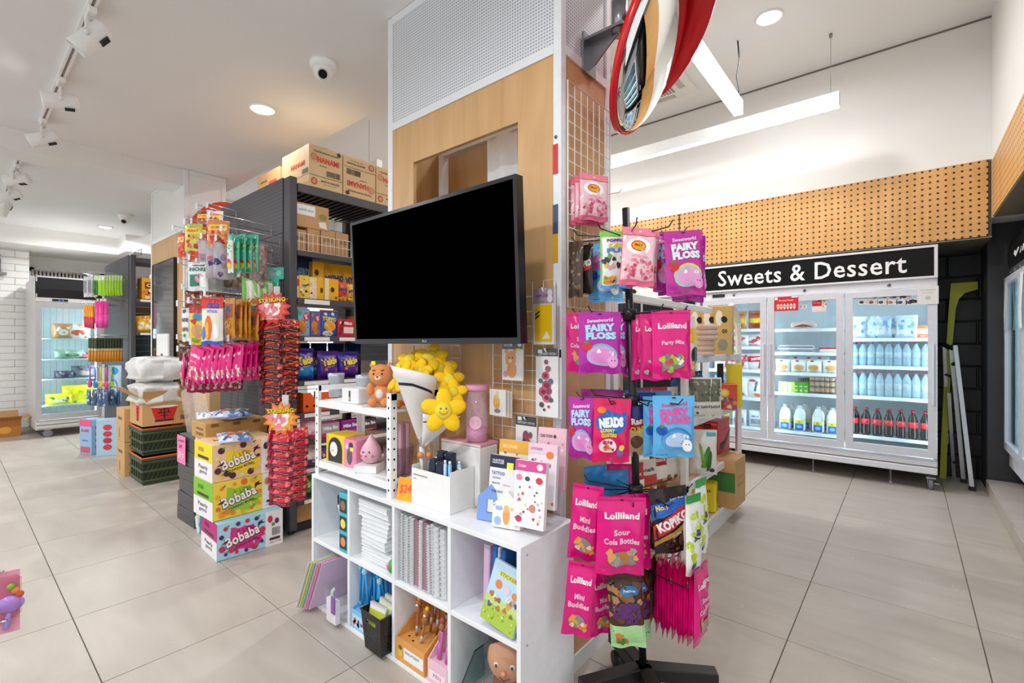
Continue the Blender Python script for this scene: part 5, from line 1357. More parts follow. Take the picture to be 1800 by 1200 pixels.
rk = thing('spinner_rack', 'black wire spinner rack on a star foot, hung with candy bags', 'display rack', (hub.x, hub.y, 0))
blackm = mat('#17181b', .38)
lean = Vector((topp.x - hub.x, topp.y - hub.y, 0)) / topp.z
def axis(z): return lean * z
m = MB(); m.cyl((0, 0, .08), axis(topp.z) + Vector((0, 0, topp.z)), .0125, blackm, 14); m.build('pole', rk)
for k, deg in enumerate((-8, 107, 200, 275)):
    a = YAW + rad(deg)
    L = .2 if deg == 107 else .235
    m = MB(Matrix.Rotation(a, 4, 'Z')); m.box(.0, -.024, .085, L, .024, .128, blackm, .003); arm_ = m.build('foot_arm', rk)
    m = MB(Matrix.Rotation(a, 4, 'Z')); m.cyl((L - .035, -.014, .034), (L - .035, .014, .034), .034, mat('#111', .5), 18); m.box(L - .043, -.006, .05, L - .027, .006, .086, blackm); m.build('caster', arm_)
TIERS = [(1.555, 10, .175), (1.30, 10, .175), (1.015, 10, .175), (.712, 10, .175), (.455, 9, .175)]
for z, n_, L in TIERS:
    c = axis(z) + Vector((0, 0, z))
    m = MB(); m.lathe([(.013, -.02), (.024, -.02), (.024, .016), (.013, .016)], c, blackm, 14); hb_ = m.build('tier_collar', rk)
    for k in range(n_):
        a = 2 * math.pi * k / n_ + z
        e = Vector((math.cos(a), math.sin(a), 0))
        m = MB(); m.tube([c + e * .02, c + e * L, c + e * (L + .016) + Vector((0, 0, .018))], .0022, blackm, 5); m.build('hook_arm', hb_)
B_ = 'candy bags on the spinner rack'
# top tier
bag('candy_bag', 'brown', (1001, 424, 1024, 522), 1.56, -35, 'dark crumpled bag at the far left of the top tier', B_, 1)
bag('candy_bag', 'dark', (1021, 430, 1041, 516), 1.57, -45, 'black candy bag with pale lettering beside the dark crumpled bag, top tier', B_)
bag('candy_bag', 'blue', (1037, 427, 1092, 530), 1.60, -25, 'blue fairy floss bag at the left of the top tier, behind the green-edged pack', B_)
bag('candy_bag', 'kids', (1055, 406, 1110, 506), 1.55, -4, 'white toy-candy pack with green edge on the top tier', B_)
bag('candy_bag', 'clear_blue', (1066, 442, 1105, 512), 1.66, -10, 'blue bag peeping out under the green-edged pack', B_)
bag('candy_bag', 'jelly', (1094, 401, 1156, 503), 1.49, 4, 'pink jelly bean bag with white oval on the top tier', B_, roll=4)
bag('candy_bag', 'jelly', (1100, 404, 1160, 504), 1.525, 6, 'pink jelly bean bag behind the front one on the top tier', B_, 1, roll=3)
bag('candy_bag', 'purple', (1150, 409, 1196, 512), 1.56, -18, 'purple fairy floss bag to the left of the front one on the top tier', B_)
bag('candy_bag', 'purple', (1158, 406, 1212, 518), 1.60, -8, 'purple fairy floss bag hidden in the middle of the top tier stack', B_, 1)
bag('candy_bag', 'magenta_floss', (1165, 405, 1235, 519), 1.48, 2, 'pink-purple fairy floss bag in front at the right of the top tier', B_, roll=-3)
bag('candy_bag', 'purple', (1196, 412, 1244, 522), 1.55, 22, 'purple fairy floss bag whose right edge shows on the top tier', B_, 2)
bag('candy_bag', 'purple', (1180, 418, 1240, 530), 1.64, 12, 'purple bag at the back right of the top tier', B_)
# second tier
bag('candy_bag', 'cola', (996, 549, 1052, 655), 1.57, -12, 'magenta sour cola bag behind the left fairy floss bag, second tier', B_)
bag('candy_bag', 'purple', (1055, 548, 1103, 655), 1.58, 10, 'purple fairy floss bag behind the front left one, second tier', B_)
bag('candy_bag', 'purple', (1017, 548, 1091, 656), 1.485, -2, 'purple fairy floss bag in front at the left of the second tier', B_, 1)
bag('candy_bag', 'plain', (1097, 556, 1140, 662), 1.60, -30, 'magenta bag with part of its white name showing, second tier', B_)
bag('candy_bag', 'plain', (1112, 552, 1160, 667), 1.555, -18, 'magenta bag second from the front in the second tier stack', B_, 1)
bag('candy_bag', 'plain', (1126, 551, 1178, 668), 1.51, -8, 'magenta bag just behind the party mix bag', B_, 2)
bag('candy_bag', 'party', (1144, 545, 1214, 665), 1.455, 2, 'magenta party mix bag in front on the second tier', B_, roll=-1)
bag('candy_bag', 'gold', (1204, 556, 1226, 662), 1.54, 50, 'white and yellow bag seen edge-on right of the party mix bag', B_)
# third tier
bag('candy_bag', 'purple', (1024, 684, 1092, 776), 1.74, 160, 'purple bag at the back of the third tier', B_)
bag('candy_bag', 'clear_blue', (1100, 686, 1178, 780), 1.76, 170, 'blue bag at the back of the third tier', B_)
bag('candy_bag', 'purple', (1001, 698, 1045, 806), 1.53, -32, 'purple fairy floss bag turned aside at the left of the third tier', B_)
bag('candy_bag', 'rascal', (1103, 690, 1152, 801), 1.575, -2, 'navy and beige chocolate bag between the pink and blue bags, third tier', B_)
bag('candy_bag', 'nerds', (1044, 700, 1110, 812), 1.47, 2, 'pink gummy cluster bag with blue splash on the third tier', B_, roll=2)
bag('candy_bag', 'blue', (1131, 697, 1190, 803), 1.545, -6, 'blue fairy floss bag behind the front one, third tier', B_, 1)
bag('candy_bag', 'blue', (1147, 695, 1221, 803), 1.47, 2, 'blue fairy floss bag in front on the third tier', B_, 2)
# fourth tier
bag('candy_bag', 'clear_blue', (1026, 818, 1066, 880), 1.74, 200, 'blue bag at the back left of the fourth tier', B_)
bag('candy_bag', 'clear_blue', (1058, 826, 1106, 884), 1.7, 190, 'blue bag behind the sour cola bags, fourth tier', B_)
bag('candy_bag', 'plain', (1066, 815, 1112, 870), 1.8, 180, 'pink bag tip at the back of the fourth tier', B_)
bag('candy_bag', 'mix', (1009, 852, 1060, 985), 1.475, -14, 'magenta mini buddies bag at the left of the fourth tier', B_, roll=5)
bag('candy_bag', 'cola', (1075, 868, 1146, 1000), 1.52, 12, 'magenta bag behind the front sour cola bag, fourth tier', B_, 1)
bag('candy_bag', 'cola', (1050, 873, 1136, 1008), 1.425, 2, 'magenta sour cola bottles bag in front on the fourth tier', B_, 2, roll=2)
bag('candy_bag', 'dark', (1120, 870, 1172, 965), 1.6, -20, 'black coffee candy bag tucked behind the front coffee candy bag', B_)
bag('candy_bag', 'kopiko', (1139, 856, 1207, 972), 1.485, 6, 'black coffee candy bag with red band on the fourth tier', B_, roll=-6)
bag('candy_bag', 'lime', (1200, 868, 1235, 1008), 1.44, 34, 'white and lime bag in front at the right of the fourth tier', B_)
bag('candy_bag', 'lime', (1216, 840, 1246, 975), 1.52, 44, 'white and lime bag behind the front one at the right of the fourth tier', B_, 1)
# fifth tier
bag('candy_bag', 'mix', (1036, 1000, 1076, 1115), 1.55, 24, 'magenta bag tucked behind the mini buddies bag on the lowest tier', B_, 1)
bag('candy_bag', 'mix', (1000, 988, 1050, 1118), 1.455, -10, 'magenta mini buddies bag in front at the left of the lowest tier', B_, 2, roll=6)
bag('candy_bag', 'snack', (1085, 1005, 1145, 1125), 1.55, 14, 'brown and green snack bag behind the front one on the lowest tier', B_, 1)
bag('candy_bag', 'snack', (1066, 1008, 1126, 1135), 1.475, -6, 'brown and green snack bag in front on the lowest tier', B_, roll=-4)
bag('candy_bag', 'brown', (1134, 980, 1160, 1090), 1.6, 60, 'brown snack bag seen edge-on in the middle of the lowest tier', B_)
for k in range(8):
    u = 1158 + 10.6 * k
    bag('candy_bag', 'plain' if k < 7 else 'cola', (u - 22, 975 + 2.5 * k, u + 22, 1096 + 3.4 * k), 1.60 - .02 * k, 66 - 2 * k, ('front right-hand' if k == 7 else ('first', 'second', 'third', 'fourth', 'fifth', 'sixth', 'seventh')[k] + ' from the left') + ' magenta bag in the edge-on row of the lowest tier', B_, k, ar=.62, roll=-4 + k)
# jelly bags on the wire grid
for k in range(3):
    p = on_x(1024, 312, -.90)
    put('candy_bag', bagmesh('jelly', .72, k), p + Vector((.045 - .02 * k, .0 + .004 * k, -.004 * k)), rad(62 - 3 * k), ('front', 'middle', 'rear')[k] + ' pink jelly bean bag of three on the wire grid beside the column', 'candy bag', 'jelly bags on the wire grid', .165 / .2)
g1 = bpy.data.objects['wire_grid']
for k, (u, v) in enumerate(((1026, 322), (1058, 345), (1018, 425), (1070, 430))):
    p = on_x(u, v, -.918) - Vector(g1.location)
    m = MB(); m.tube([(0, 0, 0), (.02, 0, .004), (.075, .0, .0), (.085, 0, .012)], .0025, wire_w, 6); m.build('grid_hook', g1, p)
# ================================================================== DARK GONDOLA SHELF WITH END HOOKS
hk_m = mat('#c9cacc', .25, .9)
gon_m = mat('#4b4a4f', .5, .2, .15, 60, .1)
gon_d = mat('#2c2c30', .55, .1, .15, 40)
def perf_dark():
    return dots('#504e53', '#27262a', .025, .0045, 'xz', .55)
GP = perf_dark()
def gondola(name, label, X0, X1, Y0, Y1, Ht, lips, right_only=True):
    """long double-sided shelf: origin at its front right floor corner; shelves face +X"""
    t = thing(name, label, 'shelving', (X1, Y0, 0))
    D = X1 - X0
    m = MB(); m.box(-D, .0, .06, -.11, .02, Ht, GP); m.build('end_panel', t)
    for k in range(int((Ht - .1) / .3)):
        m = MB(); m.box(-D, -.0025, .1 + .3 * k, -.11, 0, .103 + .3 * k, gon_d); m.build('panel_seam', t)
    for a in (-.1, -D / 2 - .02, -D - .0):
        m = MB(); m.box(a, .003, .03, a + .085, .05, Ht - .005, gon_m, .004); m.build('upright', t)
    for k in range(3):
        y = .003 + (Y1 - Y0 - .05) * (k + 1) / 3
        m = MB(); m.box(-D / 2 - .02, y, .03, -D / 2 + .04, y + .05, Ht, gon_m, .004); m.build('upright', t)
    m = MB(); m.lathe([(.02, 0), (.02, .006), (.007, .012), (.007, .04)], (-.06, .03, 0), mat('#222', .4), 12); m.build('levelling_foot', t)
    for k in range(26):
        zc = .12 + (Ht - .2) * k / 25
        m = MB(); m.tube([(-D / 2 + .045, .05, zc), (-D / 2 + .045, Y1 - Y0 - .02, zc)], .0022, gon_d, 4); m.build('back_wire', t)
    for (z, lip, white) in lips:
        m = MB(); m.box(-D / 2 + .05, .05, z - .012, -.02, Y1 - Y0, z - .002, gon_d)
        b = m.build('shelf_deck', t)
        m = MB(); m.box(-.02, .05, z - lip, -.005, Y1 - Y0, z + .004, gon_m, .002); m.build('shelf_lip', t)
        for q in range(white):
            yy = .09 + q * .24
            m = MB(); m.box(-.0045, yy, z - lip + .004, -.003, yy + .17, z - .002, mat('#eceae6', .5)); m.build('price_rail', b)
    m = MB(); m.box(-D, .05, .0, -.06, Y1 - Y0, .05, gon_d); m.build('base_deck', t)
    return t
GX0, GX1, GY0 = -4.09, -2.92, 1.36
gd = gondola('gondola_shelf', 'tall dark metal shelf with perforated end, full of snacks, left of the television', GX0, GX1, GY0, 3.5, 2.25, ((2.205, .05, 0), (1.785, .03, 0), (1.485, .035, 1), (1.245, .03, 4), (.962, .03, 3), (.757, .03, 2), (.575, .025, 0), (.405, .03, 3), (.21, .03, 2)))
# wire top deck seen from below
m = MB()
for k in range(46):
    m.box(-.55, .06 + k * .045, 2.17, -.03, .066 + k * .045, 2.185, gon_d)
w_ = m.build('wire_deck', gd); w_['kind'] = 'stuff'
# wire fence along the second shelf
m = MB(); fw_ = mat('#e9e6e2', .4)
for k in range(40): m.tube([(-.012, .06 + k * .03, 1.79), (-.012, .06 + k * .03, 1.9)], .0018, fw_, 4)
for z in (1.79, 1.845, 1.9): m.tube([(-.012, .05, z), (-.012, 1.25, z)], .0022, fw_, 5)
w_ = m.build('wire_fence', gd); w_['kind'] = 'stuff'
def shelf_item(name, me_fn, u0, u1, vtop, zb, X, label, cat='snack pack', group=None, depth=.1, rz=0, hscale=1, lean=0):
    a = on_x(u0, 600, X); b = on_x(u1, 600, X)
    um = (u0 + u1) / 2
    h_ = (on_x(um, vtop, X).z - zb) * hscale
    w__ = b.y - a.y
    me = me_fn(w__, h_, depth)
    return put(name, me, (X, (a.y + b.y) / 2, zb + .001), rad(90 + rz), label, cat, group, rx=rad(lean))
KR = '#c79a66'
def hanami(w, d, h, flip):
    ops = [('t', 'TOASTED PRAWN CRACKER', .5, .86, .75, .045, '#3a332c'), ('t', 'HANAMI', .56, .68, .66, .14, '#d8412f', 0, .05), ('e', .14, .72, .1, .09, '#d97a62'), ('e', .14, .72, .07, .06, KR), ('t', '48 BOXES', .4, .54, .22, .03, '#4a4238'), ('bar', .5, .32, .9, .46, '#2e2a26'), ('r', .02, .275, .98, .285, '#4a4038'), ('e', .14, .14, .09, .085, '#c03a2a'), ('e', .14, .14, .06, .055, KR), ('t', 'MADE IN THAILAND', .62, .18, .55, .045, '#3a332c'), ('t', 'keep dry and cool', .6, .11, .4, .03, '#5a5044'), ('p', [(.8, .93), (.88, .98), (.96, .93), (.93, .93), (.93, .88), (.83, .88), (.83, .93)], '#3a332c')]
    if flip:
        ops = [(o[0],) + ((o[1], 1 - o[2], 1 - o[3]) + tuple(o[4:7]) + (180,) + tuple(o[8:]) if o[0] == 't' else (1 - o[1], 1 - o[2]) + tuple(o[3:]) if o[0] == 'e' else ((1 - o[3], 1 - o[4], 1 - o[1], 1 - o[2]) + tuple(o[5:]) if o[0] in ('r', 'bar') else ([(1 - a, 1 - b) for a, b in o[1]],) + tuple(o[2:]))) for o in ops]
    left = [('t', 'HANAMI', .6, .6, .5, .12, '#d8412f', 0, .04), ('r', .0, .29, 1, .3, '#6a5a48'), ('bar', .75, .33, .97, .45, '#4a4038'), ('r', 0, .1, 1, .105, '#8a7a66')]
    return carton(w, d, h, '#d9b88a', ops, left=left, rough=.6, tape='#c9a878')
put('snack_carton', hanami(.232, .38, .272, False), (-2.925, 1.597, 2.21), rad(90), 'printed prawn-cracker carton at the near corner on top of the dark shelf', 'carton', 'cartons on top of the dark shelf')
put('snack_carton', hanami(.252, .38, .275, True), (-2.925, 1.845, 2.21), rad(90), 'upside-down prawn-cracker carton, second on top of the dark shelf', 'carton', 'cartons on top of the dark shelf')
put('snack_carton', hanami(.25, .38, .27, False), (-2.925, 2.102, 2.21), rad(90), 'third prawn-cracker carton on top of the dark shelf, cut off by the column', 'carton', 'cartons on top of the dark shelf')
me = carton(.36, .3, .24, '#cf9f6a', [('r', .55, .5, .9, .68, '#d24a36'), ('e', .3, .35, .09, .1, '#c8342a'), ('t', 'SNACKS', .3, .75, .3, .06, '#5a4a38')], rough=.6)
put('snack_carton', me, (-3.62, 1.52, 2.23), 0, 'brown carton with red print at the far side of the dark shelf top', 'carton', 'cartons on top of the dark shelf')
# second shelf: kraft cartons behind the wire fence
def kraft(w, h, d, ops=(), side=()): return carton(w, d, h, KR, list(ops), side, rough=.6, tape='#b98d58')
seal = [('e', .72, .7, .18, .09, '#8a8f4a'), ('e', .72, .7, .15, .07, KR), ('t', 'FOODS', .72, .7, .2, .05, '#6a6a3a'), ('e', .8, .25, .18, .1, '#e08a4a')]
for (u0, u1, vt, zb, X, lab, ops) in ((516, 539, 403, 1.787, -2.97, 'small brown carton at the left end behind the wire fence', [('t', 'SOYA', .5, .6, .5, .15, '#6a5a40')]), (540, 563, 399, 1.787, -2.965, 'brown carton with a green seal behind the wire fence', seal), (564, 590, 405, 1.787, -2.965, 'brown carton in the middle behind the wire fence', [('t', 'SOY FOOD', .5, .6, .6, .14, '#6a5a40')]), (590, 613, 410, 1.787, -2.965, 'brown carton at the right end behind the wire fence', [('t', 'FOOD', .6, .6, .5, .16, '#6a5a40')])):
    shelf_item('snack_carton', lambda w, h, d: kraft(w * .97, h, .28, ops), u0, u1, vt, zb, X, lab, 'carton', 'cartons behind the wire fence')
zb2 = on_x(540, 401, -2.965).z + .003
me = kraft(.24, .155, .26, [('r', .1, .5, .6, .92, '#eef0ee'), ('t', 'address', .35, .72, .4, .1, '#7a8aa8'), ('e', .82, .55, .12, .14, '#8a8f4a'), ('p', [(.72, .1), (.95, .06), (.9, .36), (.7, .32)], '#f0eee8')])
put('snack_carton', me, (-2.96, 1.515, zb2), rad(90), 'brown carton with a white address label stacked on the others behind the fence', 'carton', 'cartons behind the wire fence')
me = kraft(.4, .16, .1, [('r', .4, .4, .62, .75, '#c8402f')]); put('snack_carton', me, (-3.25, 1.72, 1.787), rad(90), 'brown carton with a red patch at the back behind the wire fence', 'carton', 'cartons behind the wire fence')
# third shelf
Y_ = '#f2b51c'
def box_fn(c, ops, side=(), left=()): return lambda w, h, d: carton(w * .97, d, h, c, ops, side, left=left, rough=.35)
def pk_fn(c, ops, T=.03, seed=1):
    def fn(w, h, d):
        me = crimp_bag(w, h, T, c, ops, .3, seed)
        for v in me.vertices: v.co.z += h; v.co.y += T * .5
        return me
    return fn
nerd = [('r', 0, .0, 1, .38, '#1d4a86'), ('t', 'NERDS', .5, .62, .86, .2, '#7fb4dc', 0, .06), ('t', 'gummy', .5, .44, .4, .07, '#e8d24a'), ('sp', 10, 3, .1, .05, .9, .35, .08, ['#d95a8a', '#e8e0d0', '#3a7ab8'])]
mush = [('r', 0, .0, 1, .3, '#c8281f'), ('t', 'MYSHIO', .5, .62, .85, .18, '#2a3a8a', 6, .06), ('t', 'NOODLES', .5, .43, .6, .09, '#3a3a6a', 4, .05), ('e', .5, .15, .35, .12, '#e8a03a'), ('sp', 8, 4, .1, .05, .9, .3, .1, ['#f2d23a', '#d9552f', '#f6efe0'])]
S3 = 'snacks on the third shelf'
shelf_item('snack_box', box_fn('#12355f', nerd), 517, 550, 449, 1.487, -3.1, 'dark blue candy box at the left back of the third shelf', 'snack box', S3)
shelf_item('snack_box', box_fn(Y_, [('e', .35, .72, .18, .08, '#4a2a1c'), ('t', 'e', .7, .55, .2, .2, '#f8e8c0'), ('sp', 6, 2, .1, .1, .9, .4, .1, ['#f6d87a', '#e89a2a'])]), 549, 570, 460, 1.487, -3.05, 'tall yellow snack box behind the front row, third shelf', 'snack box', S3)
shelf_item('noodle_pack', pk_fn('#f0b91c', mush), 570, 607, 464, 1.487, -3.08, 'yellow and red noodle pack standing at the back of the third shelf', 'noodle pack', S3)
shelf_item('noodle_pack', pk_fn('#f0b91c', mush), 606, 640, 468, 1.487, -3.08, 'yellow noodle pack beside the television edge, back of the third shelf', 'noodle pack', S3)
shelf_item('snack_box', box_fn('#f4d79a', [('r', 0, .55, 1, .85, '#e2452f'), ('sp', 9, 3, .1, .05, .9, .5, .12, ['#f0c24a', '#f6efe0', '#d98a3a'])]), 517, 526, 484, 1.487, -2.96, 'narrow cream and red snack box at the left front of the third shelf', 'snack box', S3)
shelf_item('snack_box', box_fn('#f2d24a', [('sp', 14, 7, .1, .1, .9, .9, .12, ['#f6efe0', '#e89a2a', '#f0e08a', '#c8602a']), ('t', 'POP', .5, .55, .5, .14, '#3a6ab0')]), 526, 544, 484, 1.487, -2.96, 'yellow snack box with pale pictures, second in the front row of the third shelf', 'snack box', S3)
shelf_item('snack_box', box_fn('#f3dcb4', [('sp', 14, 9, .1, .1, .9, .9, .12, ['#f8f2e6', '#e8b46a', '#f0cf9a'])]), 544, 558, 487, 1.487, -2.96, 'pale cream snack box, third in the front row of the third shelf', 'snack box', S3)
shelf_item('snack_box', box_fn(Y_, [('e', .6, .42, .2, .12, '#4a2a1c')]), 558, 570, 487, 1.487, -2.96, 'narrow yellow snack box in the front row of the third shelf', 'snack box', S3)
shelf_item('snack_box', box_fn(Y_, [('e', .55, .5, .14, .12, '#4a2a1c'), ('r', 0, 0, .3, 1, '#f8e2b0'), ('e', .8, .15, .1, .06, '#7a4a2a')]), 570, 596, 490, 1.487, -2.96, 'wide yellow snack box with a cream band, front row of the third shelf', 'snack box', S3)
shelf_item('noodle_pack', pk_fn('#e9432a', mush), 596, 612, 496, 1.487, -2.97, 'small red noodle pack in the front row of the third shelf', 'noodle pack', S3)
shelf_item('noodle_pack', pk_fn('#f0b91c', mush), 611, 640, 500, 1.487, -2.98, 'small yellow noodle pack at the right of the third shelf front row', 'noodle pack', S3)
# fourth shelf
S4 = 'biscuits on the fourth shelf'
chipit = [('e', .35, .42, .3, .2, '#d98a2f'), ('e', .45, .22, .26, .15, '#c8762a'), ('e', .7, .72, .24, .16, '#d12a3a'), ('t', 'Choco', .7, .72, .42, .12, '#fbf4ee', -70, .05), ('e', .2, .85, .12, .08, '#6aa84a'), ('sp', 12, 3, .1, .1, .8, .6, .05, ['#7a4a22', '#f0b85a'])]
shelf_item('biscuit_box', box_fn('#f2a51f', [('r', 0, 0, 1, .2, '#d12a2a')]), 517, 522, 532, 1.247, -2.96, 'thin orange and red box at the left end of the fourth shelf', 'biscuit box', S4)
shelf_item('biscuit_box', box_fn('#7fb2dc', chipit), 523, 545, 543, 1.247, -2.955, 'light blue biscuit box with red oval, left one of two', 'biscuit box', S4)
shelf_item('biscuit_box', box_fn('#6f62a8', chipit), 546, 564, 547, 1.247, -2.955, 'purple-blue biscuit box right of the light blue one', 'biscuit box', S4)
shelf_item('biscuit_box', pk_fn('#2a5fb4', [('t', 'TOPPO', .5, .66, .8, .16, '#f2d63a', -4, .06), ('e', .5, .4, .34, .2, '#e8a83a'), ('e', .3, .85, .1, .06, '#f0f0f0'), ('e', .7, .86, .1, .06, '#f0f0f0'), ('e', .4, .12, .3, .1, '#f3e6d0'), ('r', 0, .95, 1, 1, '#e8802a')]), 564, 595, 545, 1.247, -2.965, 'blue biscuit bag with yellow lettering on the fourth shelf', 'biscuit bag', S4)
shelf_item('biscuit_box', box_fn('#d3263c', [('t', 'PEPERO', .5, .76, .8, .16, '#fdf6f4', -3, .05), ('r', .35, .2, .98, .55, '#f2dcd8'), ('p', [(0, .1), (.2, .1), (.4, .9), (.25, .9)], '#8a1626')]), 594, 622, 561, 1.247, -2.955, 'red biscuit box with white lettering on the fourth shelf', 'biscuit box', S4)
shelf_item('biscuit_box', box_fn('#e8902a', [('r', .1, .3, .9, .7, '#f6d27a')]), 622, 648, 556, 1.247, -2.99, 'orange biscuit box beside the red one, by the television edge', 'biscuit box', S4)
# fifth shelf: crisps
S5 = 'crisp bags on the fifth shelf'
def takis(c2): return [('r', .02, .08, .98, .42, c2), ('t', 'Takis', .5, .62, .74, .26, '#f4dc2a', 8, .06), ('t', 'rolled corn', .52, .44, .4, .05, '#e8c23a', 6), ('sp', 10, 4, .1, .1, .9, .36, .1, [c2, '#bfe0f4' if c2 != '#5a2a9a' else '#e08a3a', '#2a7ac8' if c2 != '#5a2a9a' else '#7a3ab0'])]
shelf_item('crisp_bag', pk_fn('#4a2fa0', takis('#2a8fd8'), .07, 2), 519, 556, 612, .964, -2.98, 'blue and purple crisp bag at the left of the fifth shelf', 'crisp bag', S5)
shelf_item('crisp_bag', pk_fn('#4a2fa0', takis('#2a8fd8'), .07, 3), 545, 572, 616, .964, -3.08, 'blue and purple crisp bag squeezed behind the first two', 'crisp bag', S5)
shelf_item('crisp_bag', pk_fn('#4b1f90', takis('#5a2a9a'), .07, 4), 562, 598, 617, .964, -2.98, 'purple crisp bag in the middle of the fifth shelf', 'crisp bag', S5)
shelf_item('crisp_bag', pk_fn('#3f1f98', takis('#5a2a9a'), .07, 5), 597, 634, 618, .964, -2.99, 'purple crisp bag third along the fifth shelf', 'crisp bag', S5)
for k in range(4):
    shelf_item('crisp_bag', pk_fn('#1c2f66', [('t', 'Takis', .5, .6, .7, .24, '#8a7a2a', 5, .05)], .06, k), 520 + 30 * k, 548 + 30 * k, 603, .964, -3.2, ('first', 'second', 'third', 'fourth')[k] + ' blue crisp bag from the left in the back row, darkened for shade', 'crisp bag', 'shaded back row of crisp bags')  # body and lettering colours darkened to paint the back row's shade
# sixth shelf: orange trays;  seventh and below
def tray(w, h, d):
    mb = MB(); c = mat('#f0641e', .45)
    mb.prism([(-w / 2, 0), (w / 2, 0), (w / 2, h * .55), (w * .15, h * .6), (-w * .1, h), (-w / 2, h)], 'xz', 0, .004, c); mb.box(-w / 2, .004, 0, w / 2, d, .004, c); mb.prism([(.004, .004), (d, .004), (d, h), (.004, h)], 'yz', -w / 2, -w / 2 + .004, c); mb.prism([(.004, .004), (d, .004), (d, h * .6), (.004, h * .55)], 'yz', w / 2 - .004, w / 2, c)
    for (a, b) in ((-.3, .3), (.1, .3), (.3, .25)): mb.lathe([(.0001, 0), (.008, 0)], (a * w, -.0008, b * h), mat('#7a2a10', .7), 8, 'y')
    return mb.mesh('tray')
shelf_item('display_tray', tray, 533, 565, 690, .759, -2.96, 'bright orange cardboard display tray at the left of the sixth shelf', 'display tray', 'orange display trays')
shelf_item('display_tray', tray, 565, 600, 688, .759, -2.96, 'bright orange cardboard display tray right of the first', 'display tray', 'orange display trays')
S7 = 'candy boxes on the lower shelves'
mike = lambda a, b: [('r', 0, .28, 1, .92, a), ('t', 'Mike Ike', .5, .62, .85, .26, '#fdfdfd', 2, .06), ('r', 0, 0, 1, .25, b), ('t', 'ORIGINAL FRUITS', .5, .12, .5, .08, '#fbe6ee')]
shelf_item('candy_box', pk_fn('#ee9cc0', [('e', .5, .6, .3, .25, '#f8dce8'), ('e', .3, .3, .2, .15, '#d9f0e8'), ('t', 'kitty', .5, .18, .6, .14, '#c83a72')], .04), 530, 563, 735, .577, -2.97, 'pale pink candy pack at the left of the seventh shelf', 'candy pack', S7)
shelf_item('candy_box', box_fn('#e0389a', mike('#a9a7a8', '#e0389a')), 565, 597, 742, .577, -2.96, 'pink and grey fruit candy box on the seventh shelf', 'candy box', S7)
shelf_item('candy_box', box_fn('#d23aa0', mike('#8a2f9a', '#e05aa8')), 601, 630, 738, .577, -2.96, 'pink and purple fruit candy box on the seventh shelf', 'candy box', S7)
shelf_item('candy_box', box_fn('#3f3a40', mike('#5a4a52', '#a83a52')), 634, 662, 735, .577, -2.96, 'dark fruit candy box at the right of the seventh shelf', 'candy box', S7)
shelf_item('candy_box', pk_fn('#e9e4e6', [('p', [(.1, .35), (.4, .9), (.6, .35)], '#f8f4f2'), ('p', [(.5, .35), (.75, .85), (.95, .35)], '#f6e8e0'), ('r', 0, .05, 1, .3, '#5a3a82'), ('t', 'MALLOW', .5, .17, .8, .16, '#f6ecf8', 0, .05)], .04), 532, 562, 783, .407, -2.97, 'white and purple marshmallow pack on the eighth shelf', 'candy pack', S7)
for k in range(3):
    shelf_item('candy_box', box_fn('#5b3a9a', [('e', .5, .5, .2, .12, '#f2c8a0'), ('sp', 10, k, .1, .1, .9, .9, .08, ['#8a62c8', '#e8b04a'])]), 563 + 14 * k, 576 + 14 * k, 786, .407, -2.96, ('left', 'middle', 'right')[k] + ' purple candy box of three on the eighth shelf', 'candy box', S7)
for k in range(3):
    shelf_item('snack_bag', pk_fn('#3f9a32', [('sp', 14, k, .1, .1, .9, .8, .12, ['#7ac84a', '#2a6a22', '#d93a3a', '#c8e08a'])], .05, k), 536 + 22 * k, 560 + 22 * k, 836, .212, -2.97, ('left', 'middle', 'right')[k] + ' bright green snack bag of three on the lowest shelf', 'snack bag', 'green snack bags on the lowest shelf')
me = kraft(.34, .14, .3, [('t', 'KEEP DRY', .6, .75, .4, .12, '#4a3a28'), ('r', .55, .1, .57, .5, '#4a3a28'), ('r', .85, .1, .87, .5, '#4a3a28'), ('r', .55, .5, .87, .53, '#4a3a28'), ('r', .55, .1, .87, .13, '#4a3a28')])
put('snack_carton', me, (-2.99, 1.6, .052), rad(90), 'brown carton on the floor deck under the green snack bags', 'carton')
# hanging strips of popping candy
def burst(c1, c2, c3, word, W=.135):
    mb = MB(); pts = []
    n_ = 13
    for k in range(2 * n_):
        r = (.5 if k % 2 == 0 else .36) * (1.12 if k == n_ else 1); th = math.pi * k / n_ + math.pi / 2
        pts.append((r * math.cos(th) * W, r * math.sin(th) * W * .85))
    mb.prism(pts, 'xz', -.001, .001, mat(c1, .35))
    P = lambda u, v, l: ((u - .5) * W, -.0016 - l * .0006, (v - .5) * W * .85)
    print_on(mb, [('p', [(.5 + a / W * .82, .5 + b / W / .85 * .82) for a, b in pts], c2), ('e', .5, .42, .2, .16, '#f6efe8'), ('sp', 7, 3, .22, .25, .8, .6, .08, [c3, '#f6efe8', '#f08a9a']), ('t', 'STRIKING', .5, .715, .72, .14, '#2a1a14', 4, .07), ('t', 'STRIKING', .5, .725, .7, .12, '#f4d92a', 4, .03), ('t', word, .5, .18, .5, .05, '#f6efe8')], P, .35, W, W * .85)
    return mb.mesh('header_card')
def packet(c1, c2, dark):
    return crimp_bag(.095, .075, .018, c1, [('sp', 9, 3, .1, .3, .9, .95, .1, [c2, c2, c1, '#f0705a']), ('p', [(.25, .4), (.6, .55), (.95, .8), (.95, .72), (.6, .5), (.3, .37)], '#e8763a'), ('p', [(0, .05), (1, .05), (1, .3), (.5, .2), (0, .34)], dark), ('t', 'popping candy', .55, .15, .6, .1, '#b9a9a0', -3)], .2, 5, .06, .06)
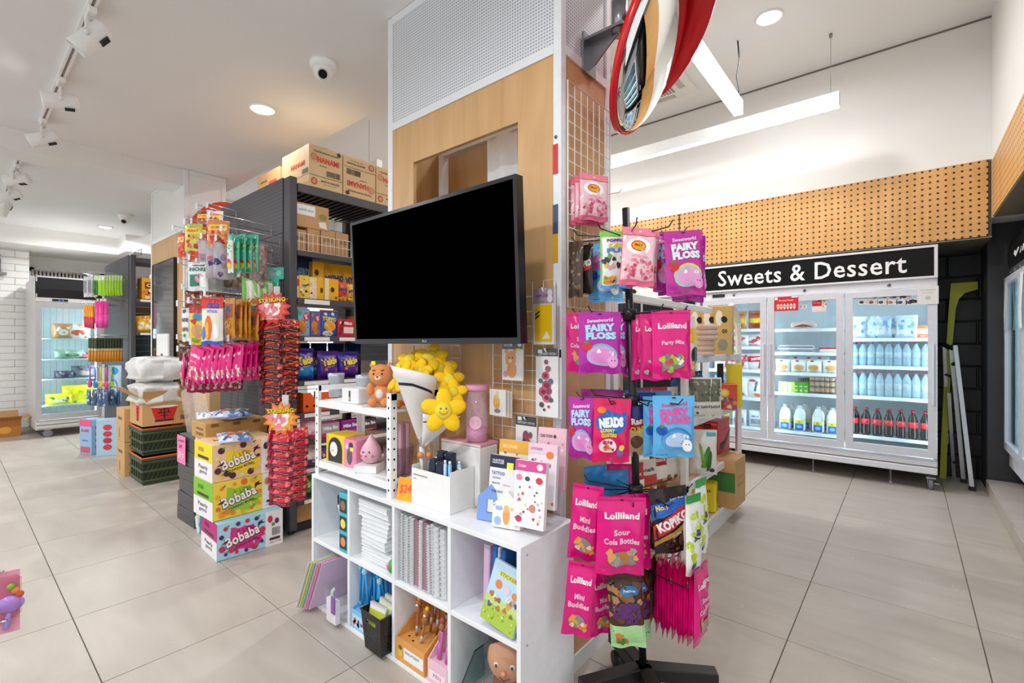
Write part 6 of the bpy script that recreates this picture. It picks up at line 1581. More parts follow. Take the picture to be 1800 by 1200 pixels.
def strip(label, ut, vt, vb, Y, c1, c2, dark, card_me, n_):
    p = on_y(ut, vt, Y)
    dep = p.dot(Vector((-SA, CA, 0)))
    L = (vb - vt) / FPX * dep
    t = thing('candy_strip', label, 'candy strip', p, (0, 0, YAW - rad(6)), 'hanging strips of popping candy')
    sc = 70 / FPX * dep / .135
    o = obj('header_card', card_me, t, (0, -.045, -.058 * sc)); o.scale = (sc,) * 3
    pm = packet(c1, c2, dark)
    z0 = -.1 * sc
    for k in range(n_):
        f = 1 - .16 * k / n_
        z = z0 - (L + z0 - .07) * k / (n_ - 1)
        o = obj('packet', pm, t, (-.004 + .006 * math.sin(k * 2), -.028, z), (rad(-14), 0, rad(R.uniform(-8, 4)))); o.scale = (sc * f, 1.1, 1.15)
        o = obj('packet', pm, t, (.042 * sc * f, .004, z + .012), (rad(-10), 0, rad(62 + R.uniform(-8, 8)))); o.scale = (sc * .8 * f, 1, 1.1)
        o = obj('packet', pm, t, (-.042 * sc * f, .004, z + .016), (rad(-10), 0, rad(-62 + R.uniform(-8, 8)))); o.scale = (sc * .8 * f, 1, 1.1)
    m = MB(); m.box(-.02, -.004, -L + .02, .02, -.001, .03, mat('#d8d8d8', .3)); m.build('backing_strip', t)
    m = MB(); m.tube([(0, -.002, .02), (0, .004, .045), (-.01, .1, .05), (-.03, .175, .05)], .0025, hk_m, 5); m.build('hanger', t)
    return t
strip('red and black popping candy strip hanging high at the shelf corner', 487, 512, 706, 1.3, '#8a1614', '#c92a24', '#1e1211', burst('#d8322c', '#e65a48', '#d92a3a', 'popping candy'), 10)
strip('pink-red popping candy strip hanging low at the shelf corner', 502, 703, 880, 1.26, '#d02a44', '#f0607a', '#6a2434', burst('#ea7a34', '#f2a53a', '#e65a78', 'strawberry'), 9)
p = on_y(484, 470, 1.33)
t = thing('shelf_tag', 'teal cardboard hanging tag above the high candy strip', 'tag', p, (0, 0, YAW * .7))
m = MB(); m.box(-.06, 0, -.075, .06, .002, 0, mat('#4fb8a6', .45)); m.build('tag_head', t)
m = MB(); m.box(-.025, 0, -.17, .025, .002, -.075, mat('#4fb8a6', .45)); m.build('tag_tail', t)
m = MB(); print_on(m, [('e', .3, .5, .16, .26, '#b6a3b8'), ('e', .7, .5, .16, .26, '#8ad0c2')], lambda u, v, l: (-.06 + .12 * u, -.0006 - l * .0003, -.075 + .075 * v), .5, .12, .075); m.build('tag_print', t)
m = MB(); m.tube([(0, .001, 0), (0, .005, .03), (.005, .05, .035)], .002, mat('#333', .4), 5); m.build('tag_hook', t)

# ---- end-panel hooks with hanging bags
def panel_hook(parent, x, z, y0, L=.3, flag=True):
    o = MB(); o.tube([(x, y0, z), (x, y0 - L, z + .012), (x, y0 - L - .012, z + .03)], .0028, hk_m, 5); h_ = o.build('hook', parent)
    o = MB(); o.tube([(x, y0, z - .03), (x, y0, z), (x, y0, z + .04), (x, y0 - L - .02, z + .052), (x, y0 - L - .024, z + .03)], .0022, hk_m, 5); o.build('overarm', h_)
    if flag:
        o = MB(); o.box(x - .018, y0 - L - .03, z + .02, x + .018, y0 - L - .027, z + .058, mat('#d9dbe2', .4)); o.build('price_flag', h_)
HUNG = []
XLIM = [-3.06]
def hang_at(u, v, Y):
    """point in front of the end panel, kept within the panel's width"""
    d = ray(u, v)
    if d[0] / d[1] * Y > XLIM[0]:
        Y = min(1.335, XLIM[0] * d[1] / d[0])
    return on_y(u, v, Y)
def ybag(name, des_c, ops, rect, Y, yaw, label, group, seed=0, cat='snack bag', T=.022, roll=0):
    x0, y0, x1, y1 = rect
    um = (x0 + x1) / 2
    p = hang_at(um, y0, Y); dep = p.dot(Vector((-SA, CA, 0)))
    H_ = (y1 - y0) / FPX * dep; W_ = (x1 - x0) / FPX * dep / max(.3, abs(math.cos(rad(yaw))))
    W_ = min(W_, H_ * .85)
    me = crimp_bag(W_, H_, T, des_c, ops, .3, seed)
    HUNG.append((p.x, p.y, p.z))
    return put(name, me, p, YAW + rad(yaw), label, cat, group, ry=rad(roll))
EH = 'bags on the end hooks of the dark shelf'
jell = [('r', .08, .62, .92, .84, '#f0dc4a'), ('t', 'GUMMY', .5, .73, .7, .12, '#e8622a', 0, .06), ('sp', 18, 3, .1, .12, .9, .55, .09, ['#d9302a', '#f06a4a', '#b81f2a', '#f2a03a'])]
green_s = [('r', 0, .82, 1, 1, '#2aa889'), ('sp', 16, 5, .1, .4, .9, .8, .1, ['#2f7a3a', '#a9c84a', '#1f4a2a']), ('e', .5, .24, .35, .11, '#d9302a'), ('e', .5, .17, .36, .08, '#f2c62a')]
ybag('snack_bag', '#d9482f', jell, (311, 410, 328, 452), 1.0, -20, 'red gummy bag at the far left of the top hooks', EH)
ybag('snack_bag', '#c7cf5a', jell, (325, 393, 356, 441), 1.02, 0, 'yellow-green gummy bag on the top hooks', EH, 1)
ybag('snack_bag', '#d9553a', jell, (340, 398, 362, 436), 1.12, 20, 'red gummy bag tucked behind the yellow-green one', EH, 2)
ybag('snack_bag', '#e08a3a', jell, (364, 388, 405, 432), 1.05, 4, 'orange gummy bag on the top hooks right of the yellow-green one', EH)
ybag('snack_bag', '#c83a30', jell, (362, 412, 402, 452), 1.16, 4, 'red gummy bag below the orange one', EH, 1)
ybag('snack_bag', '#8a4a3a', jell, (346, 372, 372, 402), 1.2, 0, 'brown-red bag behind at the very top of the hooks', EH)
ybag('snack_bag', '#d8c9d8', jell, (366, 370, 390, 400), 1.22, 20, 'pale bag behind at the very top of the hooks', EH)
for k in range(3):
    ybag('snack_bag', '#dcd2dc', [('sp', 10, k, .1, .1, .9, .6, .12, ['#e8846a', '#c8a0b8', '#4a4a8a'])], (360 + 13 * k, 424 + 2 * k, 379 + 13 * k, 490), 1.08, 62, ('first', 'second', 'third')[k] + ' pale pink bag from the left hanging edge-on on the upper hooks', EH, k)
for k in range(5):
    ybag('snack_bag', '#3fae8c' if k else '#dfe6df', green_s, (398 + 10.5 * k, 411 + 2 * (k % 2), 412 + 11 * k, 479), 1.07 + .03 * k, -26 + 3 * k, ('white-edged', 'second', 'third', 'fourth', 'fifth')[k] + ' bag from the left in the row of green snack bags', EH, k)
for k in range(2):
    ybag('snack_bag', '#a88a86', [('sp', 12, k, .1, .1, .9, .9, .12, ['#8a6a62', '#c8b0a8'])], (444 + 7 * k, 427, 458 + 7 * k, 490), 1.12, 55, ('nearer', 'farther')[k] + ' brownish clear bag right of the green row', EH, k)
for k in range(4):
    ybag('snack_bag', '#7f6a62', [('sp', 12, k, .1, .1, .9, .9, .14, ['#5a4a46', '#b09a92'])], (396 + 15 * k, 470, 418 + 15 * k, 505), 1.22, 20, ('first', 'second', 'third', 'fourth')[k] + ' dull brown bag from the left hanging in shade under the green row', EH, k)
sea = [('t', 'seaweed', .55, .88, .6, .07, '#2a6a5a', 0, .06), ('t', 'NORI', .5, .74, .8, .14, '#4a7a6a', 0, .06), ('r', .12, .16, .6, .56, '#2f7a66'), ('e', .6, .42, .2, .16, '#d98aa8'), ('r', .64, .12, .95, .5, '#f3f3f0')]
for k in range(6):
    kk = 5 - k
    ybag('seaweed_pack', '#dfe4e2', sea if kk == 0 else [], (330 + 10 * kk, 460 + 3 * kk, 366 + 6 * kk, 511), 1.0 + .035 * kk, 0 if kk == 0 else 40, 'front white and green seaweed pack on the second row of hooks' if kk == 0 else ('second', 'third', 'fourth', 'fifth', 'last')[kk - 1] + ' pale pack behind the front seaweed pack', EH, kk, 'seaweed pack', .014)
ybag('seaweed_pack', '#b9bdb8', [], (321, 466, 336, 508), 1.08, -50, 'grey pack seen edge-on left of the seaweed pack', EH, 1, 'seaweed pack', .014)
for k in range(5):
    ybag('snack_bag', '#eef0ec' if k == 1 else '#7fbf5a', [('r', .3, .1, .7, .9, '#dfe9d2'), ('e', .5, .2, .3, .1, '#e08a3a')], (430 + 9.6 * k, 489 + 3 * (k % 2) + k, 441 + 9.6 * k, 540 - 2 * k), 1.02 + .04 * k, 58, ('first green', 'white', 'third green', 'fourth green', 'fifth green')[k] + ' slim snack bag from the left on the right-hand second-row hook', EH, k)
for k in range(5):
    ybag('snack_bag', '#8a3a2a', [('sp', 10, k, .1, .1, .9, .9, .14, ['#d9a03a', '#5a1f1a', '#e8d0b0'])], (326 + 13 * k, 511 + k, 342 + 13 * k, 540), 1.15, 10, ('first', 'second', 'third', 'fourth', 'fifth')[k] + ' small dark red bag from the left under the seaweed packs', EH, k)
ybag('snack_bag', '#e6e8e4', [('e', .3, .9, .2, .06, '#2a4a6a'), ('t', 'NORI', .5, .64, .7, .12, '#3a4a5a', 0, .05), ('bar', .15, .3, .85, .42, '#2a2a2a'), ('e', .4, .18, .14, .05, '#4a9a4a')], (319, 541, 336, 600), 1.0, -8, 'white pack with a bar code at the left of the third row', EH)
ybag('snack_bag', '#e9c21f', [('r', 0, .8, 1, 1, '#b82a1f'), ('e', .55, .7, .32, .1, '#3f8ab0'), ('e', .5, .35, .36, .16, '#c99a6a'), ('e', .35, .12, .25, .06, '#7aa83a'), ('p', [(.05, .6), (.5, .68), (.4, .5)], '#c8281f')], (332, 536, 364, 606), 1.01, -4, 'yellow and red crisp pack on the third row of hooks', EH, 2)
ybag('snack_bag', '#efe4d6', [('r', 0, .76, 1, 1, '#d92f2a'), ('t', 'CRAB', .55, .82, .6, .12, '#2a4ab0', 0, .08), ('t', 'STICK', .55, .7, .5, .06, '#5a8ad0', 0, .05), ('e', .35, .35, .16, .26, '#f0741f'), ('e', .3, .3, .08, .18, '#f2c62a'), ('e', .72, .3, .16, .16, '#f4f2f0'), ('r', 0, .0, 1, .08, '#3a5ab8'), ('e', .12, .25, .1, .14, '#5a7ac8')], (355, 522, 392, 606), .99, 2, 'white, red and orange seafood snack pack on the third row of hooks', EH, 1)
amb = [('r', .1, .5, .9, .86, '#a8482a'), ('e', .5, .7, .2, .1, '#4a5a9a'), ('sp', 14, 3, .1, .06, .9, .46, .1, ['#d98a1f', '#b8701a', '#f0b04a'])]
for k in range(7):
    u = (391, 404, 412, 419, 432, 440, 447)[k]
    ybag('snack_bag', '#c8851f', amb, (u, 524 + 2 * k + (14 if k > 3 else 0), u + 26, 594 + k), 1.03 + .035 * k, -28 if k < 4 else -20, ('first', 'second', 'third', 'fourth', 'fifth', 'sixth', 'seventh')[k] + ' amber snack bag from the left in the third row', EH, k)
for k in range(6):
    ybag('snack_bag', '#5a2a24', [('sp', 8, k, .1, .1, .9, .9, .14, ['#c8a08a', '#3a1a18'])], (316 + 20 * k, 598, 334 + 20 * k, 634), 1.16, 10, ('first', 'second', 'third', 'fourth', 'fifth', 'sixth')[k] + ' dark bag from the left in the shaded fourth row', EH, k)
lol = [('t', 'Lolliland', .5, .76, .72, .1, '#fbe3ee', 0, .04), ('t', 'Sour Mix', .5, .58, .5, .06, '#f6b9d4', 0, .03), ('sp', 12, 3, .15, .1, .85, .42, .09, ['#e8d0b8', '#b9b0a8', '#e08a4a', '#f0f0ec'])]
MH = 'magenta candy bags on the lowest end hooks'
ordw = ('first', 'second', 'third', 'fourth', 'fifth', 'sixth', 'seventh', 'eighth', 'ninth', 'tenth', 'eleventh', 'twelfth', 'thirteenth', 'fourteenth', 'fifteenth', 'sixteenth')
for k in range(4):
    ybag('candy_bag', '#d8156f', lol, (314 + 9 * k, 624 - 3 * k, 334 + 9 * k, 684 - 2 * k), 1.0 + .02 * k, -48, ordw[k] + ' magenta bag from the left, swung out sideways', MH, k, 'candy bag', .02, 26 - 6 * k)
for k in range(14):
    u = 330 + 8.6 * k
    ybag('candy_bag', '#dd1478', lol, (u, 611 - .9 * k + (2 if k % 2 else 0), u + 36, 672 - .6 * k), .98 + .016 * k, (-30 + R.uniform(-5, 5)), ('front face-on' if k == 0 else ordw[k]) + ' magenta bag in the packed row on the lowest end hooks', MH, k, 'candy bag', .02, 15 - .9 * k + R.uniform(-3, 3))
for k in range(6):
    ybag('candy_bag', '#a8104f', lol, (338 + 13 * k, 645, 362 + 13 * k, 690 - k), 1.16 + .01 * k, 30, ordw[k] + ' magenta bag from the left in the rear row, darkened for shade', MH, k, 'candy bag', .02, 6)  # deeper magenta stands in for the shade on this row

def hooks_for(parent, panel_y, pts, flags=True):
    """one long hook for every cluster of bags that hang behind one another"""
    left = sorted(pts)
    while left:
        x, y, z = left[0]
        mine = [q for q in left if abs(q[0] - x) < .11 and abs(q[2] - z) < .05]
        left = [q for q in left if q not in mine]
        ymin = min(q[1] for q in mine); xm = sum(q[0] for q in mine) / len(mine); zm = sum(q[2] for q in mine) / len(mine)
        panel_hook(parent, xm - parent.location.x, zm - .012, panel_y - parent.location.y - .002, panel_y - ymin + .02, flags)
hooks_for(gd, GY0, HUNG)
# ================================================================== BOXES ON THE FLOOR BEFORE THE GONDOLA
def boba(w, h, d, base, blob, edge, fruit, side2, tag2):
    front = [('r', .72, 0, 1, 1, '#f1eef0'), ('e', .37, .47, .2, .3, blob), ('sp', 10, 3, .14, .2, .62, .72, .07, [blob]), ('t', 'Bobaba', .372, .515, .53, .31, '#3a1f3a', 14, .075), ('t', 'Bobaba', .37, .525, .51, .28, '#fbf8f2', 14, .03), ('t', 'POPPING BOBA', .4, .3, .4, .07, '#5a2a4a', 14, .03), ('p', [(.6, .78), (.68, .84), (.66, .78), (.72, .74), (.64, .72), (.6, .64)], '#4a2038'), ('p', [(.05, .42), (.16, .52), (.14, .42)], '#4a2038')]
    fx = random.Random(len(base) + int(base[1:3], 16))
    for k in range(13):
        a, b = ((.12, .82), (.3, .88), (.44, .9), (.58, .9), (.67, .55), (.66, .22), (.55, .14), (.42, .1), (.28, .12), (.12, .14), (.07, .3), (.06, .62), (.2, .2))[k]
        r_ = fx.choice((.035, .05, .028)); front.append(('e', a, b, r_, r_ * w / h, fruit[k % len(fruit)], 20))
        if k % 3 == 0: front.append(('e', a + .03, b + .05, .03, .02, '#4a9a3a', 40))
    front += [('e', .79, .78, .04, .1, fruit[0]), ('e', .9, .7, .035, .08, fruit[1]), ('e', .84, .62, .03, .05, '#4a9a3a'), ('bar', .82, .3, .95, .52, '#4a4248'), ('r', .78, .17, .95, .24, '#4a1f3a'), ('t', '3.2kg x 4 TUBS', .87, .1, .2, .05, '#4a3a48')]
    side = [('r', 0, .5, 1, 1, edge), ('r', 0, 0, 1, .5, '#efecef'), ('t', 'Pearly', .5, .32, .5, .14, '#5a3a5a', 0, .03), ('t', 'gems', .5, .18, .4, .1, '#5a3a5a'), ('r', .2, .56, .8, .64, '#4a3020'), ('t', 'BOBA', .4, .8, .3, .12, tag2)]
    return carton(w, d, h, base, front, left=side, top=[('t', 'Pearl Boba', .3, .5, .3, .2, '#5a4030')], rough=.5)
P1 = boba(.36, .212, .28, '#f4cda0', '#f4d62a', '#efd81f', ['#4a2230', '#e8d23a', '#5a2a3a', '#e8e0b0'], 0, '#b89a10')
P2 = boba(.37, .212, .28, '#f6d94a', '#9ccb3a', '#7fc02f', ['#f0882a', '#f29a2f', '#e8702a', '#f2b03a'], 0, '#4a8a1f')
P3 = boba(.35, .206, .28, '#a9d9ee', '#d92a86', '#c2187c', ['#d9224a', '#5a2a6a', '#c82a5a', '#3a2a6a'], 0, '#8a0f5a')
put('boba_carton', P3, (-2.90, 1.125, .001), rad(88), 'light blue popping boba carton with berries, lowest of the three', 'carton', 'stacked boba cartons')
put('boba_carton', P2, (-2.96, 1.13, .209), rad(92), 'yellow popping boba carton with mango and pineapple, middle of the three', 'carton', 'stacked boba cartons')
put('boba_carton', P1, (-2.96, 1.125, .423), rad(91), 'peach-coloured popping boba carton with passion fruit, topmost of the three', 'carton', 'stacked boba cartons')
wave = [('sp', 26, 3, .02, .02, .98, .98, .1, ['#3a5fb0', '#e8edf6', '#5a7ac0', '#f2f4f8']), ('p', [(.2, .25), (.75, .4), (.8, .58), (.3, .5)], '#f08a2a'), ('p', [(.25, .3), (.7, .43), (.7, .48), (.3, .4)], '#d93a2a'), ('sp', 8, 6, .5, .1, .95, .9, .06, ['#f2d23a', '#3a8a4a', '#f6f2e8'])]
wv = crimp_bag(.17, .26, .05, '#c9d2e8', wave, .3, 4)
for k, (x, y, z, rz, lab) in enumerate(((-3.17, 1.12, .66, 75, 'blue wave-patterned snack bag lying on top of the boba cartons'), (-3.42, 1.14, .765, 95, 'blue wave-patterned snack bag lying on the kraft carton, left one'), (-3.36, 1.2, .775, 60, 'blue wave-patterned snack bag lying on the kraft carton, right one'))):
    o = put('snack_bag', wv, (x, y, z), rad(rz), lab, 'snack bag', 'wave-patterned snack bags', rx=rad(-86))
white_b = carton(.3, .26, .2, '#e9ebe6', [('sp', 12, 4, .05, .1, .9, .9, .09, ['#4aa84a', '#2a7ac0', '#8ac84a']), ('r', 0, .4, .1, .7, '#e0802a')], left=[('sp', 16, 4, .05, .05, .95, .95, .14, ['#3f9a4a', '#dfe9df', '#2a6ab0', '#8ac84a']), ('r', .6, .3, .95, .6, '#d98a3a')], rough=.5)
for k in range(3):
    put('carton', white_b, (-3.235, 1.175, .001 + .205 * k), rad(90), ('lowest', 'middle', 'topmost')[k] + ' white and green carton in the stack between the boba and dark cartons', 'carton', 'white and green cartons')
me = carton(.36, .25, .1, '#c29555', [('r', .08, .75, .2, .95, '#7a5a2a'), ('r', .42, .75, .54, .95, '#7a5a2a'), ('r', .75, .75, .87, .95, '#7a5a2a')], left=[('t', '12 SETS', .6, .3, .5, .18, '#4a3520'), ('t', 'CODE 0214', .6, .62, .5, .14, '#4a3520')], rough=.6)
put('carton', me, (-3.235, 1.175, .617), rad(90), 'flat kraft carton with sets print on the white and green stack', 'carton')
dkb = carton(.3, .32, .095, '#4a494c', [('t', 'dinner set', .3, .4, .3, .2, '#8a888c')], left=[('t', 'dinnerware', .5, .5, .5, .16, '#6a686c')], rough=.45)
for k in range(6):
    put('carton', dkb, (-3.545 + (.015 if k in (3, 4) else 0), 1.175, .001 + .097 * k), rad(90 + R.uniform(-2, 2)), ('lowest', 'second lowest', 'third lowest', 'third highest', 'second highest', 'topmost')[k] + ' dark grey dinnerware box in the stack left of the boba cartons', 'carton', 'dark grey boxes')
p = Vector((-3.75, 1.012, .55))
t = thing('price_card', 'bright pink handwritten price card on the dark grey boxes', 'price card', p, (0, 0, 0))
m = MB(); m.box(-.085, -.002, -.155, .085, 0, .03, mat('#f07fb0', .6)); m.build('card', t)
m = MB(); print_on(m, [('t', 'Complete', .5, .82, .8, .14, '#4a2038', 3, .0, .2), ('t', 'set', .45, .62, .4, .14, '#4a2038', 3, 0, .2), ('t', '$9.9', .5, .28, .7, .3, '#fbd6e6', -4, .02, .2)], lambda u, v, l: (-.085 + .17 * u, -.0026 - l * .0003, -.155 + .185 * v), .6, .17, .185); m.build('handwriting', t)
bw_ = MB(); bw_.lathe([(.03, 0), (.06, .022), (.062, .026), (.058, .026), (.03, .006), (.001, .006)], (0, 0, 0), mat('#d8c8b0', .5), 20); bwl = bw_.mesh('bowl')
for k in range(4):
    put('bowl', bwl, (-3.68, 1.13, .585 + .014 * k), 0, ('lowest', 'second', 'third', 'topmost')[k] + ' beige bowl in the small stack on the dark grey boxes', 'bowl', 'stacked beige bowls')
for k in range(2):
    me = crimp_bag(.11, .16, .04, '#dfe6f2', wave, .3, k)
    put('snack_bag', me, (-3.57, 1.09 + .05 * k, .745), rad(30 + 20 * k), ('front', 'rear')[k] + ' upright blue wave-patterned bag beside the beige bowls', 'snack bag', 'wave-patterned snack bags')
# ================================================================== WHITE WOODEN SHELF UNIT BEHIND THE COLUMN
SX0, SX1, SY0, SY1 = -1.37, -.935, 1.78, 3.76
t = thing('wooden_shelf_unit', 'open white and ply shelf unit behind the spinner rack', 'shelf unit', (SX0, SY0, 0))
ww = mat('#ecebe8', .4); plyb = wood('#d9bd97', .5)
SW, SL = SX1 - SX0, SY1 - SY0
for z in (1.125, .763, .408, .1):
    m = MB(); m.box(.02, 0, z - .02, SW - .02, SL - .03, z, plyb, .001); b_ = m.build('shelf_board', t)
    m = MB(); m.box(SW - .02, 0, z - .038, SW, SL - .03, z + .004, mat('#dfe0e4', .35), .002); m.build('front_lip', b_)
m = MB(); m.box(.02, 0, 0, SW - .004, SL - .04, .062, ww); m.build('plinth', t)
for y in (0, .84, SL - .04):
    for x in (0, SW - .035):
        last = y > 1.5
        m = MB()
        if last:
            pts = [(x + .0175, y + .02, 0), (x + .0175, y + .02, 1.25), (x + .0175, y + .0, 1.36), (x + .0175, y - .06, 1.43), (x + .0175, y - .17, 1.475)]
            m.tube(pts, .022, ww, 4, smooth=False)
        else:
            m.box(x, y, 0, x + .035, y + .04, 1.12 if y else 1.42, ww, .003)
        m.build('post', t)
m = MB(); m.box(SW - .035, .04, 1.39, SW, 1.3, 1.425, ww, .004); m.build('top_rail', t)
U = 'goods on the wooden shelf unit'
# top shelf
leaf = [('r', 0, 0, 1, .45, '#c9a765'), ('e', .3, .75, .2, .16, '#f3efe4'), ('e', .58, .72, .17, .07, '#1b1a18', 25), ('t', 'GO', .6, .48, .3, .08, '#3a3424', 0, .05), ('e', .5, .2, .28, .12, '#8a8f86')]
lbx = carton(.115, .1, .33, '#d2b06a', leaf, [('r', .2, .05, .8, .4, '#8a9aa0'), ('e', .5, .3, .2, .06, '#5a6a78')], rough=.5)
for k in range(4):
    p = on_y(1206 + 21.5 * k, 560, 3.36)
    put('drink_carton', lbx, (p.x, 3.36, 1.1262), rad(8), ('far left', 'left', 'middle', 'right')[k] + ' tan carton with a leaf picture on the top shelf of the wooden unit', 'carton', 'tan leaf cartons')
tn = MB(); tn.lathe([(.054, 0), (.06, .005), (.06, .022), (.057, .026), (.057, .029), (.053, .031), (.001, .031)], (0, 0, 0), mat('#d8c0ae', .45), 22); tn_me = tn.mesh('tin')
for (u, n_, lab, g, sc) in ((1238, 3, 'round beige tin in the nearer stack on the top shelf of the wooden unit', 'nearer stack of beige tins', 1.0), (1242, 3, 'round beige tin in the upper bundle on the nearer stack', 'upper bundle of beige tins', 1.06)):
    p = on_y(u, 610, 2.95)
    for k in range(n_):
        put('food_tin', tn_me, (p.x, 2.95, 1.1262 + .0315 * k + (.0955 if u == 1242 else 0)), 0, ('lowest ', 'middle ', 'topmost ')[k] + lab, 'tin', g, (sc, sc, 1) if u == 1238 else (sc, sc, 1))
for k, (u, Y, z) in enumerate(((1130, 2.3, 1.39), (1170, 2.7, 1.39))):
    pass
for k in range(3):
    put('food_tin', tn_me, (-1.15, 2.05 + .2 * k, 1.1262), 0, ('left', 'middle', 'right')[k] + ' single beige tin on the top shelf behind the rack pole', 'tin', 'single beige tins', (1.1, 1.1, 5.2))
# second shelf: water six-pack, seed bags, red box
t = thing('bottle_pack', 'film-wrapped pack of blue water bottles on the second shelf of the wooden unit', 'bottle pack', (-1.1, 3.1, .764))
bm = bottle(.26, .032, mat('#2f74b0', .15), mat('#2a5fa8', .4), mat('#3f8ac0', .3))
for k in range(6):
    obj('bottle', bm, t, (-.07 + .066 * (k % 3), .068 * (k // 3), 0))
m = MB(); m.box(-.105, -.036, 0, .1, .106, .2, milky('#3f86c0', .45, .2), .02); m.build('film', t)
sd = crimp_bag(.14, .24, .06, '#eceae2', [('r', .05, .42, .95, .96, '#6a6a58'), ('sp', 30, 3, .1, .45, .9, .93, .06, ['#4a4a3c', '#8a8a74', '#5a6a4a', '#a0a08a']), ('t', 'Seed Salad', .5, .3, .8, .07, '#3a3a34', 0, .02), ('e', .4, .15, .06, .03, '#5a4a3a'), ('t', 'roasted', .5, .08, .4, .03, '#6a6a60')], .35, 2)
for k, (u, lab) in enumerate(((1229, 'left white seed bag with clear top on the second shelf of the wooden unit'), (1246, 'right white seed bag with clear top on the second shelf of the wooden unit'))):
    p = on_y(u, 680, 2.82 + .04 * k)
    put('seed_bag', sd, (p.x, 2.82 + .04 * k, .764 + .24), rad(30), lab, 'seed bag', U)
me = carton(.13, .1, .17, '#d24a1f', [('e', .4, .66, .24, .16, '#f2b52a'), ('e', .4, .66, .14, .09, '#f6dc6a'), ('sp', 10, 3, .1, .1, .9, .45, .1, ['#8a2a1a', '#f08a3a', '#e8d0b0', '#4a6ab0'])], rough=.4)
p = on_y(1277, 680, 3.3); put('snack_box', me, (p.x, 3.3, .764), rad(22), 'orange-red snack box in front of a yellow card, second shelf of the wooden unit', 'snack box', U)
mb = MB(); mb.box(-.05, 0, 0, .05, .02, .3, mat('#e9dc2a', .5), .002); put('yellow_card_box', mb.mesh('card_box'), (p.x + .01, 3.44, .764), rad(12), 'tall yellow box behind the orange-red snack box', 'box', U)
mb = MB(); mb.box(-.02, 0, 0, .02, .03, .3, mat('#2a2220', .5), .004); put('dark_packet', mb.mesh('packet'), (p.x - .075, 3.42, .764), rad(12), 'narrow dark brown pack left of the yellow box', 'pack', U)
rd = crimp_bag(.2, .13, .06, '#e8e2e0', [('r', 0, .4, 1, 1, '#c82a36'), ('t', 'RICE', .5, .7, .5, .2, '#f6e0dc', 4, .05)], .3, 4)
# third shelf
cola = carton(.165, .33, .25, '#cf1622', [('t', 'Coca-Cola', .5, .52, .5, .8, '#1f0a0c', 0, .04), ('r', .06, .93, .94, .95, '#e86a70')], [('p', [(.2, .38), (.45, .3), (.75, .42), (1, .68), (1, .58), (.75, .32), (.45, .18), (.2, .26)], '#2a0d10'), ('t', 'zero sugar', .5, .7, .4, .06, '#3a1014')], top=[('t', 'cola', .5, .5, .4, .2, '#a81018')], rough=.4)
# rewrite the front so the brand runs upwards
cm = MB(); cm.box(-.0825, 0, 0, .0825, .33, .25, mat('#d01a26', .4, 0, .07, 8), .004)
print_on(cm, [('t', 'Coca-Cola', .5, .5, 1.3, .32, '#240a0c', 90, .04, .2), ('r', .04, .9, .96, .93, '#e88a8e')], lambda u, v, l: ((u - .5) * .165, -.001 - l * .0003, v * .25), .4, .165, .25)
print_on(cm, [('p', [(.15, .34), (.4, .26), (.7, .38), (1, .68), (1, .56), (.72, .26), (.4, .14), (.15, .22)], '#2a0d10'), ('t', 'zero sugar', .55, .7, .4, .06, '#3a1014', 4)], lambda u, v, l: (.0835 + l * .0003, u * .33, v * .25), .4, .33, .25)
put('cola_carton', cm.mesh('carton'), (-1.09, 3.43, .409), rad(2), 'red cola carton on the third shelf of the wooden unit', 'carton', U)
vb = crimp_bag(.16, .27, .07, '#e9e9e2', [('e', .55, .35, .12, .3, '#4a8a2f', -14), ('e', .42, .4, .07, .32, '#7ab04a', 10), ('e', .68, .3, .08, .25, '#2f6a22', -6), ('e', .4, .1, .2, .06, '#e8f0d8'), ('e', .8, .1, .1, .05, '#2a2a2a'), ('r', .6, .86, .95, .94, '#4ab0c8')], .35, 3)
p = on_y(1236, 780, 2.95); put('vegetable_bag', vb, (p.x, 2.95, .409 + .27), rad(32), 'white bag with green vegetable picture before the red cola carton', 'snack bag', U)
m = MB(); m.box(-.09, 0, 0, .09, .2, .06, mat('#9a7f70', .6), .003); put('open_tray', m.mesh('tray'), (-1.14, 2.9, .409), 0, 'brown tray under the white vegetable bag', 'tray', U) if False else None
# bottom shelf
me = carton(.225, .26, .325, KR, [('r', 0, .34, 1, .72, '#3f7a38'), ('r', 0, .72, 1, .735, '#3a2f22'), ('t', 'NOODLE', .35, .84, .3, .05, '#6a5334')], [('t', 'LOT 20', .5, .6, .5, .05, '#8a6a44'), ('t', 'BATCH', .5, .45, .5, .05, '#8a6a44')], rough=.6, tape='#b98d58')
put('carton', me, (-.982, 3.335, .101), rad(0), 'brown carton with a green band at the foot of the wooden unit', 'carton', U)
mb = MB(); mb.box(-.075, 0, 0, .075, .11, .19, mat('#ecd51f', .4), .012); print_on(mb, [('t', 'oats', .6, .75, .4, .08, '#3a3010'), ('r', .1, .1, .4, .14, '#b82a1f')], lambda u, v, l: ((u - .5) * .15, -.001 - l * .0003, v * .19), .4, .15, .19); print_on(mb, [('bar', .4, .3, .8, .6, '#3a3a4a')], lambda u, v, l: (.0757, u * .11, v * .19), .4, .11, .19)
put('yellow_box', mb.mesh('yellow_box'), (-1.02, 3.17, .101), rad(10), 'bright yellow box before the green-banded carton', 'box', U)
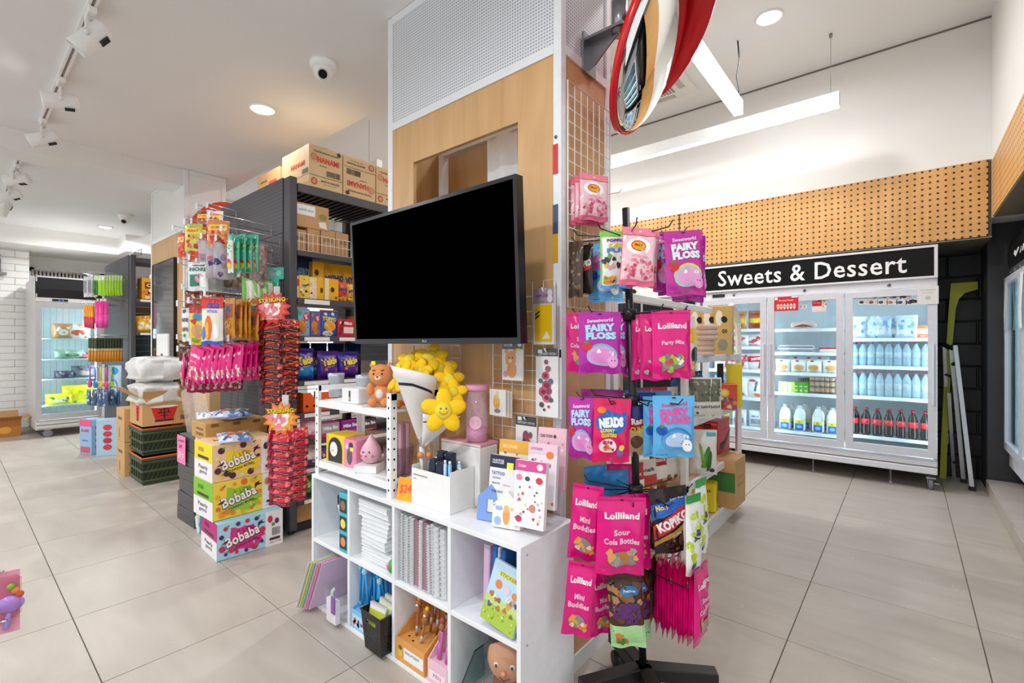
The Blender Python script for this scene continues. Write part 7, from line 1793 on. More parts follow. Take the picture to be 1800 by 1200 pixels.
# left bay goods seen between the candy bags
lb = [('#c9302a', .12, .2), ('#e8e0d4', .12, .19), ('#b8272f', .1, .22), ('#efe9df', .13, .2), ('#3f7a3a', .12, .2), ('#c8332c', .11, .21)]
for lvl, z in enumerate((1.126, .764, .409, .101)):
    for k in range(6):
        c, w_, h_ = lb[(k + lvl * 2) % 6]
        if lvl == 0 and k in (1, 2, 3): continue
        me = crimp_bag(w_ * 1.15, h_, .07, c, [('r', .1, .3, .9, .62, '#f3eee4' if c != '#e8e0d4' else '#c8402f'), ('t', 'snack', .5, .76, .6, .1, '#f6efe2' if c != '#e8e0d4' else '#6a3a2a', 0, .03), ('sp', 8, k + lvl, .15, .1, .85, .3, .1, ['#e0a04a', '#6a8a3a', '#a8402f'])], .35, k)
        put('snack_bag', me, (-1.04, 1.86 + .155 * k, z + h_), rad(66), ('first', 'second', 'third', 'fourth', 'fifth', 'sixth')[k] + ' snack bag from the column on the ' + ('top', 'second', 'third', 'bottom')[lvl] + ' shelf of the wooden unit', 'snack bag', 'snack bags in the near bay of the wooden unit')

# ================================================================== THREE-DOOR FRIDGE "Sweets & Dessert"
FX0, FX1, FY, FB = -1.66, .192, 5.13, 5.78
t = thing('display_fridge', 'wide three-door fridge under a black Sweets and Dessert sign', 'fridge', (FX0, FY, 0))
fr_w = mat('#e4e4e9', .3, .05); fr_l = mat('#dcdce3', .28, .15); fr_in = mat('#ecf3f3', .5)
FW = FX1 - FX0; FD = FB - FY
m = MB(); m.box(0, .03, .13, FW, FD, .26, fr_w, .004); m.build('base_box', t)
for z, h_ in ((.135, .055), (.2, .05)):
    m = MB(); m.box(0, 0, z, FW, .03, z + h_, fr_w, .006); m.build('kick_rail', t)
for a in (0, FW - .025):
    m = MB(); m.box(a, .03, .26, a + .025, FD, 2.0, fr_w, .002); m.build('side_wall', t)
m = MB(); m.box(.025, FD - .03, .26, FW - .025, FD, 1.7, fr_in); m.build('inner_back', t)
m = MB(); m.box(.025, .05, .26, FW - .025, FD - .03, .285, fr_in); m.build('inner_floor', t)
m = MB(); m.box(.025, .05, 1.665, FW - .025, FD, 1.7, fr_in); m.build('inner_roof', t)
m = MB(); m.box(0, .01, 1.66, FW, .05, 1.735, fr_w, .004); hr = m.build('header_rail', t)
m = MB(); m.box(0, .05, 1.7, FW, FD, 2.0, fr_w); m.build('machine_case', t)
# sign: border and black face and lettering
m = MB(); ring(m, 0, FW, 1.735, 2.003, .022, FW - .022, 1.752, 1.985, -.01, .04, mat('#e4e4e8', .3)); m.build('sign_border', t)
m = MB(); m.box(.02, 0, 1.75, FW - .02, .03, 1.987, mat('#0c0d0e', .5, 0, .1, 30, 0, .2)); sg = m.build('sign_face', t)
m = MB()
def signP(u, v, l): return (.16 + u * 1.5, -.004 - l * .0006, 1.795 + v * .16)
print_on(m, [('t', 'Sweets & Dessert', .5, .47, 1.0, 1.0, mat('#f5f5f5', .4), 0, .012)], signP, .4, 1.5, .16)
m.build('sign_lettering', sg)
for k in range(3):
    x = FW * (k + .5) / 3
    m = MB(); m.lathe([(.014, 0), (.014, -.006), (.006, -.007)], (x, .01, 1.697), mat('#9a9aa0', .3, .8), 14, 'y'); m.build('lock', hr)
m = MB(); m.box(.1, .004, 1.68, .22, .012, 1.712, mat('#22262c', .3)); m.build('control_panel', hr)
led = glow('#dcf2ff', 34.0)
for k in range(4):
    x = FW * k / 3 + .032 if k < 3 else FW - .032
    m = MB(); m.cyl((x, .034, .32), (x, .034, 1.62), .008, led, 8); m.build('light_tube', t)
dw = FW / 3
for k in range(3):
    x0, x1 = k * dw + .006, (k + 1) * dw - .006
    d = thing('door', '', '', (x0, 0, 0)); d.parent = t
    for q in ('label', 'category'): del d[q]
    d.name = 'door'
    m = MB(); ring(m, 0, x1 - x0, .275, 1.652, .055, x1 - x0 - .055, .335, 1.6, -.02, .022, fr_l); m.build('door_frame', d)
    m = MB(); m.box(.05, -.002, .33, x1 - x0 - .05, .004, 1.605, clear('#f5fcff', .35, .03, .98)); m.build('glass', d)
    m = MB(); m.box(x1 - x0 - .03 if k != 1 else .012, -.032, .7, x1 - x0 - .012 if k != 1 else .03, -.018, 1.2, fr_l, .004); m.build('handle', d)
LV = ((1.347, 1.165, .93, .646, .35), (1.34, 1.113, .917, .722, .352), (1.244, 1.0, .73, .38))
wsh = mat('#eef3f5', .4)
for k in range(3):
    for z in LV[k]:
        m = MB(); m.box(k * dw + .03, .13, z - .018, (k + 1) * dw - .03, FD - .04, z, milky('#eef6f8', .6, .3)); sb_ = m.build('fridge_shelf', t)
        m = MB(); m.box(k * dw + .03, .118, z - .024, (k + 1) * dw - .03, .13, z + .006, wsh, .002); m.build('shelf_edge', sb_)
        m = MB(); m.box(k * dw + .25, .1165, z - .024, k * dw + .34, .1178, z + .0, mat('#f7f4ea', .5)); m.build('price_label', sb_)
for x in (.25, FW * .53, FW - .3):
    m = MB(); m.lathe([(.024, 0), (.024, .004), (.008, .012), (.008, .14)], (x, .12, 0), mat('#b8b8bc', .3, .8), 14); m.build('foot', t)
def caster(parent, x, y):
    m = MB(); m.lathe([(.042, -.014), (.046, -.01), (.046, .01), (.042, .014)], (x, y, .046), mat('#8f9094', .4), 22, 'x'); c_ = m.build('caster_wheel', parent)
    m = MB(); m.lathe([(.012, -.0185), (.024, -.0165), (.001, -.0165)], (x, y, .046), mat('#d0d0d4', .3, .6), 14, 'x'); m.box(x - .03, y - .045, .094, x + .03, y + .03, .104, mat('#c8c8cc', .3, .7)); m.prism([(y - .02, .095), (y + .02, .095), (y + .008, .046), (y - .008, .046)], 'yz', x - .022, x - .018, mat('#c8c8cc', .3, .7)); m.box(x + .02, y - .06, .06, x + .05, y - .045, .066, mat('#c8c8cc', .3, .7)); m.build('caster_fork', parent)
caster(t, FW - .04, .08); caster(t, .06, .08)
# notices on the glass
me = card(.2, .135, .002, '#d8222c', [('t', 'Do you Yakult?', .5, .72, .6, .14, '#fdf3f2', 0, .02), ('r', .02, .78, .14, .96, '#f6f2f0'), ('r', .72, .9, .98, 1, '#f2e6e4')] + [('e', .16 + .135 * k, .3, .055, .2, '#f6ded6') for k in range(6)] + [('r', .12 + .135 * k, .26, .2 + .135 * k, .36, '#d98a8a') for k in range(6)], .4)
put('notice', me, (on_y(1382, 521, FY - .024).x, FY - .024, on_y(1382, 521, FY - .024).z), 0, 'red notice with a row of little bottles on the middle fridge door', 'notice', 'notices on the fridge')
me = card(.11, .125, .002, '#f2ece8', [('r', .0, .42, .68, .8, '#d8222c'), ('t', 'Do you', .34, .66, .5, .1, '#fbf0ee'), ('r', .4, .8, .62, 1, '#d8222c'), ('sp', 9, 3, .72, .3, .96, .8, .05, ['#d8222c', '#f6ded6']), ('r', .04, .06, .96, .3, '#e9dedc')], .4)
put('notice', me, on_y(1440, 524, FY - .003), 0, 'small red and white notice inside the middle fridge door', 'notice', 'notices on the fridge')
me = card(.07, .03, .002, '#e4e6e8', [('e', .3, .5, .12, .28, '#9a9a9e'), ('e', .7, .5, .12, .28, '#9a9a9e')], .4)
put('notice', me, on_y(1411, 536, FY - .003), 0, 'tiny grey notice right of the red one on the middle fridge door', 'notice', 'notices on the fridge')
me = card(.13, .145, .002, '#edebe4', [('r', .15, .78, .85, .81, '#bdb9b0'), ('r', .25, .62, .75, .65, '#c4c0b8'), ('e', .5, .35, .14, .1, '#c8c6c0')], .6)
put('notice', me, on_y(1631, 503, FY - .025), 0, 'cream paper notice at the top right corner of the right fridge door', 'notice', 'notices on the fridge')
for k in range(13):
    u = 1507 + 17 * (k % 6) + (10 if k > 5 else 0) if k < 12 else 1609
    v = 517 if k < 6 else 527
    c = ('#4a3a30', '#8a4a3a', '#5a4a40', '#b0764a', '#3a4a7a', '#4a3060')[k % 6]
    if k == 12: u, v = 1607, 524
    me = card(.07, .04, .001, '#eceae6', [('e', .35, .5, .24, .32, c), ('t', 'ice', .8, .5, .2, .3, '#8a8680')], .4)
    put('flavour_card', me, on_y(u, v, FY - .0035), 0, ('first', 'second', 'third', 'fourth', 'fifth', 'sixth')[k % 6] + ' little picture card from the left in the ' + ('upper' if k < 6 else 'lower') + ' row on the right door' if k < 12 else 'last little picture card by the paper notice on the right door', 'picture card', 'picture cards on the right fridge door')
# ---- fridge contents (world positions on the shelf levels)
def cx(k, f): return FX0 + k * dw + .07 + f * (dw - .14)
yF = FY + .15
# middle door
for k in range(1):
    mb = MB(); mb.box(-.11, 0, 0, .11, .08, .075, mat('#e8d0c4', .4), .02); print_on(mb, [('p', [(.1, .3), (.5, .75), (.9, .3), (.85, .2), (.5, .6), (.15, .2)], '#c03a38'), ('t', 'cake', .5, .3, .3, .25, '#8a2a2a')], lambda u, v, l: ((u - .5) * .2, -.001 - l * .0004, .01 + v * .055), .4, .2, .055)
    put('cake_roll', mb.mesh('cake_roll'), (cx(1, .42), yF + .05, 1.341), 0, 'pink-beige cake roll pack alone on the top middle shelf', 'cake', 'food in the middle fridge bay')
tr_ = MB(); tr_.box(-.055, 0, 0, .055, .09, .012, mat('#f2f4f4', .4), .003); tr_.box(-.05, .005, .012, .05, .085, .035, mat('#c8cdd0', .35), .008); tr_.box(-.05, -.001, .012, .05, .004, .02, mat('#4a4a4e', .4)); trm = tr_.mesh('tray')
for k in range(6):
    put('dessert_tray', trm, (cx(1, .1 + .2 * (k % 3)), yF, 1.114 + .037 * (k // 3)), rad(R.uniform(-5, 5)), ('left', 'second', 'third')[k % 3] + ' white dessert tray in the ' + ('lower' if k < 3 else 'upper') + ' layer of the second middle shelf', 'dessert tray', 'food in the middle fridge bay')
for k in range(2):
    mb = MB(); mb.box(-.085, 0, 0, .085, .08, .05, mat('#ece4e2', .4), .01); mb.box(-.086, -.001, .03, .086, .081, .052, mat('#cc2f38', .4), .006)
    put('dessert_pack', mb.mesh('dessert_pack'), (cx(1, .88), yF + .02 + .09 * k, 1.114), 0, ('front', 'rear')[k] + ' red-topped white pack at the right of the second middle shelf', 'dessert pack', 'food in the middle fridge bay')
pb_ = crimp_bag(.13, .13, .05, '#eef0ee', [('e', .5, .42, .36, .22, '#e3b878'), ('e', .5, .42, .28, .16, '#d9a35e'), ('r', .3, .84, .5, .94, '#cf2f38'), ('t', 'bun', .5, .14, .4, .1, '#6a6a6a')], .3, 2)
for k in range(7):
    put('bun_pack', pb_, (cx(1, (.08, .36, .62, .9, .3, .54, .72)[k]), yF + (.0 if k < 4 else .08), .918 + .13 + (0 if k < 4 else .03)), rad(R.uniform(-6, 6)), ('first', 'second', 'third', 'fourth')[k] + ' white bun pack from the left in front on the third middle shelf' if k < 4 else ('left', 'middle', 'right')[k - 4] + ' white bun pack in the rear row of the third middle shelf', 'bun pack', 'food in the middle fridge bay')
for k in range(6):
    gc = carton(.045 if k > 2 else .058, .06, .105, '#5fb32f' if k > 2 else '#e9ec9a', [('t', 'soy', .5, .6, .6, .15, '#f4fbe8', 0, .05), ('e', .5, .25, .3, .12, '#cfe8a0')] if k > 2 else [('p', [(.5, 0), (1, 0), (1, 1), (.7, 1)], '#d6e04a'), ('r', 0, 0, .45, 1, '#f6f6ee')], rough=.4)
    put('juice_carton', gc, (cx(1, .06 + .085 * k), yF, .723), 0, ('left', 'middle', 'right')[k % 3] + (' yellow and white' if k < 3 else ' green') + ' drink carton on the fourth middle shelf', 'drink carton', 'food in the middle fridge bay')
jr = MB(); jr.lathe([(.022, 0), (.026, .006), (.026, .03), (.022, .04), (.024, .042), (.024, .052), (.001, .052)], (0, 0, 0), mat('#b99a72', .3), 12); jr.lathe([(.0265, .01), (.0265, .028)], (0, 0, 0), mat('#5a4a52', .4), 12); jrm = jr.mesh('jar')
for k in range(15):
    put('dessert_jar', jrm, (cx(1, .6 + .08 * (k % 5)), yF + .058 * (k // 5 % 1), .723 + .054 * (k // 5)), 0, ('first', 'second', 'third', 'fourth', 'fifth')[k % 5] + ' small brown dessert jar in the ' + ('lower', 'middle', 'upper')[k // 5] + ' layer of the fourth middle shelf', 'jar', 'dessert jars')
for k in range(5):
    mb = MB(); mb.box(-.016, 0, 0, .016, .14, .03, mat('#4a4442', .35), .006); put('chocolate_bar', mb.mesh('bar'), (cx(1, .36 + .04 * k), yF + .05, .832), rad(-20), ('first', 'second', 'third', 'fourth', 'fifth')[k] + ' dark bar from the left laid over the green drink cartons', 'chocolate bar', 'dark bars on the fourth middle shelf')
# milk jugs
jg = MB(); mk = mat('#f4f6f2', .35)
jg.box(-.048, 0, 0, .048, .09, .165, mk, .016); jg.prism([(-.046, .155), (.046, .155), (.02, .225), (-.02, .225)], 'xz', .004, .086, mk); jg.lathe([(.019, .22), (.019, .245), (.001, .246)], (0, .045, 0), mat('#f2f2ee', .4), 12)
jg.tube([(.03, .01, .21), (.046, -.004, .18), (.046, -.004, .13), (.035, .006, .11)], .009, mk, 6)
print_on(jg, [('r', .1, .05, .9, .38, '#2a6fc0'), ('r', .1, .38, .9, .56, '#e9e23a'), ('e', .5, .2, .24, .09, '#8ac0ea'), ('r', .1, 0.0, .9, .06, '#1f4f9a'), ('t', '3L', .5, .47, .3, .1, '#3a5a2a')], lambda u, v, l: ((u - .5) * .09, -.0012 - l * .0004, .01 + v * .17), .4, .09, .17)
jgm = jg.mesh('milk_jug')
for k in range(8):
    put('milk_jug', jgm, (cx(1, (.1, .36, .68, .92)[k % 4]) + (.03 if k > 3 else 0), yF + .02 + (.12 if k > 3 else 0), .353), rad(0), ('first', 'second', 'third', 'fourth')[k % 4] + ' milk jug from the left in the ' + ('front' if k < 4 else 'rear') + ' row of the bottom middle shelf', 'milk jug', 'milk jugs')
# right door
for k in range(5):
    me = crimp_bag(.15, .2, .08, ('#cfe3ee', '#dfeaf2', '#bcd8ea', '#a8c8de', '#d5e6ef')[k], [('sp', 12, k, .1, .1, .9, .9, .12, ['#8ab8d8', '#f2f6fa', '#5a98c8']), ('r', .2, .2, .7, .4, '#eef4f8')], .2, k)
    put('frozen_bag', me, (cx(2, .02 + .18 * k), yF + .03 * (k % 2), 1.245 + .2), rad(R.uniform(-8, 8)), ('first', 'second', 'third', 'fourth', 'fifth')[k] + ' pale blue bag from the left on the top right fridge shelf', 'frozen bag', 'pale bags on the top right fridge shelf')
me = carton(.09, .08, .11, '#e0682a', [('r', .1, .35, .9, .75, '#f0c8a0'), ('t', 'bar', .5, .2, .4, .1, '#f6e8d8')], rough=.4); put('snack_box', me, (cx(2, .97), yF - .01, 1.245), 0, 'orange box at the right end of the top right fridge shelf', 'snack box')
wb = bottle(.21, .031, milky('#b9e0ef', .5, .1), mat('#5a3a8a', .4), milky('#d9eef6', .5, .2), .36, 10, (.38, .6))
wb2 = bottle(.22, .031, milky('#bfe6f0', .5, .1), mat('#b83a6a', .4), milky('#e4f0f6', .45, .2), .36, 10, (.3, .56))
cb = bottle(.24, .033, mat('#1c1416', .08), mat('#c01f2a', .4), mat('#e0242e', .35), .34, 12, (.42, .62))
ordn = ('first', 'second', 'third', 'fourth', 'fifth', 'sixth', 'seventh', 'eighth', 'ninth')
for row, (z, me, nm, lab, n_) in enumerate(((1.001, wb, 'water_bottle', 'clear bottle', 9), (.731, wb2, 'water_bottle', 'clear bottle', 9), (.381, cb, 'cola_bottle', 'dark cola bottle', 7))):
    for r_ in range(2):
        for k in range(n_):
            put(nm, me, (cx(2, -.02 + 1.02 * k / (n_ - 1)), yF + .02 + .075 * r_, z), R.uniform(0, 6), ordn[k] + ' ' + lab + ' from the left, ' + ('front' if r_ == 0 else 'rear') + ' row of the ' + ('second', 'third', 'lowest')[row] + ' right fridge shelf', 'bottle', ('clear bottles, second right fridge shelf', 'clear bottles, third right fridge shelf', 'cola bottles on the lowest right fridge shelf')[row])
# left door
lefts = [(1.348, ['#c8622a', '#d98a2a', '#c8552f'], .15, .19, [('r', .1, .35, .9, .6, '#f0d22a'), ('t', 'CURRY', .5, .8, .7, .1, '#5a1a10', 0, .05), ('e', .5, .2, .3, .1, '#8a3a1a')]),
         (1.166, ['#e6e2e4', '#dfe0e6', '#e9e4e2'], .18, .13, [('p', [(.1, .4), (.6, .85), (.95, .7), (.4, .3)], '#c0223a'), ('t', 'flour', .4, .2, .4, .1, '#8a2a3a')]),
         (.931, ['#eceaea', '#e6e8ec', '#ece6e6'], .18, .17, [('r', 0, .5, 1, .85, '#c92636'), ('t', 'RICE', .5, .68, .5, .14, '#fbeeea', 8, .05), ('p', [(.6, .1), (.75, .1), (.95, .9), (.8, .9)], '#c92636')]),
         (.647, ['#3f8fd0', '#e9ebee', '#f0ece8'], .17, .22, [('t', 'mochi', .5, .55, .6, .14, '#2a2a30', 80, .05), ('e', .6, .15, .2, .08, '#e0743a'), ('e', .3, .8, .2, .06, '#c8334a')]),
         (.351, ['#c7cf4a', '#e6e9ec', '#dfe6ea'], .14, .17, [('r', .15, .2, .85, .5, '#8a98a0'), ('t', 'MILK', .5, .65, .5, .1, '#4a5a66')])]
for r_, (z, cs, w_, h_, ops) in enumerate(lefts):
    for k in range(3):
        me = crimp_bag(w_, h_, .06, cs[k], ops, .3, k + r_)
        put('food_bag', me, (cx(0, .2 + .33 * k), yF + .01 * k, z + h_), rad(R.uniform(-10, 10)), ('left', 'middle', 'right')[k] + ' pack on the ' + ('top', 'second', 'third', 'fourth', 'lowest')[r_] + ' shelf of the left fridge bay', 'food pack', 'packs in the left fridge bay')
put('milk_jug', jgm, (cx(0, 1.04), yF - .02, .353), 0, 'milk jug at the right end of the lowest left fridge shelf', 'milk jug')

# ---- second fridge to the left, mostly hidden
t = thing('display_fridge', 'white fridge with black letters on its header, hidden behind the spinner rack', 'fridge', (-3.6, 5.13, 0))
m = MB(); m.box(0, .02, .1, 1.9, .65, 1.9, fr_w, .004); m.build('cabinet', t)
m = MB(); m.box(0, 0, 1.72, 1.9, .02, 1.94, mat('#efeeea', .3)); hd_ = m.build('header', t)
m = MB(); print_on(m, [('t', 'olo', .5, .45, .5, .62, '#1a1a1c', 0, .04)], lambda u, v, l: (.45 + u * 1.0, -.001 - l * .0004, 1.74 + v * .18), .4, 1.0, .18); m.build('header_lettering', hd_)
for k in range(3):
    m = MB(); m.box(.03 + .62 * k, -.005, .25, .62 + .62 * k, .015, 1.68, mat('#23282c', .1), .004); m.build('door', t)

# ================================================================== NICHE: LADDER AND YELLOW PANEL
al = mat('#c3c5c8', .3, .6); bkp = mat('#1b1b1e', .5)
t = thing('step_ladder', 'folded aluminium step ladder leaning in the dark corner beside the fridge', 'ladder', (0, 0, 0))
def rail(p0, p1, w_, m_):
    mb = MB(); p0, p1 = Vector(p0), Vector(p1); a = (p1 - p0).normalized(); s_ = Vector((1, 0, 0)); s_ = (s_ - a * s_.dot(a)).normalized(); n_ = a.cross(s_)
    vs = []
    for p in (p0, p1):
        for (x, y) in ((-w_, -.012), (w_, -.012), (w_, .012), (-w_, .012)): vs.append(p + s_ * x + n_ * y)
    mb.add(vs, [(0, 1, 2, 3), (7, 6, 5, 4), (0, 4, 5, 1), (1, 5, 6, 2), (2, 6, 7, 3), (3, 7, 4, 0)], m_); return mb
top1, bot1 = on_y(1679, 607, 5.5), on_floor(1709, 862)
rail(bot1, top1, .014, al).build('front_rail', t)
top1b, bot1b = on_y(1672, 612, 5.56), on_floor(1694, 848)
rail(bot1b, top1b, .014, al).build('front_rail', t)
top2, bot2 = on_y(1660, 606, 5.62), on_floor(1667, 833)
rail(bot2, top2, .012, al).build('rear_rail', t)
rail(on_floor(1677, 838), on_y(1668, 690, 5.6), .012, al).build('rear_rail', t)
for f in (.12, .34, .56, .78):
    a_ = bot1b.lerp(top1b, f); b_ = bot2.lerp(top2, f)
    m = MB(); m.tube([a_, b_], .011, mat('#4a4b4e', .4, .3), 6); m.build('tread', t)
m = MB(); m.tube([top1, top1b, top2], .022, bkp, 6); m.build('top_cap', t)
for f in (.88,):
    m = MB(); m.tube([bot1.lerp(top1, f), bot1b.lerp(top1b, f)], .016, bkp, 6); m.build('hinge', t)
for b_ in (bot1, bot1b, bot2):
    m = MB(); m.box(b_.x - .022, b_.y - .018, 0, b_.x + .022, b_.y + .018, .035, bkp, .004); m.build('rubber_foot', t)
m = MB()
pts = [(.225, .0), (.27, .0), (.285, .6), (.31, 1.2), (.33, 1.5), (.35, 1.59), (.39, 1.645), (.47, 1.67), (.47, 1.735), (.30, 1.735), (.285, 1.5), (.255, .9)]
m.prism(pts, 'xz', 5.70, 5.73, mat('#b9b92c', .5))
tag(m.build('plastic_slide'), 'curved yellow plastic panel standing behind the step ladder', 'plastic panel')
# ================================================================== RIGHT FRIDGE IN THE RECESS
t = thing('display_fridge', 'fridge with curved black header at the right picture edge, on the step', 'fridge', (.62, 2.6, .104))
LR = 2.78
m = MB(); m.box(.03, 0, .14, .68, LR, .26, fr_w, .004); m.build('base_box', t)
m = MB(); m.box(0, 0, .13, .03, LR, .25, fr_w, .008); m.build('kick_rail', t)
for a in (0, LR - .02):
    m = MB(); m.box(.03, a, .26, .68, a + .02, 1.64, mat('#c5c9cc', .4)); m.build('side_wall', t)
m = MB(); m.box(.66, .02, .26, .68, LR - .02, 1.64, mat('#cfe4e8', .5)); m.build('inner_back', t)
m = MB(); m.box(.0, 0, 1.62, .03, LR, 1.68, mat('#6a6c70', .4, .4)); m.build('hinge_rail', t)
for k in range(14):
    m = MB(); m.lathe([(.008, 0), (.008, -.003)], (-.001, .1 + .2 * k, 1.65), mat('#c8c8cc', .3, .7), 8, 'x'); m.build('rivet', t)
m = MB()
prof = [(.0, 1.68)] + [(.16 - .16 * math.cos(a) - .06 * math.sin(2 * a) * .5, 1.68 + .33 * math.sin(a)) for a in [k * math.pi / 16 for k in range(1, 9)]] + [(.6, 2.01), (.6, 1.68)]
m.prism(prof, 'xz', 0, LR, mat('#141517', .25)); m.build('curved_header', t)
m = MB(); print_on(m, [('t', 'Oni', .5, .5, 1, 1, '#f2f2f2', 0, .02)], lambda u, v, l: (-.012 + .05 * v * v - l * .001, LR - .28 - u * .5, 1.73 + v * .2), .4, .5, .2); m.build('header_lettering', t)
for k in range(4):
    y1 = LR - .01 - k * .69; y0 = y1 - .68
    m = MB(Matrix.Rotation(math.pi / 2, 4, 'Z')); ring(m, y0, y1, .27, 1.61, y0 + .05, y1 - .05, .33, 1.56, -.0, .03, fr_l); d = m.build('door_frame', t)
    m = MB(); m.box(-.012, y0 + .045, .325, -.007, y1 - .045, 1.565, clear('#dff2f6', .4, .03, .96)); m.build('glass', d)
for k in range(3):
    m = MB(); m.cyl((.06, LR - .03 - .69 * k, .3), (.06, LR - .03 - .69 * k, 1.6), .008, glow('#dff3ff', 12), 8); m.build('light_tube', t)
for z in (.5, .8, 1.1, 1.35):
    m = MB(); m.box(.1, .02, z - .01, .64, LR - .02, z, wsh); m.build('fridge_shelf', t)
for k in range(3):
    m = MB(); m.lathe([(.026, 0), (.026, .004), (.009, .012), (.009, .14)], (.08, LR - .25 - 1.0 * k, 0), mat('#b8b8bc', .3, .8), 14); m.build('foot', t)
for k, y in enumerate((LR - .08, LR - .72)):
    me = MB(); me.surf(lambda u, v: (-.035 - .004 * math.sin(5 * v), y - .1 * u, 1.2 + .38 * v), 3, 6, mat('#e6e5e0', .7)); o = me.build('paper_notice', t)
for r_, z in enumerate((.5, .8, 1.1)):
    for k in range(8):
        put('boxed_meal', carton(.1, .14, .08, ('#d8d2c8', '#5a8a5a', '#c8603a', '#e8e4dc')[(k + r_) % 4], [('r', .1, .3, .9, .7, '#efe9df')], rough=.4), (.75, 5.25 - .13 * k, z + .104), rad(-90), ordn[k] + ' boxed meal from the back on the ' + ('lowest', 'middle', 'upper')[r_] + ' shelf of the recess fridge', 'boxed meal', 'boxed meals in the recess fridge')
# ================================================================== FAR LEFT: SECOND COLUMN, SECOND GONDOLA, TALL FRIDGE
k2 = kiosk('display_column', 'second birch ply column with white top, carrying a dark upright panel', -6.09, -5.0, 1.37, 1.71, None, 2.23, white_paint, white_paint)
t = thing('dark_screen', 'tall glossy black panel on the second ply column', 'screen', (-5.94, 1.352, .62))
m = MB(); m.box(0, 0, 0, .71, .016, 1.38, mat('#26242a', .08, 0, 0, 1, 0, .6), .004); m.build('panel_face', t)
m = MB(); ring(m, -.006, .716, -.006, 1.386, .004, .706, .004, 1.376, -.004, .018, mat('#141416', .35)); m.build('panel_frame', t)
# orange back of a second round mirror
cz = at(392, 432, 4.28)
t = thing('convex_mirror', 'orange back of a round mirror beside the second ply column', 'mirror', cz, (0, 0, YAW - rad(10)))
m = MB(); m.lathe([(.001, .03), (.2, .02), (.385, -.01), (.39, -.03), (.385, -.04), (.2, -.02), (.001, -.01)], (0, 0, 0), mat('#f0552a', .35), 40, 'y'); m.build('orange_shell', t)
m = MB(); m.tube([(0, .02, -.05), (-.2, .08, -.05), (-.36, .1, -.05)], .015, steel, 8); m.build('arm', t)
g2x0, g2x1 = -8.3, -6.88
gd2 = gondola('gondola_shelf', 'second dark metal shelf by the tall fridge, its end hung with brushes', g2x0, g2x1, 1.36, 3.2, 2.24, ((2.2, .05, 0), (1.72, .03, 1), (1.33, .03, 1), (1.0, .03, 0), (.6, .03, 0), (.25, .03, 0)))
m = MB(); m.tube([(-1.3, .1, 2.24), (-1.3, .1, 2.31), (0, .1, 2.31), (0, .1, 2.24)], .004, gon_d, 5)
for k in range(12): m.tube([(-.05 - .1 * k, .1, 2.24), (-.05 - .1 * k, .1, 2.31)], .003, gon_d, 4)
w_ = m.build('top_fence', gd2); w_['kind'] = 'stuff'
# things on the shelves of the second gondola
me = carton(.3, .2, .26, '#f0a41f', [('r', .1, .5, .9, .8, '#7a3a12'), ('t', 'CRISPY', .5, .66, .7, .16, '#f6d27a', 0, .05), ('sp', 10, 3, .1, .08, .9, .4, .1, ['#e8c04a', '#f6e6b0', '#d9822a'])], rough=.4)
put('snack_carton', me, (-6.92, 1.62, 1.722), rad(90), 'orange snack carton on the second dark shelf', 'snack box')
rdp = crimp_bag(.2, .22, .06, '#a8242c', [('sp', 8, 3, .1, .1, .9, .9, .14, ['#d93a42', '#7a141c'])], .35)
for k in range(2): put('snack_bag', rdp, (-6.98, 1.9 + .2 * k, 1.722 + .22), rad(90), ('nearer', 'farther')[k] + ' dark red bag beside the orange carton on the second dark shelf', 'snack bag', 'dark red bags')
for k in range(5):
    me = crimp_bag(.2, .2, .07, ('#f0bd1f', '#e9a51f', '#d8554a', '#efe0a0', '#e8b83a')[k], [('sp', 10, k, .1, .1, .9, .9, .13, ['#f6e08a', '#d9822a', '#f6f0dc'])], .3, k)
    put('snack_bag', me, (-6.94 - .03 * (k % 2), 1.5 + .12 * k, 1.332 + .2), rad(80 + 10 * (k % 3)), ordn[k] + ' yellow and red crisp bag on the middle of the second dark shelf', 'snack bag', 'crisp bags on the second dark shelf', ry=rad(R.uniform(-14, 14)))
# hooks on the end panel of the second gondola
HUNG.clear(); XLIM[0] = -7.02
EB = 'brushes and packs on the far end hooks'
for k in range(9):
    u = (162, 170, 178, 183, 188, 193, 198, 203, 208)[k]
    ybag('lime_pack', '#9fd61f' if k not in (1,) else '#3f8a2a', [('r', .1, .75, .9, 1, '#d8e6c0'), ('r', .45, .05, .55, .75, '#7ab81a')], (u - 4, 484, u + 6, 519), 1.1, 20, ordn[k] + ' lime green pack from the left on the top far end hooks', EB, k, 'hanging pack', .02)
for k in range(3):
    ybag('clear_pack', '#c9c6c8', [('r', .2, .2, .8, .8, '#8a8690')], (146 + 8 * k, 486 - k, 156 + 8 * k, 522), 1.0 + .05 * k, -10, ('left', 'middle', 'right')[k] + ' greyish pack at the left of the top far end hooks', EB, k, 'hanging pack', .02)
tb = MB(); tb.tube([(0, 0, 0), (0, 0, -.02), (0, 0, -.03)], .006, mat('#f0e8e8', .4), 6)
def brush(c1, c2, L, r):
    mb = MB(); mb.tube([(0, 0, 0), (0, 0, -L * .1)], r * .4, mat('#e8e4e0', .4), 6); mb.tube([(0, 0, -L * .1), (0, 0, -L)], r, mat(c1, .4), 8, r2=r * .8)
    mb.tube([(0, 0, -L * .55), (0, 0, -L * .98)], r * 1.03, mat(c2, .5), 8, r2=r * .85)
    return mb.mesh('brush')
bo, bp_, = brush('#f09a1f', '#d93a5a', .3, .02), brush('#ee3a9a', '#f04fa8', .33, .026)
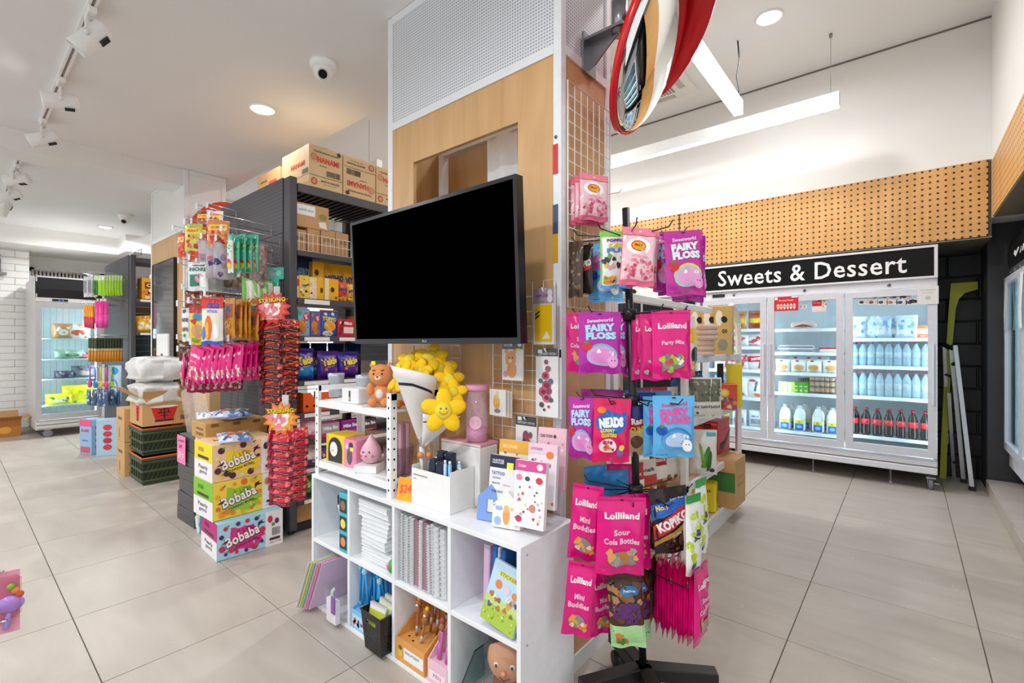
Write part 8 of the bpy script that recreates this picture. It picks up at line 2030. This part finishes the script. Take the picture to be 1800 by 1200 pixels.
for k in range(7):
    u = (151, 155, 159, 163, 172, 178, 185)[k]; pk_ = k > 3
    p = hang_at(u, 525 if pk_ else 533, 1.1)
    HUNG.append(tuple(p)); put('cleaning_tube', bp_ if pk_ else bo, p, 0, (ordn[k - 4] + ' hot pink' if pk_ else ordn[k] + ' orange') + ' tube from the left on the second row of far end hooks', 'brush', EB)
wb_ = MB(); wb_.box(-.02, -.006, -.12, .02, .006, 0, mat('#3a4a2a', .8, 0, .2, 60), .002); wb_.box(-.014, -.008, -.14, .014, .008, -.118, mat('#d8cdb4', .5)); wb_.tube([(0, 0, -.14), (0, 0, -.2), (0, 0, -.27)], .012, mat('#c8871f', .5), 8, r2=.016)
wbm = wb_.mesh('paint_brush')
for k in range(12):
    p = hang_at(158 + 5 * k, 594, 1.06 + .004 * k)
    HUNG.append(tuple(p)); put('paint_brush', wbm, p, rad(20), 'wooden-handled brush, ' + (ordn[k] if k < 9 else ('tenth', 'eleventh', 'twelfth')[k - 9]) + ' from the left in the brush row', 'brush', 'row of wooden-handled brushes')
cs = ('#e84aa0', '#2a8ad8', '#e8d23a', '#f0529a', '#8ac83a', '#2f9ae0')
for k in range(6):
    c = cs[k]; mb = MB()
    mb.tube([(0, 0, 0), (0, 0, -.03), (.012, 0, -.06), (0, 0, -.16)], .007, mat(c, .4), 7); mb.ball((0, 0, -.2), .026, .022, .042, mat(c, .5, 0, .1, 80, .4), 10, 8); mb.box(-.028, -.022, -.18, .028, -.02, -.16, mat('#f2f2f2', .5))
    p = hang_at(158 + 9.5 * k, 645, 1.06)
    HUNG.append(tuple(p)); put('bottle_brush', mb.mesh('bottle_brush'), p, 0, ('magenta', 'blue', 'yellow', 'pink', 'lime green', 'bright blue')[k] + ' bottle brush on the lowest far end hooks', 'brush', EB)
for k in range(6):
    me = crimp_bag(.12, .2, .03, '#33507a', [('sp', 10, k, .1, .1, .9, .9, .12, ['#6a8ab0', '#22344f', '#c8d4e0'])], .3, k)
    p = hang_at(156 + 10 * k, 684, 1.14); HUNG.append(tuple(p)); put('clear_pack', me, p, rad(10), ordn[k] + ' dark blue pack from the left under the bottle brushes', 'hanging pack', 'dark blue packs')
ybag('whisk_pack', '#bcd2e6', [('e', .5, .85, .3, .1, '#2f9ae0'), ('e', .5, .35, .34, .28, '#5a9ad0'), ('e', .5, .35, .22, .2, '#dfe9f2')], (192, 642, 212, 706), 1.0, 10, 'blue and clear brush pack at the right of the lowest far end hooks', EB, 1, 'hanging pack', .03)
hooks_for(gd2, 1.36, HUNG, False)
# white cloth behind
m = MB(); m.surf(lambda u, v: (-8.5 + .55 * u, 1.9 + .05 * math.sin(7 * u), 2.05 + .4 * v - .25 * (1 - u) * v), 8, 5, mat('#e3dfd8', .8)); o = m.build('dust_sheet'); md = o.modifiers.new('thick', 'SOLIDIFY'); md.thickness = .004
tag(o, 'white sheet draped behind the second dark shelf', 'sheet')
# ---- tall single fridge
t = thing('tall_fridge', 'tall single-door fridge with blank black header at the far left', 'fridge', (-8.45, .715, 0))
TFD, TFW = 1.15, .64
cab = mat('#d6d3d0', .35, .1)
m = MB(); m.box(-TFD, 0, .1, -.02, TFW, .22, cab, .004); m.build('base_box', t)
for a in (0, TFW - .03):
    m = MB(); m.box(-TFD, a, .22, -.02, a + .03, 2.06, cab, .003); m.build('side_wall', t)
m = MB(); m.box(-.56, .03, .22, -.54, TFW - .03, 1.74, mat('#ecf4f4', .5)); m.build('inner_back', t)
for k in range(9):
    m = MB(); m.box(-.541, .06 + .063 * k, .3, -.537, .064 + .063 * k, 1.7, mat('#a8c8d0', .5)); m.build('back_groove', t)
m = MB(); m.box(-TFD + .03, .03, 1.74, -.03, TFW - .03, 2.06, cab); m.build('machine_case', t)
m = MB(); m.prism([(-.03, 1.79), (.02, 1.79), (.03, 1.9), (.02, 2.05), (-.03, 2.06)], 'xz', 0, TFW, mat('#17181a', .35)); m.build('black_header', t)
m = MB(); m.box(-.03, 0, 2.045, .024, TFW, 2.065, mat('#c9c9cb', .3, .4)); m.box(-.03, 0, 1.79, .024, .014, 2.05, mat('#c9c9cb', .3, .4)); m.build('header_trim', t)
m = MB(); m.box(-.02, 0, 1.735, .02, TFW, 1.79, cab, .003); rl_ = m.build('control_rail', t)
m = MB(); m.box(.02, .15, 1.75, .022, .3, 1.778, mat('#14161c', .2)); m.build('display', rl_)
m = MB(); print_on(m, [('t', '2.5', .5, .5, .8, .7, mat('#5a6cff', .4, 0, 0, 1, 0, .5, 0, 1.5), 0, .02)], lambda u, v, l: (.0225 + l * .0004, .2 + u * .07, 1.755 + v * .018), .4, .07, .018); m.build('digits', rl_)
Tz = Matrix.Rotation(math.pi / 2, 4, 'Z')
m = MB(Tz); ring(m, 0, TFW, .23, 1.73, .055, TFW - .055, .3, 1.66, -.02, .02, mat('#c9c8ca', .3, .4)); d_ = m.build('door_frame', t)
m = MB(); m.box(-.003, .05, .295, .003, TFW - .05, 1.665, clear('#f4fcfd', .35, .03, .98)); m.build('glass', d_)
m = MB(); m.cyl((-.06, .05, .3), (-.06, .05, 1.65), .009, glow('#e4f6ff', 42), 8); m.build('light_tube', t)
m = MB(); m.cyl((-.06, TFW - .05, .3), (-.06, TFW - .05, 1.65), .009, glow('#e4f6ff', 42), 8); m.build('light_tube', t)
for z in (.4, .74, 1.0, 1.27):
    m = MB(); m.box(-.53, .035, z - .012, -.08, TFW - .035, z, milky('#e8f4f6', .7, .3)); m.build('fridge_shelf', t)
for z0_ in (.12, .165):
    m = MB(); m.box(-.02, 0, z0_, .012, TFW, z0_ + .035, cab, .004); m.build('kick_rail', t)
caster(t, -.06, .12)
for k, (y, z, c, w_, h_, lab) in enumerate(((.98, 1.27, '#b98a5a', .2, .2, 'brown and white frozen pack at the left of the top fridge shelf'), (1.12, 1.27, '#e9e6e2', .3, .2, 'white frozen pack with reddish picture on the top fridge shelf'), (1.05, 1.0, '#8fae96', .3, .12, 'pale green herb tray on the second fridge shelf'), (1.22, 1.0, '#a83a44', .24, .08, 'dark red pack on the second fridge shelf'), (1.0, .74, '#4a4a5a', .2, .1, 'dark pack at the left of the third fridge shelf'), (1.2, .74, '#6a6a7a', .26, .16, 'grey and brown pack on the third fridge shelf'), (.95, .4, '#e9e02a', .26, .14, 'yellow pack with white label at the left of the lowest fridge shelf'), (1.15, .4, '#f0df1f', .34, .24, 'big bright yellow bag on the lowest fridge shelf'))):
    me = crimp_bag(w_, h_, .1, c, [('e', .55, .4, .25, .2, ('#e8e0d4', '#b8563a', '#4a7a52', '#d96a72', '#2a3a5a', '#b0a08a', '#f2f2ec', '#c8b81a')[k]), ('sp', 10, k, .1, .1, .9, .9, .09, [c, ('#f2ece2', '#d98a6a', '#dfe9e0', '#f0c8cc', '#8a8a9a', '#3a3a4a', '#3a6a3a', '#7aa82a')[k]])], .25, k)
    put('frozen_pack', me, (-8.62 - .03 * (k % 2), y, z + h_), rad(90 + R.uniform(-12, 12)), lab, 'frozen pack', 'packs in the tall fridge')
# ---- brick wall fitting and open carton by the wall
t = thing('wall_bracket', 'small steel bracket with a cylinder on the white brick wall', 'bracket', (-9.7, .44, 2.16))
m = MB(); m.box(0, -.06, -.06, .02, .06, .06, mat('#d8d6d2', .4)); m.build('plate', t)
m = MB(); m.cyl((.06, 0, .04), (.06, 0, .22), .04, steel, 14); m.build('cylinder', t)
m = MB(); m.box(.0, -.09, .0, .12, .09, .03, steel); m.build('shelf_arm', t)
m = MB(); m.tube([(.06, 0, .22), (.02, -.05, .3), (.06, -.06, .33), (.08, .03, .26)], .018, steel, 8); m.build('clamp', t)
t = thing('open_carton', 'orange-brown open carton on the floor by the white brick wall', 'carton', (-8.88, .2, 0))
m = MB(); m.box(-.32, 0, 0, 0, .42, .22, mat('#b8742a', .6), .003); print_on(m, [('e', .3, .5, .2, .3, '#9a2a1a'), ('e', .65, .4, .14, .2, '#e0a03a')], lambda u, v, l: (.001 + l * .0004, u * .42, v * .22), .6, .42, .22); m.build('carton_body', t)
for (a, b, c, d) in (((0, .0, .22), (0, .42, .22), (.12, .42, .27), (.12, 0, .27)), ((-.32, .42, .22), (0, .42, .22), (0, .56, .26), (-.32, .56, .26)), ((-.32, .0, .22), (-.32, .42, .22), (-.42, .42, .3), (-.42, 0, .3))):
    m = MB(); m.add([a, b, c, d], [(0, 1, 2, 3)], mat('#b98a5a', .6)); f_ = m.build('flap', t); md = f_.modifiers.new('thick', 'SOLIDIFY'); md.thickness = .004
# ---- green crates, noodle carton, foam
def crate(z, x, y, label):
    t = thing('folding_crate', label, 'crate', (x, y, z), (0, 0, 0), 'green folding crates')
    L, D_, h_ = .36, .42, .225      # along y, along x
    g = mat('#3b4a2b', .5); dk = mat('#1d2418', .7); og = mat('#e0501c', .45)
    m = MB(); m.box(-D_, 0, 0, 0, L, .02, g, .003); m.build('base', t)
    m = MB()
    for (a0, b0, a1, b1) in ((-D_, 0, 0, .012), (-D_, L - .012, 0, L), (-.012, .012, 0, L - .012), (-D_, .012, -D_ + .012, L - .012)):
        m.box(a0, b0, .02, a1, b1, h_ - .03, dk)
    m.build('inner_walls', t)
    for z_ in (.02, .1, h_ - .05):
        m = MB(); m.tube([(-D_ - .004, -.004, z_ + .012), (.004, -.004, z_ + .012), (.004, L + .004, z_ + .012), (-D_ - .004, L + .004, z_ + .012)], .012, g, 4, True, smooth=False); m.build('band', t)
    for k in range(11):
        y_ = .02 + k * .032
        for zz in (.045, .122):
            m = MB(); m.add([(.006, y_, zz), (.006, y_ + .008, zz), (.006, y_ + .03, zz + .055), (.006, y_ + .022, zz + .055)], [(0, 1, 2, 3)], g); m.build('slat', t)
    for k in range(5):
        x_ = -.06 - k * .075
        m = MB(); m.box(x_, -.008, .03, x_ + .015, -.001, h_ - .04, g); m.build('slat', t)
    m = MB(); m.tube([(-D_ - .006, -.006, h_ - .012), (.006, -.006, h_ - .012), (.006, L + .006, h_ - .012), (-D_ - .006, L + .006, h_ - .012)], .014, g, 4, True, smooth=False); m.build('rim', t)
    m = MB(); m.tube([(-D_ - .006, -.006, h_ + .001), (.006, -.006, h_ + .001), (.006, L + .006, h_ + .001), (-D_ - .006, L + .006, h_ + .001)], .008, og, 4, True, smooth=False); m.build('orange_rim', t)
crate(.001, -4.95, 1.06, 'green folding crate with orange rim on the floor, lower of two')
crate(.242, -4.99, 1.07, 'green folding crate with orange rim, upper of two under the noodle carton')
t = thing('open_carton', 'open noodle carton with red bowl pictures on the green crates', 'carton', (-4.97, 1.06, .494))
m = MB(); kp = mat(KR, .6, 0, .07, 8)
m.box(-.42, 0, 0, 0, .004, .235, kp); m.box(-.42, .346, 0, 0, .35, .235, kp); m.box(-.004, .004, 0, 0, .346, .235, kp); m.box(-.42, .004, 0, -.416, .346, .235, kp); m.box(-.416, .004, 0, -.004, .346, .004, kp)
bowl_ = lambda: [('e', .1, .86, .05, .06, '#d02a2a'), ('t', 'NONGSHIM', .3, .86, .3, .06, '#6a5a44'), ('p', [(.17, .68), (.72, .68), (.62, .16), (.27, .16)], '#c81f26'), ('r', .25, .14, .64, .2, '#2a1a16'), ('e', .445, .68, .29, .04, '#e8ded0'), ('r', .33, .56, .56, .59, '#1f1412'), ('r', .3, .44, .59, .475, '#1f1412'), ('r', .36, .34, .53, .37, '#1f1412'), ('r', .43, .22, .46, .62, '#1f1412'), ('p', [(.37, .55), (.4, .55), (.38, .48), (.35, .48)], '#1f1412'), ('p', [(.5, .55), (.53, .55), (.55, .48), (.52, .48)], '#1f1412'), ('bar', .78, .15, .95, .32, '#3a3026'), ('t', 'cup', .84, .42, .16, .04, '#5a4a38')]
print_on(m, bowl_(), lambda u, v, l: (.0012 + l * .0004, u * .35, v * .235), .6, .35, .235)
print_on(m, [('p', [(.5, .82), (.78, .82), (.72, .2), (.56, .2)], '#c81f26'), ('r', .56, .17, .72, .22, '#2a1a16'), ('r', .58, .58, .7, .61, '#1f1412'), ('r', .57, .46, .71, .49, '#1f1412'), ('r', .6, .36, .68, .38, '#1f1412'), ('r', .633, .28, .65, .64, '#1f1412'), ('t', 'noodle', .24, .86, .3, .06, '#6a5a44')], lambda u, v, l: (-.42 + u * .42, -.0012 - l * .0004, v * .235), .6, .42, .235)
m.build('carton_body', t)
for (a, b, c, d) in (((0, .0, .235), (0, .35, .235), (.03, .35, .30), (.03, 0, .30)), ((-.42, 0, .235), (0, 0, .235), (.02, -.13, .34), (-.44, -.13, .34)), ((-.42, .35, .235), (0, .35, .235), (0, .30, .37), (-.42, .30, .37))):
    m = MB(); m.add([a, b, c, d], [(0, 1, 2, 3)], kp); f_ = m.build('flap', t); md = f_.modifiers.new('thick', 'SOLIDIFY'); md.thickness = .004
def lump(label, c, sx, sy, sz, seed, group=None):
    rr = random.Random(seed); a1, a2, a3 = [rr.uniform(0, 6) for _ in range(3)]
    def fn(u, v):
        th, ph = 2 * math.pi * u, math.pi * v
        k = 1 + .07 * math.sin(5 * th + a1 + 3 * ph) + .05 * math.sin(9 * ph + a2) + .05 * math.sin(7 * th - 5 * ph + a3)
        def se(x): return math.copysign(abs(x) ** .45, x)
        return (sx * se(math.sin(ph)) * se(math.cos(th)) * k, sy * se(math.sin(ph)) * se(math.sin(th)) * k, -sz * se(math.cos(ph)) * (1 + .04 * math.sin(6 * th + a2)) + sz)
    m = MB(); m.surf(fn, 30, 16, milky('#eeeeec', .78, .3))
    o = m.build('foam_bundle', None, c); return tag(o, label, 'packaging', group)
lump('white foam bundle in cloudy plastic resting in the noodle carton', (-5.17, 1.2, .66), .22, .17, .1, 3, 'foam bundles')
lump('white foam bundle in cloudy plastic on top of the other', (-5.15, 1.2, .875), .235, .18, .105, 8, 'foam bundles')
m = MB(); m.box(0, 0, 0, .34, .015, .2, mat('#e6e5e3', .5), .002); print_on(m, [('e', .5, .06, .1, .05, '#3a3a3a')], lambda u, v, l: (u * .34, -.001, v * .2), .5, .34, .2)
tag(m.build('white_board', None, (-5.32, 1.24, 1.09)), 'plain white board standing on the upper foam bundle', 'board')
kt = carton(.27, .3, .3, '#caa06a', [('t', 'FRAGILE', .5, .6, .5, .12, '#4a3a28'), ('r', .78, .1, .84, .4, '#4a3a28')], left=[('t', '000', .5, .7, .5, .1, '#6a5334'), ('r', .4, .1, .44, .4, '#4a3a28')], rough=.6, tape='#b98d58')
for k in range(2):
    put('carton', kt, (-5.42 - .01 * k, 1.16, .001 + .303 * k), rad(90), ('lower', 'upper')[k] + ' plain brown carton beside the green crates', 'carton', 'plain brown cartons')
fl1 = carton(.2, .12, .38, '#8fb4d2', [('r', 0, .8, 1, 1, '#e0558a'), ('t', 'FLASK', .5, .68, .7, .08, '#b8436a', 0, .05), ('t', 'drink', .5, .4, .5, .05, '#4a6a8a'), ('r', .1, .05, .9, .22, '#c8506a')], [('e', .5, .76, .2, .08, '#c83a4a'), ('e', .5, .58, .2, .08, '#c83a4a'), ('e', .5, .4, .2, .08, '#a83a4a'), ('e', .5, .22, .2, .08, '#c83a4a')], rough=.35)
put('flask_carton', fl1, (-6.83, .96, .001), rad(20), 'light blue flask box with pink top on the floor by the far fridge', 'carton', 'flask boxes')
fl2 = carton(.2, .14, .39, '#a9c8dc', [('e', .5, .78, .2, .08, '#c83a4a'), ('e', .5, .6, .2, .08, '#c83a4a'), ('e', .5, .42, .2, .08, '#a83a4a'), ('e', .5, .24, .2, .08, '#c83a4a')], rough=.35)
put('flask_carton', fl2, (-6.56, 1.1, .001), rad(58), 'light blue flask box with four red ovals beside the first', 'carton', 'flask boxes')
put('carton', carton(.12, .14, .2, '#c09060', rough=.6), (-7.02, 1.02, .001), rad(20), 'small plain brown carton left of the flask boxes', 'carton')
# crumpled clear film by the second column
m = MB(); m.surf(lambda u, v: (-4.75 + .5 * u + .05 * v, 1.34 - .05 * v + .025 * math.sin(11 * u + 5 * v), .05 + .82 * v * (1 - .25 * (u - .6) ** 2)), 12, 8, milky('#e9e4da', .35, .2))
tag(m.build('plastic_film'), 'crumpled clear plastic film hanging by the dark shelf end', 'plastic film')
m = MB(); m.box(-.36, 0, 0, 0, .3, .8, mat('#cfa878', .55), .004); m.box(-.36, -.003, .5, 0, 0, .56, mat('#b98d58', .6))
tag(m.build('tall_carton', None, (-4.52, 1.42, .001)), 'tall plain brown carton behind the plastic film', 'carton')
# ---- toys at the left picture edge on their own floor stand
p = at(-20, 1010, 1.25)
t = thing('toy_stand', 'thin floor stand at the left picture edge', 'display stand', (p.x - .12, p.y - .1, 0))
m = MB(); m.cyl((0, 0, .01), (0, 0, 1.0), .012, steel, 10); m.build('pole', t)
m = MB(); m.lathe([(.13, 0), (.13, .012), (.02, .02)], (0, 0, 0), steel, 20); m.build('foot_plate', t)
m = MB(); m.tube([(0, 0, p.z + .012), (.12, .1, p.z + .004), (.15, .125, p.z + .01)], .003, hk_m, 5); m.build('hook_arm', t)
q = at(2, 1097, 1.25)
m = MB(); m.tube([(0, 0, q.z), (q.x - (p.x - .12), q.y - (p.y - .1), q.z + .006), (q.x - (p.x - .12) + .012, q.y - (p.y - .1) + .01, q.z + .01)], .004, hk_m, 5); m.build('hook_arm', t)
t = thing('toy_pack', 'pink card toy pack with a purple bubble scoop at the left picture edge', 'toy', at(-8, 1008, 1.25), (0, 0, YAW + rad(40)))
m = MB(); m.box(-.05, 0, -.165, .045, .003, 0, mat('#e7a0b4', .45)); m.build('backing_card', t)
m = MB(); m.ball((.028, -.012, -.085), .028, .014, .022, mat('#b49ae6', .25), 14, 10); m.build('scoop', t)
m = MB(); m.tube([(.028, -.012, -.1), (.02, -.012, -.15)], .006, mat('#b49ae6', .25), 8); m.build('scoop_handle', t)
for k, c in enumerate(('#8ac84a', '#f0a03a', '#d9553a')):
    m = MB(); m.ball((.03 + .008 * k, -.012, -.04 - .012 * k), .009, .008, .009, mat(c, .4), 10, 8); m.build('bead', t)
m = MB(); m.box(-.045, -.03, -.12, .05, -.001, -.01, clear('#fff0f6', .4, .06, .97), .01); m.build('clear_blister', t)
